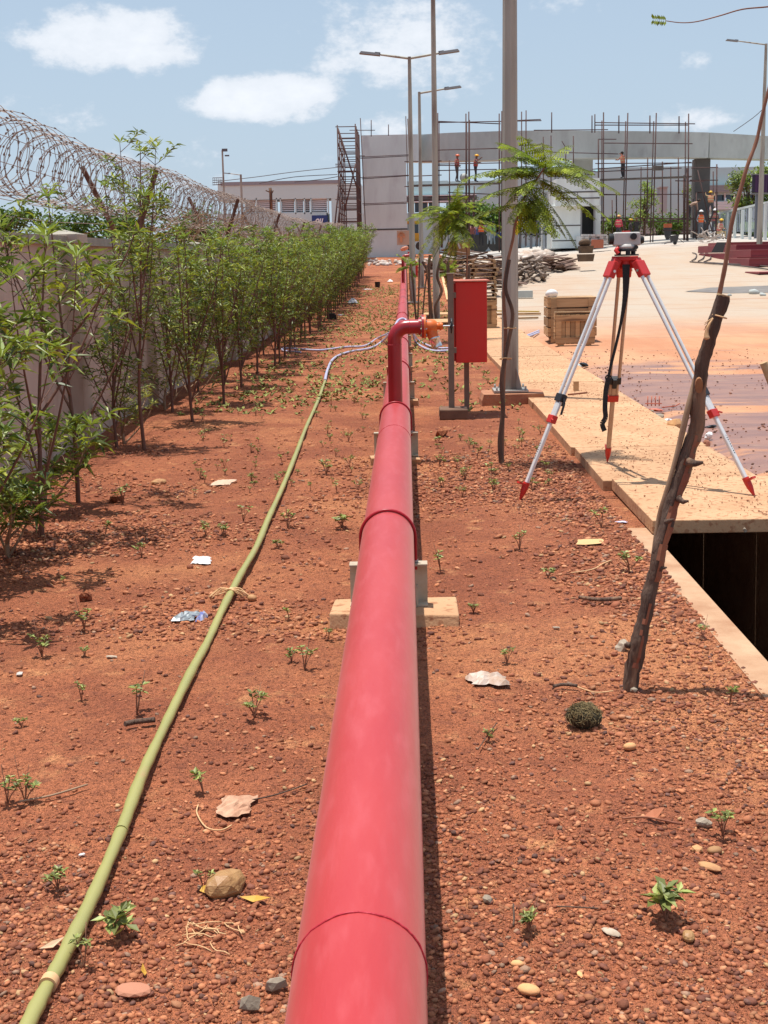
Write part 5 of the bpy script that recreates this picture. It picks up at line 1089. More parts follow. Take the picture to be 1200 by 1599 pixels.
    if vest:
        b = B(); a = pl + ax * .06; w_ = [(.185, .145), (.19, .15), (.205, .155), (.20, .14), (.15, .10)]; rings = []
        sd = Vector((1, 0, 0)); fr = ax.cross(sd); vs = []
        for i, (rx, ry) in enumerate(w_):
            c = a + ax * (.115 * i)
            for j in range(14): q = j * math.tau / 14; vs.append(c + sd * math.cos(q) * rx + fr * math.sin(q) * ry)
        fs = [(i * 14 + j, i * 14 + (j + 1) % 14, (i + 1) * 14 + (j + 1) % 14, (i + 1) * 14 + j) for i in range(4) for j in range(14)]; b.add(vs, fs, 1, True); add('vest', b, pm('vest_%d%d' % (vest[0] * 100, vest[1] * 100), vest))
        b = B()
        for zz in (.14, .30): b.add([a + ax * (zz + dz) + sd * math.cos(j * math.tau / 14) * .212 + fr * math.sin(j * math.tau / 14) * .165 for dz in (0, .035) for j in range(14)], [(j, (j + 1) % 14, 14 + (j + 1) % 14, 14 + j) for j in range(14)])
        add('reflective_band', b, pm('reflective_yellow', (.55, .55, .3)))
    if helm:
        b = B(); c = J['head'] + Vector((0, 0, .055)); vs, fs = ICO[2]; b.add([c + Vector((v[0] * .125, v[1] * .15, max(v[2], -.05) * .115)) for v in vs], fs, 1, True); b.disc(c + Vector((0, -.03, -.008)), (0, 0, 1), .15, .012, 16); add('helmet', b, pm('helmet_%d%d' % (helm[0] * 100, helm[2] * 100), helm, .35))
    else:
        b = B(); b.blob(J['head'] + Vector((0, .02, .05)), (.21, .23, .19), 1, 2, .04); add('hair', b, pm('hair_black', (.015, .012, .01)))
    b = B(); hf = J['head']; b.blob(hf + Vector((0, -.10, -.0)), (.03, .04, .045), 1, 1, .05)
    add('nose', b, skin); b = B(); b.blob(hf + Vector((.035, -.083, .025)), (.022, .012, .014), 1, 1, .0); b.blob(hf + Vector((-.035, -.083, .025)), (.022, .012, .014), 1, 1, .0); add('eyes', b, pm('hair_black', (.015, .012, .01)))
    b = B()
    for k in ('hal', 'har'):
        for i in range(5): e = J[k] + Vector(((i - 2) * .016, -.03 - .01 * (i % 3), -.05)); b.tube([J[k] + Vector(((i - 2) * .012, 0, -.01)), e], .009, 5)
    add('fingers', b, skin); return t
OR, PK, GR, YL, WH_ = (.85, .14, .03), (.62, .20, .17), (.30, .62, .16), (.80, .50, .04), (.85, .85, .85)
person('person', 'worker in orange vest and red helmet seen from behind near the pile of boards', 752, 385, 88, OR, (.75, .2, .1), 'stand', math.pi, 1.62, trou=(.02, .02, .025))
person('person', 'person in pale green vest and light jeans beside the worker in orange', 764.5, 382, 89, GR, None, 'stand', math.pi - .3, 1.5, trou=(.3, .38, .42))
person('person', 'second person in green vest, furthest right of the group by the pile of boards', 770.5, 382, 90, (.22, .5, .14), None, 'stand', math.pi + .4, 1.5, trou=(.28, .36, .40))
person('person', 'person in a red top standing left of the worker in orange', 738, 386, 91, None, None, 'stand', math.pi, 1.55, shirt=(.3, .1, .08))
person('person', 'scaffold worker in red vest and yellow helmet, left of the two on the boards', 714, 284, 86, (.55, .07, .05), (.75, .35, .1), 'stand', 1.2, 1.66, trou=(.09, .07, .07), shirt=(.3, .1, .08))
person('person', 'worker in dark red vest and bright yellow helmet, right of the two on the boards', 743, 284, 86, (.42, .06, .05), (.85, .45, .03), 'reach', 1.4, 1.66, trou=(.03, .03, .035), shirt=(.1, .05, .05))
person('person', 'worker reaching up on the wide scaffold right of the guard house', 973, 278, 85, (.62, .22, .14), None, 'reach', -1.3, 1.6, trou=(.03, .03, .035), shirt=(.45, .2, .15))
person('person', 'man in bright orange vest and white helmet standing with a hand on his hip', 1094, 372, 86, OR, WH_, 'stand', .3, 1.72, trou=(.13, .14, .16), shirt=(.2, .2, .23))
person('person', 'man in faded pink vest and white helmet beside the dark pillar', 1116, 369, 88, PK, WH_, 'stand', -.2, 1.72, trou=(.12, .12, .14), shirt=(.2, .15, .15))
person('person', 'yellow helmeted worker in pink vest sitting by the stack of maroon panels', 1123, 374, 84, PK, YL, 'sit', .6, 1.66, trou=(.5, .38, .2), shirt=(.5, .38, .3))
person('person', 'yellow helmeted worker clinging to the scaffold of the dark pillar', 1110, 339, 86, (.55, .22, .12), YL, 'climb', math.pi, 1.6, trou=(.05, .05, .06), shirt=(.3, .2, .1))
person('person', 'worker bending over on the low boards left of the dark pillar', 1077, 341, 86.5, None, None, 'bend', math.pi / 2, 1.6, trou=(.05, .045, .05), shirt=(.35, .22, .16))
person('person', 'worker in red shirt and tan helmet behind the left of the level', 966, 378, 84, (.62, .06, .10), (.75, .42, .15), 'stand', 2.5, 1.62, trou=(.04, .04, .05), shirt=(.5, .05, .08))
person('person', 'worker with a yellow helmet behind the middle of the level', 984, 382, 86, None, YL, 'stand', 1.6, 1.60, trou=(.04, .04, .05), shirt=(.08, .06, .06))
person('person', 'worker in dark trousers behind the eyepiece of the level', 994, 379, 88, None, (.75, .5, .2), 'stand', 0, 1.58, trou=(.05, .05, .05), shirt=(.06, .05, .05))
dp = thing('bollard', 'dark bollard with an orange band on the kerb between scaffold and pillar', 'bollard', tuple(V(1043, 374, 86))); c = V(1043, 374, 86)
part('post', B().tube([c, c + Vector((0, 0, .25)), c + Vector((0, 0, .75))], [.1, .2, .26], 10), pm('dark_grey_body', (.05, .05, .055)), dp); part('orange_band', B().tube([c + Vector((0, 0, .75)), c + Vector((0, 0, 1.0))], [.262, .27], 10), pm('band_orange', (.6, .15, .06)), dp); part('handle', B().tube([c + Vector((0, 0, 1.0)), c + Vector((.04, 0, 1.25))], .03, 6), black_m, dp)
wb = thing('wheelbarrow', 'dark tipped wheelbarrow on the yard in front of the kerb', 'wheelbarrow', tuple(V(1053, 382, 80))); c = V(1053, 382, 80)
b = B(); b.add([c + Vector(v) * .62 for v in ((-.3, -.2, .3), (.3, -.2, .3), (.3, .2, .3), (-.3, .2, .3), (-.42, -.3, .85), (.42, -.3, .95), (.42, .3, .95), (-.42, .3, .85))], [(0, 1, 2, 3), (0, 4, 5, 1), (1, 5, 6, 2), (2, 6, 7, 3), (3, 7, 4, 0)]); part('tray', b, pm('dark_grey_body', 0), wb)
part('wheel', B().disc(c + Vector((.06, 0, .11)), (0, 1, 0), .11, .06, 16), black_m, wb); part('handle', B().tube([c + Vector((-.12, -.12, .2)), c + Vector((-.6, -.15, .06))], .02, 6), scaf_m, wb); part('handle', B().tube([c + Vector((.12, .12, .5)), c + Vector((.6, .15, .12))], .02, 6), scaf_m, wb)

# ================================================================ vehicles / machines far behind
dg_ = thing('yellow_digger', 'yellow backhoe digger partly hidden behind the tall pale pillar', 'digger', tuple(V(645, 385, 96)))
yl = pm('machine_yellow', (.62, .34, .04)); dk = pm('machine_dark', (.04, .04, .04))
part('canopy', pbox(B(), 636, 658, 345, 348.5, 96, 1.6), yl, dg_); 
for px in (637, 655.5): part('canopy_post', pbox(B(), px, px + 1.4, 348.5, 368, 96, .15), dk, dg_)
part('body', pbox(B(), 640, 660, 364, 376, 96, 1.6), yl, dg_); part('cab_glass', pbox(B(), 642, 654, 350, 363.5, 96.2, 1.2), glass_m, dg_)
for (px, r_) in ((641, .35), (656, .3)): c = V(px, 386 - r_ * 8, 95.8); part('wheel', B().disc(c, (0, 1, 0), r_, .4, 20), dk, dg_)
tk = thing('blue_tractor', 'dark blue tractor behind the people in green vests', 'tractor', tuple(V(782, 385, 95)))
tb = pm('tractor_blue', (.03, .07, .25)); part('bonnet', pbox(B(), 772, 790, 363, 374, 95, 1.1), tb, tk); part('trailer', pbox(B(), 736, 762, 352, 360, 95, 1.8), pm('trailer_pink', (.55, .42, .38)), tk)
for (px, r_) in ((748, .75), (774, .5), (787, .6)): c = V(px, 387 - r_ * 11, 94.8); part('wheel', B().disc(c, (0, 1, 0), r_, .35, 20), dk, tk)
part('seat', pbox(B(), 742, 748, 358, 366, 94.6, .5), tb, tk)
bd = thing('cardboard_hoarding', 'tan sheet of board with an orange print leaning before the pale pillar', 'board', tuple(V(632, 392, 78)))
part('sheet', pbox(B(), 620, 643, 360, 382, 78, .08), pm('tan_sheet', (.50, .32, .22)), bd); b = B()
for i in range(7): a = math.pi * i / 6; b.disc(V(627, 369, 77.9) + Vector((.16 * math.cos(a), 0, .2 * math.sin(a))), (0, 1, 0), .07, .02, 8)
pbox(b, 624.5, 629, 369, 378, 77.93, .03); part('orange_print', b, pm('print_orange', (.6, .25, .12)), bd)
b = B(); q = V(632, 388, 77); b.blob((q.x, q.y, q.z), (.8, .5, .25), 5, 2, .2); solo('orange_sack', b, pm('sack_orange', (.62, .26, .16)), 'faded orange sack heaped below the tan board', 'sack', tuple(q))

# far red cabinet by the second riser
fb = thing('hydrant_hose_cabinet', 'small far red hose cabinet between two crooked sticks', 'cabinet', tuple(V(649, 450, 41.5)))
part('box', pbox(B(), 644.5, 653, 408, 432, 41.5, .6), redbox_m, fb); part('post', pbox(B(), 643.2, 644.4, 404, 452, 41.4, .06), post_m, fb); part('post', pbox(B(), 653, 654, 404, 448, 42.2, .06), post_m, fb)
f2 = thing('hydrant_hose_cabinet', 'tiny furthest red hose cabinet at the end of the pipe', 'cabinet', tuple(V(639, 400, 70))); part('box', pbox(B(), 637, 641.5, 393, 399.5, 70, .6), redbox_m, f2); part('post', pbox(B(), 638.6, 639.4, 399.5, 404, 70.1, .08), post_m, f2)

# ================================================================ crates, pallets, piles
def crate(name, label, px0, px1, pyb, pyt, Y, dep, side='h', rz=0.0, tilt=0, boards=4, tone0=1.0):
    a = V(px0, pyb, Y); c = V(px1, pyb, Y); W = (c - a).length; H = V(px0, pyt, Y).z - a.z; z = yz(a.x, Y) + .01
    t = thing(name, label, 'crate', (a.x, Y, z)); t.rotation_euler = (0, 0, rz); rn = random.Random(int(px0)); ORG[t] = (0, 0, 0)
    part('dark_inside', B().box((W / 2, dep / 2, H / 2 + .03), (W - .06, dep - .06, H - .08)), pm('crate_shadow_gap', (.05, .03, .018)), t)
    def brd(c_, d_): part('board', B().box(c_, d_, tone=rn.uniform(.5, 1.25) * tone0), wood_m, t)
    hb_ = (H - .10) / boards
    if side == 'h':
        for k in range(boards): brd((W / 2, .012, .10 + hb_ * (k + .5)), (W - .005, .022, hb_ - .022))
        for px_ in (.09, W - .09): part('batten', B().box((px_, -.012, H / 2), (.10, .024, H), tone=rn.uniform(.8, 1.1)), wood_m, t)
    else:
        nb = 8
        for k in range(nb): brd((W * (k + .5) / nb, .014, H / 2), (W / nb - .008, .02, H - .05))
        for z_ in (.09, H - .09): part('batten', B().box((W / 2, -.010, z_), (W, .024, .10), tone=rn.uniform(.8, 1.1)), wood_m, t)
        for x_ in (.05, W - .05): part('batten', B().box((x_, -.012, H / 2), (.09, .020, H - .28), tone=1), wood_m, t)
    for k in range(boards): brd((.0, dep / 2, .10 + hb_ * (k + .5)), (.022, dep - .03, hb_ - .022)); brd((W, dep / 2, .10 + hb_ * (k + .5)), (.022, dep - .03, hb_ - .022))
    for k in range(5): brd((W / 2, dep * (k + .5) / 5, H + .005), (W + .02, dep / 5 - .008, .022))
    for k in (0, 1): part('skid', B().box((W * (.15 + .7 * k), dep / 2, .035), (.09, dep, .08)), wood_m, t)
    ORG[t] = (a.x, Y, z); return t, z + H
cr, ztop = crate('wooden_crate', 'large pale wooden crate with a white bag on its corner', 857, 931, 539, 470, 23.4, .9, boards=4, rz=-.02)
crate('wooden_crate', 'small low crate with upright boards leaning before the large crate', 868, 929, 546, 495, 22.55, .22, side='v', rz=0.0, tone0=1.05)
q = V(853, 466, 23.6); b = B(); q.x += .1; b.blob((q.x, q.y, ztop + .07), (.24, .22, .16), 3, 2, .12); solo('white_bag', b, white_m, 'small white plastic bundle on top of the large crate', 'bag', (q.x, q.y, ztop))
t_, _ = crate('wooden_crate', 'narrow upright crate showing behind the red cabinet', 752, 776, 497, 446, 27.5, .6, side='v', rz=0)
rn = random.Random(17)
def timber(name, label, px0, py0, px1, py1, wd, hgt_, m=wood_m, group=None, cat='timber', tone=1.0, up=0):
    a = GT(px0, py0); c = GT(px1, py1); a.z = yz(a.x, a.y) + .02 + hgt_ / 2 + up; c.z = yz(c.x, c.y) + .02 + hgt_ / 2 + up; b = B(); b.bar(a, c, wd, hgt_, tone=tone); return solo(name, b, m, label, cat, tuple(a), group)
timber('concrete_beam', 'short dark concrete beam lying right of the thick lamp post', 783, 466, 832, 465, .3, .22, conc_m, cat='beam')
timber('timber_plank', 'bright yellow edged plank lying left of the large crate', 772, 487, 842, 488, .06, .03, pm('yellow_edge', (.62, .42, .06)), cat='plank')
timber('timber_plank', 'pale plank below the yellow edged one', 775, 493, 845, 492, .16, .05, cat='plank', tone=1.3); timber('timber_plank', 'third plank of the bundle left of the large crate', 780, 500, 840, 498, .12, .04, cat='plank', tone=.8)
# dirt-coloured pallets stacked left of the red cabinet, and the stack of pallets beyond
def pallet(label, x, y, z, w, d, rz, group, tone=1.0):
    t = thing('pallet', label, 'pallet', (x, y, z), group); t.rotation_euler = (0, 0, rz); ORG[t] = (0, 0, 0); rn = random.Random(int(z * 100 + x * 31))
    for k in range(6): part('slat', B().box((0, -d / 2 + d * (k + .5) / 6, .11), (w, d / 6 - .04, .022), tone=tone * rn.uniform(.8, 1.2)), wood_m, t)
    for k in range(3): part('bearer', B().box((-w / 2 + w * (k + .07) / 2.14 + .03, 0, .05), (.09, d, .09), tone=tone * rn.uniform(.7, 1)), wood_m, t)
    ORG[t] = (x, y, z); return t
c = V(738, 450, 44); z = float(macro(c.x, 44)); p0 = None
names_ = ['lowest', 'second lowest', 'third lowest', 'fourth lowest', 'fifth lowest', 'sixth lowest', 'seventh lowest', 'second highest', 'highest']
for k in range(9):
    if p0 is None: p0 = pallet('lowest pallet in the stack behind the red cabinet', c.x, 44, z, 1.5, 1.2, 0, 'stacked pallets', 1.0)
    else: dup(p0, (c.x + rn.uniform(-.05, .05), 44 + rn.uniform(-.05, .05), z + .135 * k), rn.uniform(-.05, .05), None, names_[k] + ' pallet in the stack behind the red cabinet', 'stacked pallets')
pallet('dusty pallet lying flat left of the red cabinet', V(698, 470, 30).x, 30, float(macro(1, 30)), 1.2, 1.6, .1, 'loose pallets', 1.2); pallet('dusty pallet lying flat just behind the slim pole', V(702, 455, 33).x, 33, float(macro(1, 33)) + .02, 1.3, 1.2, -.1, 'loose pallets', 1.25)
timber('timber_plank', 'long pale plank leaning on the soil left of the pallet stack', 691, 432, 700, 470, .10, .04, cat='plank', tone=1.4)
# heaps of boards and poles
bsrc = {}
def heap(px0, px1, py0, py1, Yr, n, kind, label, group, seed, H=.7, ang=(0, 3.14), L=(.8, 2.0)):
    rn = random.Random(seed)
    for k in range(n):
        v_ = (kind, k % 4)
        if v_ not in bsrc:
            b = B(); r2 = random.Random(k)
            if kind == 'board': b.box((0, 0, 0), (1, .18 + .05 * (k % 3), .03), tone=.7 + .2 * (k % 4)); m_ = pm('weathered_board', (.20, .12, .085), .85, (.12, .07, .055), 5)
            else: b.tube([(-.5, 0, 0), (.5, 0, 0)], .045 + .01 * (k % 3), 7); m_ = pm('dusty_pole', (.26, .19, .14), .7, (.13, .09, .07), 4)
            bsrc[v_] = b.mesh('loose_' + kind, m_)
        px = rn.uniform(px0, px1); Y = rn.uniform(*Yr); q = V(px, 395, Y); dx = (px - (px0 + px1) / 2) / ((px1 - px0) / 2); z = float(macro(q.x, Y)) + .06 + rn.random() * H * max(1 - dx * dx, .05)
        o = bpy.data.objects.new('loose_' + kind, bsrc[v_]); C.objects.link(o); l_ = rn.uniform(*L); o.scale = (l_, 1, 1); o.rotation_euler = (rn.uniform(-.3, .3), rn.uniform(-.25, .25) , rn.uniform(*ang)); o.location = (q.x, Y, z); o['label'] = label; o['category'] = 'board' if kind == 'board' else 'pole'; o['group'] = group
heap(692, 745, 380, 402, (58, 66), 60, 'board', 'weathered board in the brown heap left of the man in orange', 'boards in the brown heap', 1, 1.5)
heap(752, 792, 385, 420, (48, 62), 70, 'board', 'weathered board in the heap just left of the thick lamp post', 'boards left of the thick lamp post', 2, .8)
heap(798, 855, 400, 420, (52, 58), 60, 'pole', 'dusty pole end in the heap right of the thick lamp post', 'poles right of the thick lamp post', 3, .85, (.9, 2.0), (.8, 1.6))
heap(830, 890, 395, 405, (60, 66), 40, 'board', 'dark board in the low heap behind the pole ends', 'boards behind the pole ends', 4, .6)
heap(664, 700, 392, 402, (60, 72), 30, 'board', 'scattered board near the far end of the pipe', 'boards near the end of the pipe', 5, .3)
b = B(); rn = random.Random(31)
for k in range(260):
    px = rn.choice((rn.uniform(570, 700), rn.uniform(800, 862))); Y = rn.uniform(74, 82); q = V(px, 392, Y); s_ = rn.uniform(.12, .55) * (.7 if px < 700 else 1.3); b.blob((q.x, Y, float(macro(q.x, Y)) + s_ * .2), (s_, s_, s_ * .7), k, 1, .3, rn.uniform(.7, 1.3))
solo('rubble', b, mat('rubble_mix', (.62, .55, .5), (.42, .3, .22), 1.2, .9, tone=True), 'pale rubble heaped along the foot of the gate', None, (0, 0, 0), kind='stuff')
b = B(); c = V(722, 395, 62); b.box(V(717, 388, 62), (.95, .6, .6), Euler((0, 0, .1)).to_matrix()); solo('brown_carton', b, pm('carton_brown', (.42, .18, .07)), 'brown carton on the heap of boards', 'carton', tuple(V(717, 394, 62)))
b = B(); b.bar(V(711, 369, 61.5), V(719, 388, 61.5), .16, .08); solo('pale_batten', b, pm('batten_pale', (.6, .48, .4)), 'pale batten sticking out of the brown heap', 'batten', tuple(V(719, 388, 61.5)))
# dark crates on the yard
mc = thing('mortar_box', 'pair of dark brown boxes stacked on the pale yard', 'box', tuple(V(915, 408, 60))); q = V(915, 408, 60); db = pm('dark_box_brown', (.16, .10, .06), .8, (.09, .055, .035), 3)
for k, (w_, z_) in enumerate(((.66, 0), (.58, .36))): b = B(); b.add([(q.x + sx * w_ / 2 * kk, q.y + sy_ * .4 * kk, q.z + z_ + zz) for zz, kk in ((0, .9), (.32, 1.05)) for sx, sy_ in ((-1, -1), (1, -1), (1, 1), (-1, 1))], [(3, 2, 1, 0), (4, 5, 6, 7), (0, 1, 5, 4), (1, 2, 6, 5), (2, 3, 7, 6), (3, 0, 4, 7)]); part('box', b, db, mc)
b = B(); b.blob((q.x - .05, q.y, q.z + .80), (.6, .5, .3), 3, 2, .3); part('rag_heap', b, db, mc)
bs_ = thing('block_stack', 'stack of grey paving blocks on orange crates beside the guard house', 'block stack', tuple(V(930, 386, 80))); rn = random.Random(3)
for k in range(44):
    r_ = k // 9; px = 912 + (k % 9) * 4.6 + rn.uniform(-1, 1); b = B(); b.box(V(px, 381.5 - r_ * 3.6, 80 + rn.uniform(-.2, .2)), (.22 , .3, .12), Euler((0, 0, rn.uniform(-.4, .4))).to_matrix(), tone=rn.uniform(.8, 1.2)); part('block', b, pm('block_grey', (.50, .48, .46)), bs_)
part('orange_crate', pbox(B(), 925, 943, 374, 387, 79.4, .8), pm('crate_orange', (.42, .13, .07)), bs_)
# maroon shutter panels on the right
mp_ = pm('maroon_panel', (.24, .035, .045), .55, (.20, .03, .04), 1); mt_ = pm('pale_maroon_top', (.45, .20, .17), .7, (.36, .12, .11), 1)  # top sheets paler than the panel frames
def panel(label, px0, px1, ht, Y, dep, zoff, rz=0.0):
    a = V(px0, 395, Y); c = V(px1, 395, Y); W = c.x - a.x; z = yz(a.x, Y) + .03 + zoff; t = thing('maroon_panel', label, 'shutter panel', (a.x, Y, z), 'maroon steel shutter panels'); t.rotation_euler = (0, 0, rz); ORG[t] = (0, 0, 0)
    part('frame', B().box((W / 2, dep / 2, ht / 2), (W, dep, ht - .02)), mp_, t); part('face_sheet', B().box((W / 2, dep / 2, ht + .002), (W - .02, dep - .02, .02)), mt_, t); part('edge_rib', B().box((W / 2, -.02, ht - .03), (W, .04, .05)), mp_, t); part('edge_rib', B().box((W / 2, -.02, .03), (W, .04, .05)), mp_, t); ORG[t] = (a.x, Y, z)
panel('lowest panel at the back of the maroon stack', 1152, 1260, .36, 61, 7, 0, .03); panel('topmost long maroon panel of the stack at the right edge', 1150, 1262, .34, 61.3, 7, .37, .03)
panel('lowest maroon panel of the stack with its end out', 1171, 1275, .34, 56.5, 3.6, 0, 0); panel('maroon panel pushed out on top of the lowest one', 1173, 1275, .32, 57, 3.5, .35, .02); panel('flat reddish panel lying lowest at the right edge', 1187, 1280, .07, 51.5, 1.8, 0, .05)
panel('far maroon panel behind the stack', 1133, 1200, .45, 70, 4, 0, .0)
b = B(); b.add([V(1111, 394, 60), V(1130, 394, 60), V(1134, 378, 60.6), V(1120, 378, 60.6), V(1111, 394, 60.08), V(1130, 394, 60.08), V(1134, 378, 60.7), V(1120, 378, 60.7)], [(0, 1, 2, 3), (7, 6, 5, 4), (0, 3, 7, 4), (1, 5, 6, 2), (3, 2, 6, 7), (0, 4, 5, 1)]); solo('black_sheet', b, pm('black_sheet_mat', (.012, .010, .010), 1.0), 'black sheet leaning on the end of the maroon panels', 'sheet', tuple(V(1120, 394, 55)))
b = B(); c = V(1110, 372, 80); rn = random.Random(5)
for k in range(26): a = V(rn.uniform(1085, 1128), rn.uniform(366, 378), rn.uniform(78, 82)); d = Vector((rn.uniform(-1, 1), rn.uniform(-.5, .5), rn.uniform(-.1, .6))) * rn.uniform(.35, .9); part_ = B().tube([a, a + d], .035, 5); solo('loose_rod', part_, pm('rod_pale', (.36, .30, .26)), 'pale rod in the tangle between the men in white helmets and the panels', 'rod', tuple(a), 'rods tangled beside the men in white helmets')
# cables and steel bars on the yard
for i, (l, lab) in enumerate((([(1081, 408), (1087, 404), (1088, 398), (1082, 396)], 'first bent rod on the yard, leftmost of the curved three'), ([(1091, 409), (1099, 404), (1100, 398), (1094, 396)], 'second bent rod on the yard, middle of the curved three'), ([(1100, 410), (1110, 405), (1109, 399), (1102, 396)], 'third bent rod on the yard, rightmost of the curved three'), ([(1078, 410), (1130, 414), (1170, 418), (1200, 422)], 'long thin dark rod lying right across the pale yard'), ([(1100, 411), (1150, 414), (1210, 418)], 'second long thin rod beside the dark one on the yard'))):
    pts = []
    for px, py in l: q = GT(px, py); q.z = yz(q.x, q.y) + .05; pts.append(q)
    solo('steel_rod', B().tube(spline(pts, 5), .03, 5), pm('rod_dark', (.08, .06, .055)), lab, 'steel rod', tuple(pts[0]))
b = B(); pts = [GT(1070, 455), GT(1110, 449), GT(1200, 446), GT(1300, 444), GT(1300, 452), GT(1200, 457), GT(1140, 458)]
for p in pts: p.z = yz(p.x, p.y) + .012
b.add(pts, [tuple(range(len(pts)))]); solo('slurry_patch', b, mat('grey_slurry', (.22, .20, .18), (.15, .13, .12), 2, .7), 'grey spilled slurry strip across the orange dirt', None, tuple(pts[0]), kind='structure')
for i, (px, py, s_) in enumerate(((1178, 459, .3), (1140, 462, .15), (1192, 462, .2))): q = GT(px, py); q.z = yz(q.x, q.y) + s_ * .2; solo('stone', B().blob(q, (s_, s_ * .8, s_ * .6), i, 1, .25), conc_m, ('dark lump at the end of the slurry strip', 'small grey lump on the slurry strip edge', 'grey lump at the right edge of the slurry strip')[i], 'stone', tuple(q))
# ================================================================ things on the slabs and wet yard
def yard_pt(px, py, z=0): q = G(px, py, z); return q
q = G(900, 611, .06); b = B(); b.box(q + Vector((0, 0, .055)), (.055, .05, .11)); solo('wood_peg', b, wood_m, 'small upright wooden peg on the slab beside the tripod clamp', 'peg', tuple(q))
b = B(); a = G(888, 616, .075); c = G(917, 613, .075); b.bar(a, c, .02, .015); solo('wood_splinter', b, stripped, 'thin reddish splinter lying before the wooden peg', 'splinter', tuple(a))
for i, (px, py, sx, sz, m_, nm, lab, ct) in enumerate(((1042, 661, .12, .05, white_m, 'plastic_scrap', 'crumpled white plastic scrap at the drain edge', 'scrap'), (1052, 676, .11, .13, ochre_m, 'broken_brick', 'broken orange brick lump beside the cover slab', 'brick'),
      (1015, 645, .12, .05, stone_m, 'dirt_clod', 'dark dirt clod furthest along the slab edge', 'clod'), (1029, 652, .12, .05, stone_m, 'dirt_clod', 'dark dirt clod next to the white scrap', 'clod'), (1107, 683, .07, .05, white_m, 'crumpled_wrapper', 'crumpled pale wrapper right of the leaning stake', 'wrapper'),
      (1104, 697, .10, .07, stripped, 'broken_brick', 'dark broken brick bit below the pale wrapper', 'brick'), (1110, 667, .14, .03, black_m, 'rubber_scrap', 'black rubber scrap above the pale wrapper', 'scrap'), (912, 571, .18, .06, black_m, 'crumpled_glove', 'dark crumpled glove on the wet mud beside the tripod', 'glove'), (900, 573, .10, .06, conc_m, 'grey_lump', 'small grey lump beside the dark glove', 'stone'), (1025, 641, .2, .03, redtop_m, 'brick_chips', 'pinkish chips in the mud beyond the white scrap', 'chips'), (1164, 831, .03, .03, stone_m, 'stone', 'lone brown stone near the front edge of the nearest slab', 'stone'))):
    z_ = .085 if py > 800 else 0.0; q = G(px, py, z_); zq = z_ if py > 800 else yz(q.x, q.y); b = B(); b.blob((q.x, q.y, zq + sz * .35), (sx, sx * .8, sz), i + 3, 2, .45, smooth=False); solo(nm, b, m_, lab, ct, (q.x, q.y, zq))
b = B(); rn = random.Random(2); a = G(1018, 630, .0)
for k in range(4): p = G(1012 + k * 6, 634, 0); b.tube([p, p + Vector((0, 0, .10))], .006, 5)
b.tube([G(1008, 630, .09), G(1034, 630, .09)], .006, 5); b.tube([G(1034, 636, .02), G(1055, 634, .03), G(1062, 630, .06)], .006, 5); solo('bent_wire', b, redtop_m, 'thin rusty bent wire frame in the wet mud', 'wire', tuple(a))
# crumbs of soil on the slabs
b = B(); rn = random.Random(66)
for k in range(2600):
    Y = 7.1 + 14 * rn.random() ** 1.6; x = rn.uniform(1.38, 2.24); 
    if vn(np.array(x * 3), np.array(Y * 1.5), 3) < -.05 and rn.random() < .8: continue
    s_ = rn.uniform(.005, .014); b.blob((x, Y, .068 + s_ * .3 + (.02 if Y < 8.4 else 0)), (s_, s_, s_ * .7), k, 0, .3, (.40, .17, .09) if rn.random() < .75 else (.20, .08, .045))
solo('soil_crumbs', b, gravel_m, 'crumbs of red soil scattered over the cover slabs', None, (0, 0, 0), kind='stuff')
b = B(); rn = random.Random(67)
for k in range(1500):
    Y = 7.5 + 14 * rn.random() ** 1.3; x = 2.36 + 4.5 * rn.random() ** 1.5; s_ = rn.uniform(.008, .03) * (1.6 if rn.random() < .08 else 1); b.blob((x, Y, yz(x, Y) + s_ * .3), (s_, s_, s_ * .6), k, 0, .3, (.26, .11, .065) if rn.random() < .7 else (.14, .07, .05))
solo('yard_grit', b, gravel_m, 'red grit and crumbs scattered over the wet yard', None, (0, 0, 0), kind='stuff')

# ================================================================ stones and litter on the soil
def ground_blob(nm, lab, cat, px, py, sx, sy_, sz, m_, seed, rough=.22, sub=2, tone=1.0, sink=.25, rz=None):
    q = GT(px, py); b = B(); b.blob((q.x, q.y, q.z + sz * (.5 - sink)), (sx, sy_, sz), seed, min(sub, 2), rough * (1.5 if m_ is not ochre_m else 1.2), tone, smooth=(m_ is ochre_m and rough < .15), rot=Euler((0, 0, rz or seed)).to_matrix()); o = solo(nm, b, m_, lab, cat, tuple(q)); return o
brown_st = mat('banded_brown_stone', (.30, .145, .06), (.50, .30, .12), 9, .5, .006, 30, stretch=(1, 1, 2.5), c3=(.16, .07, .04), scale3=7)
ground_blob('stone', 'large banded brown stone with a yellow leaf strip beside it', 'stone', 352, 1385, .088, .07, .06, brown_st, 4, .2, 3)
ground_blob('stone', 'grey pointed stone touching the pipe near the frame bottom', 'stone', 432, 1545, .035, .055, .05, stone_m, 5, .3, 1)
ground_blob('stone', 'rough greenish grey stone left of the pointed one', 'stone', 390, 1572, .055, .05, .045, stone_m, 9, .3, 1, .8)
ground_blob('stone', 'smooth ochre pebble below the dung ball', 'stone', 984, 1170, .042, .032, .024, ochre_m, 3, .08, 2, 1.2, rz=.4)
ground_blob('stone', 'smooth flat ochre stone near the frame bottom, right of the pipe', 'stone', 826, 1545, .052, .038, .018, ochre_m, 6, .1, 2, 1.3, rz=-.5)
ground_blob('stone', 'small yellow pebble just above the flat ochre stone', 'stone', 808, 1503, .028, .02, .014, ochre_m, 7, .1, 2, 1.4, rz=-.2)
ground_blob('stone', 'pale ochre chip right of the yellow pebble', 'stone', 906, 1518, .030, .016, .008, ochre_m, 8, .15, 1, 1.5, rz=0)
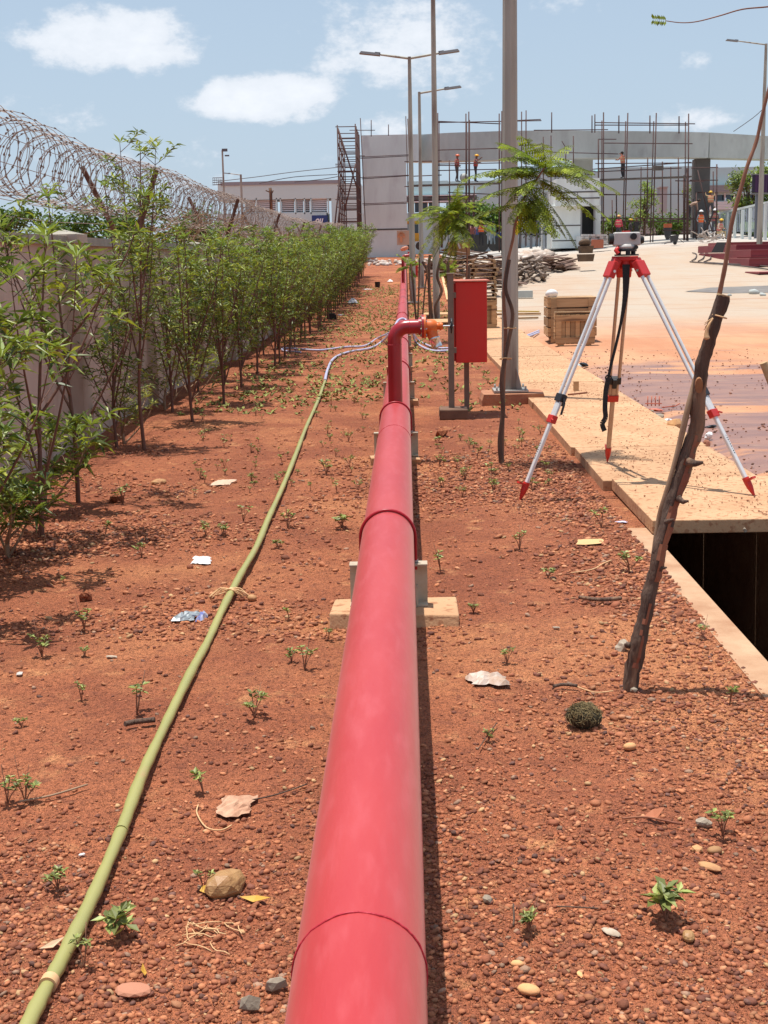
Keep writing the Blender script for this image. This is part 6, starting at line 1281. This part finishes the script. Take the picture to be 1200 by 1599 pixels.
ground_blob('stone', 'grey flat leaf shaped stone chip at lower right', 'stone', 955, 1457, .045, .024, .008, stone_m, 2, .1, 2, 1.5, rz=2.3)
ground_blob('stone', 'round banded pebble below the leafy green seedling', 'stone', 1076, 1462, .030, .034, .024, brown_st, 12, .1, 2)
ground_blob('stone', 'brown oval stone in the cluster at the right edge', 'stone', 1117, 1318, .05, .035, .022, ochre_m, 13, .1, 2, .7); ground_blob('stone', 'split yellow stone in the cluster at the right edge', 'stone', 1090, 1320, .036, .036, .022, ochre_m, 14, .3, 1, 1.1)
ground_blob('stone', 'flat tan stone at the foot of the stone cluster', 'stone', 1110, 1345, .055, .032, .012, ochre_m, 15, .2, 2, .9); ground_blob('stone', 'grey topped stone uppermost in the right cluster', 'stone', 1100, 1280, .034, .026, .022, stone_m, 16, .2, 2, 1.2)
ground_blob('stone', 'pale rough stone left of the leaning stake', 'stone', 971, 1018, .042, .04, .035, stone_m, 17, .3, 2, 1.3); ground_blob('stone', 'small grey stone at the foot of the leaning stake', 'stone', 990, 1084, .034, .026, .02, stone_m, 18, .2, 1)
ground_blob('stone', 'flat grey stone in the middle right of the soil', 'stone', 869, 988, .045, .028, .015, stone_m, 19, .2, 1, 1.2); ground_blob('stone', 'half buried tan stone near the second shrub', 'stone', 248, 752, .16, .10, .05, ochre_m, 20, .15, 2, .8, .35)
ground_blob('stone', 'round tan stone beside the string tie of the hose', 'stone', 394, 938, .052, .038, .034, ochre_m, 21, .12, 2, .85); ground_blob('stone', 'dark lump beside the shaded shrub foot', 'stone', 182, 780, .09, .07, .06, soil, 22, .3, 1)
ground_blob('dirt_clod', 'reddish dirt clod left of the string tie', 'clod', 134, 936, .075, .05, .055, soil, 23, .35, 2); ground_blob('dirt_clod', 'brick red clod under the hydrant cabinet', 'clod', 690, 680, .17, .12, .09, soil, 24, .35, 1)
ground_blob('stone', 'half buried pale stone near the frame bottom left', 'stone', 208, 1545, .075, .05, .02, mat('dusty_pink_stone', (.46, .20, .12)), 25, .12, 2, 1, .35); ground_blob('stone', 'dusty grey stone above the ochre pebbles', 'stone', 762, 1405, .028, .024, .018, stone_m, 26, .2, 1)
ground_blob('stone', 'pale grey chip at the left edge', 'stone', 31, 1060, .045, .022, .01, mat('pale_chip', (.5, .46, .42)), 27, .2, 1, 1); ground_blob('stone', 'pale chip near the middle left', 'stone', 175, 1032, .04, .018, .01, stone_m, 28, .2, 1, 1.5)
ground_blob('stone', 'small white chip beside the left hose bend', 'stone', 128, 1333 - 0, .024, .016, .008, mat('white_chip', (.6, .56, .54)), 29, .2, 1, 1)
# dung ball: matted fibres
g = GT(912, 1138); d_ = thing('dung_ball', 'dark matted ball of dry fibres on the gravel', 'dung ball', tuple(g)); b = B(); b.blob(g + Vector((0, 0, .03)), (.105, .08, .075), 2, 3, .10, rot=Euler((0, 0, -.25)).to_matrix()); part('core', b, pm('dark_fibre', (.055, .042, .02), .95, (.03, .025, .014), 60), d_)
b = B(); rn = random.Random(3)
for k in range(520):
    th, ph = rn.uniform(0, 6.28), rn.uniform(-.2, 1.5); n_ = Vector((math.cos(th) * math.cos(ph), math.sin(th) * math.cos(ph), math.sin(ph))); p = g + Vector((n_.x * .052, n_.y * .042, .03 + n_.z * .038)); d = n_.cross(Vector((rn.uniform(-1, 1), rn.uniform(-1, 1), rn.uniform(-1, 1)))).normalized(); b.tube([p, p + d * .012 + n_ * .005, p + d * .025 + n_ * rn.uniform(-.004, .008)], .0008, 3, False, rn.uniform(.3, 1.1))
part('fibres', b, mat('fibre', (.30, .22, .10), tone=True), d_, kind='stuff')
# plastic scraps
def crumple(nm, lab, cat, px, py, w_, d, h_, m_, seed, n=9, parts=None):
    g = GT(px, py); rn = random.Random(seed); vs = []; 
    for j in range(n):
        for i in range(n):
            u_, v_ = i / (n - 1) - .5, j / (n - 1) - .5; e = max(abs(u_), abs(v_)) * 2; k = 1 + .16 * math.sin(seed + 2 * math.atan2(v_, u_)) + .10 * math.sin(seed * 2 + 5 * math.atan2(v_, u_))
            vs.append((g.x + u_ * w_ * k + rn.uniform(-.04, .04) * w_, g.y + v_ * d * k + rn.uniform(-.04, .04) * d, g.z + .004 + h_ * max(0, 1 - e) ** .5 * rn.uniform(.5, 1.1) + rn.uniform(0, .006)))
    b = B(); b.add(vs, [(j * n + i, j * n + i + 1, (j + 1) * n + i + 1, (j + 1) * n + i) for j in range(n - 1) for i in range(n - 1)], 1, False); o = solo(nm, b, m_, lab, cat, tuple(g)); md = o.modifiers.new('s', 'SOLIDIFY'); md.thickness = .001; return o
crumple('plastic_scrap', 'dirty white plastic scrap half buried right of the pipe', 'scrap', 762, 1072, .13, .11, .03, mat('dirty_white_film', (.62, .52, .45), (.42, .27, .18), 25, .5), 3)
crumple('plastic_scrap', 'small white plastic scrap left of the hose', 'scrap', 316, 877, .10, .14, .02, white_m, 4); crumple('fibre_scrap', 'dirty woven fibre scrap with yellow threads near the pipe', 'scrap', 368, 1262, .10, .12, .02, mat('dirty_fibre', (.60, .38, .25), (.40, .2, .12), 30, .9), 5)
crumple('foil_wrapper', 'silver and blue crumpled foil wrapper left of the hose', 'wrapper', 290, 969, .095, .12, .022, mat('silver_foil', (.52, .55, .56), (.30, .33, .33), 40, .3, metal=.5), 6)
o = crumple('wrapper_tail', 'blue twisted end lying against the silver wrapper', 'wrapper', 316, 968, .035, .09, .035, pm('wrapper_blue', (.04, .08, .42), .4, (.7, .7, .7), 30), 7, 6)
crumple('plastic_bag', 'white knotted plastic bag in the grass before the end of the shrub row', 'bag', 551, 473, .26, .4, .16, white_m, 8); crumple('plastic_scrap', 'flat white scrap near the far shrubs', 'scrap', 575, 452, .35, .3, .02, white_m, 9); crumple('plastic_scrap', 'second white scrap closest to the far pipe', 'scrap', 610, 441, .22, .3, .1, white_m, 10); crumple('plastic_scrap', 'thin white scrap below the knotted bag', 'scrap', 533, 492, .2, .2, .02, white_m, 11)
crumple('plastic_scrap', 'pale scrap in the sunlit soil between shrubs and hose', 'scrap', 348, 752, .14, .2, .015, mat('tan_film', (.62, .42, .3)), 12); crumple('pale_leaf', 'pale dry leaf right of the dead twigs', 'leaf', 922, 856, .13, .12, .01, mat('pale_leaf_m', (.62, .40, .18)), 13, 5); crumple('paper_scrap', 'tiny lilac paper scrap near the nearest slab corner', 'scrap', 970, 818, .06, .05, .008, mat('lilac_paper', (.55, .52, .68)), 14, 4)
b = B(); g = GT(590, 448); b.tube([g, g + Vector((0, 0, .22))], [.09, .11], 14, False); b.disc(g + Vector((0, 0, .01)), (0, 0, 1), .09, .01, 14); g = GT(591, 447); solo('black_bucket', b, black_m, 'small black pot standing by the far white scraps', 'pot', tuple(g))
b = B(); g = GT(519, 498); b.box(g + Vector((0, 0, .07)), (.22, .2, .12)); b.box(g + Vector((0, 0, .14)), (.15, .24, .04)); solo('black_bag', b, black_m, 'black lump of plastic at the foot of the far shrubs', 'bag', tuple(g))
ygl = mat('yellow_dry_leaf', (.62, .36, .05), (.5, .27, .04), 20, .6)
def flat_leaf(lab, px, py, L, W, rz, m_, nm='dry_leaf', up=.006):
    g = GT(px, py); d = Vector((math.cos(rz), math.sin(rz), 0)); s_ = Vector((-d.y, d.x, 0)); b = B(); b.add([g - d * L / 2 + Vector((0, 0, up)), g + s_ * W / 2 + Vector((0, 0, up * 2)), g + d * L / 2 + Vector((0, 0, up * 3)), g - s_ * W / 2 + Vector((0, 0, up * .5)), g + Vector((0, 0, up))], [(0, 3, 4), (3, 2, 4), (2, 1, 4), (1, 0, 4)]); o = solo(nm, b, m_, lab, 'leaf', tuple(g)); md = o.modifiers.new('s', 'SOLIDIFY'); md.thickness = .0008
flat_leaf('long yellow leaf strip right of the banded stone', 398, 1402, .085, .018, -.35, ygl); flat_leaf('small yellow leaf left under the banded stone', 318, 1390, .02, .02, .4, ygl); flat_leaf('orange fleck of leaf on the soil near the bottom', 225, 1517, .03, .012, 1.9, ygl)
flat_leaf('curled brown leaf at right on the gravel', 1022, 1280, .055, .035, .0, mat('brown_leaf', (.45, .16, .08)), up=.012); flat_leaf('pale pod shaped leaf touching the hose left side', 82, 1482, .06, .012, .55, mat('straw_leaf', (.65, .45, .28)))
# twigs
def twig(lab, l, r_, m_, up=.008, nm='twig', grp=None):
    pts = []
    for px, py in l: q = GT(px, py); pts.append(q + Vector((0, 0, up + r_)))
    solo(nm, B().tube(spline(pts, 4), r_, 6), m_, lab, 'twig', tuple(pts[0]), grp)
twig('dark thick twig below the two stemmed seedling', [(196, 1146), (215, 1141), (243, 1140)], .009, bark_dark); twig('black forked twig in the right soil', [(905, 944), (928, 948), (945, 946), (970, 941)], .009, bark_dark); twig('long thin twig left of the hose bend', [(30, 1262), (80, 1254), (138, 1240)], .003, tan_m)
twig('long thin dark twig running to the pipe', [(388, 1256), (430, 1245), (480, 1230)], .0022, bark_dark); twig('pale grass straw above the forked twig', [(892, 899), (925, 897), (942, 889), (955, 884)], .003, string_m); twig('thin straw right of the dung ball twigs', [(902, 1080), (930, 1088), (958, 1087)], .0022, string_m)
twig('curved yellow thread beside the woven scrap', [(310, 1262), (308, 1275), (322, 1293), (345, 1297), (362, 1290)], .0022, string_m, .002); twig('bare twig standing on the gravel lower right', [(802, 1448), (803, 1432), (802, 1412)], .0022, bark_dark, .0); twig('thin twig lying by the dead stalks lower right', [(870, 1424), (900, 1423), (935, 1426)], .0018, bark_dark)
twig('brown twig lying under the right stone cluster leaf', [(972, 1288), (1010, 1285), (1062, 1289)], .003, stripped); twig('dark twig pile left of the stake shadow', [(865, 1082), (880, 1078), (902, 1080)], .006, bark_dark); twig('slanting dry stem in the gravel right of the pipe', [(748, 1178), (760, 1160), (776, 1138)], .002, bark_dark, .01)
b = B(); rn = random.Random(21); g = GT(315, 1450)
for k in range(14): c = g + Vector((rn.uniform(-.06, .06), rn.uniform(-.05, .05), .004)); a = rn.uniform(0, 6.3); p = [c]; 
for k in range(14):
    c = g + Vector((rn.uniform(-.05, .05), rn.uniform(-.05, .05), .006)); a = rn.uniform(0, 6.3); p = [c]
    for j in range(4): a += rn.uniform(-.9, .9); c = c + Vector((math.cos(a), math.sin(a), rn.uniform(-.1, .2))) * .02; p.append(c)
    b.tube(p, .0016, 4)
solo('straw_tuft', b, string_m, 'tangle of pale dry roots left of the pipe near the bottom', 'straw', tuple(g))

# ================================================================ seedlings
def seedling_mesh(seed, H, ns, big=1.0, tall=0):
    rn = random.Random(seed); st_ = B(); lf = B()
    for s in range(ns):
        a = rn.uniform(0, 6.28); o = Vector((math.cos(a), math.sin(a), 0)) * H * rn.uniform(.15, .55); h_ = H * rn.uniform(.55, 1.0); p = [Vector((0, 0, -.01)), o * .35 + Vector((0, 0, h_ * .45)), o * .8 + Vector((0, 0, h_ * .8)), o + Vector((0, 0, h_))]; q = spline(p, 3)
        st_.tube(q, [lerp(.0026, .0014, i / (len(q) - 1)) * (1 + big * .3) for i in range(len(q))], 5, tone=1)
        for c, nl in ((q[-1], 7), (q[-4], 3)):
            for l in range(nl):
                aa = l * 2.4 + rn.uniform(-.5, .5); L = rn.uniform(.024, .042) * big; leaf(lf, c, Vector((math.cos(aa), math.sin(aa), rn.uniform(-.1, .9))), L, L * .5, rn, .15, rn.choice((.7, .9, 1.1, 1.5, 2.0)))
    if tall:
        for k in range(tall): a = rn.uniform(0, 6.28); st_.tube([Vector((0, 0, -.01)), Vector((math.cos(a) * .02, math.sin(a) * .02, H * .8)), Vector((math.cos(a) * .05, math.sin(a) * .04, H * rn.uniform(1.2, 1.9)))], .0018, 4, tone=.6)
    return st_.mesh('stem', sapling_m), lf.mesh('leaves', weed_m)
SM = [seedling_mesh(100 + i, .09 + .02 * (i % 3), 2 + i % 4, 1.0, i % 3) for i in range(8)]
BM_ = seedling_mesh(300, .12, 5, 1.7, 0); ST_ = seedling_mesh(301, .07, 6, .8, 3)
def seedling(px, py, s_, lab, k, ms=None, pos=None):
    g = pos if pos is not None else GT(px, py); o = bpy.data.objects.new('seedling', None); C.objects.link(o); o.location = g; o.rotation_euler = (0, 0, k * 1.7); o.scale = (s_, s_, s_); o['label'] = lab; o['category'] = 'seedling'; o['group'] = 'green weed seedlings on the red soil'
    m_ = ms or SM[k % 8]; o1 = bpy.data.objects.new('stem', m_[0]); o2 = bpy.data.objects.new('leaves', m_[1]); C.objects.link(o1); C.objects.link(o2); o1.parent = o; o2.parent = o
W_ = [(165, 842, 1.1, 'bushy seedling in the sun right of the low spreading bush'), (222, 872, .9, 'seedling with a thin stem left of the small white scrap'), (322, 845, .8, 'left of two seedlings above the small white scrap'), (349, 845, .9, 'right of two seedlings above the small white scrap'), (380, 815, 1.1, 'wide green seedling halfway between shrubs and hose'), (450, 828, 1.1, 'seedling touching the right side of the hose'), (436, 858, .9, 'seedling just left of the hose below another'),
      (60, 838, .9, 'seedling in the shade near the left edge'), (100, 915, .8, 'faint seedling left of the dirt clod'), (132, 985, 1.4, 'tall leafy seedling casting a small shadow below the dirt clod'), (66, 1030, 1.2, 'seedling with a bent stem at the left edge'), (133, 1030, .7, 'small seedling right of the bent one'), (214, 1120, 1.6, 'two stemmed seedling above the dark thick twig'), (128, 1098, .9, 'low seedling left of the two stemmed one'),
      (34, 1138, .8, 'yellowish seedling at the left edge'), (398, 1130, 1.2, 'seedling with bare stalks between hose and pipe'), (318, 1240, 1.3, 'clump of several pale green stems above the woven scrap'), (12, 1258, 1.2, 'seedling cut by the left edge'), (40, 1256, 1.1, 'thin stick seedling beside the edge one'), (90, 1390, 1.0, 'dense round seedling left of the hose'), (132, 1510, 1.0, 'wilted seedling leaning on the hose'),
      (318, 1385, .7, 'tiny seedling behind the banded stone'), (534, 825, 1.5, 'tall spindly seedling left of the pipe clamp'), (510, 742, 1.2, 'seedling left of the pipe beyond the clamp'), (452, 968, 1.0, 'single stemmed seedling left of the pad'), (476, 1055, 1.3, 'seedling beside its own dark shadow left of the pipe'), (513, 1003, .7, 'small rosette seedling close to the pipe'), (456, 1042, .9, 'thin seedling left of the shadowed one'),
      (940, 828, 1.3, 'seedling near the nearest slab corner'), (812, 862, 1.0, 'stick seedling right of the pipe clamp'), (856, 902, 1.2, 'thin tall seedling left of the forked twig'), (984, 898, 1.1, 'seedling left of the leaning stake'), (1140, 1100, 1.3, 'seedling with a bare curved stalk in the stake shadow'), (1098, 1000, .9, 'yellow grass tuft right of the leaning stake'), (792, 1045, .8, 'tiny seedling above the dirty plastic scrap'),
      (764, 1160, .7, 'tiny sprout halfway down the right soil'), (688, 892, 1.1, 'reddish sprout right of the pad'), (740, 960, 1.0, 'dry stalks right of the pad'), (826, 1455, 1.1, 'dead stalks on the lower right gravel'), (1130, 1290, 1.1, 'sprout above the right stone cluster'), (745, 715, 1.3, 'bright seedling below the red clod'), (768, 742, .9, 'seedling right of the bright one'), (192, 785, 1.2, 'seedling beside the dark lump under the shrubs'),
      (393, 752, .9, 'seedling on the sunlit soil beyond the tan stone'), (350, 700, .9, 'seedling further along the shrub row'), (560, 770, .8, 'seedling beside the pipe beyond the spindly one'), (495, 650, 1.1, 'seedling left of the hydrant riser'), (545, 690, .9, 'seedling before the riser pad'), (815, 690, 1.0, 'seedling left of the tripod leg'), (845, 680, .9, 'seedling by the lamp post footing')]
for i, (px, py, s_, lab) in enumerate(W_): seedling(px, py, s_ * (.55 if py > 900 else .72), lab, i, ST_ if 'dead' in lab or 'dry' in lab else None)
seedling(1040, 1432, .72, 'largest leafy green seedling on the lower right gravel', 3, BM_); seedling(185, 1462, .62, 'broad leaved seedling lying over right of the hose', 5, BM_)
rn = random.Random(77); cnt = 0
while cnt < 190:
    px = rn.uniform(300, 860); py = 450 + 330 * rn.random() ** 1.3; q = G(px, py, 0)
    if abs(q.x - PXC) < .3 or q.x > 1.15 or q.x < -2.6: continue
    seedling(px, py, rn.uniform(.3, .7), 'small yellow green weed on the soil strip further off', cnt, ms=None); cnt += 1
# re-label: those far weeds are alike
b = B(); rn = random.Random(78)
for k in range(5200):
    Y = 13 + 40 * rn.random() ** 1.3; x = rn.uniform(-2.3, 1.15)
    if abs(x - PXC) < .17 or rn.random() > .55 + vn(np.array(x * 1.3), np.array(Y * .6), 2) * 1.2: continue
    p = Vector((x, Y, float(macro(x, Y)) + .01)); 
    for l in range(4): aa = rn.uniform(0, 6.3); leaf(b, p, Vector((math.cos(aa), math.sin(aa), rn.uniform(.2, 1.2))), rn.uniform(.03, .08), .03, rn, .1, rn.choice((.8, 1.1, 1.5)))
solo('ground_weeds', b, mat('weed_mat', (.24, .24, .06), (.17, .18, .05), 2, .8, tone=True), 'thin cover of yellow green weeds on the far soil strip', None, (0, 0, 0), kind='stuff')
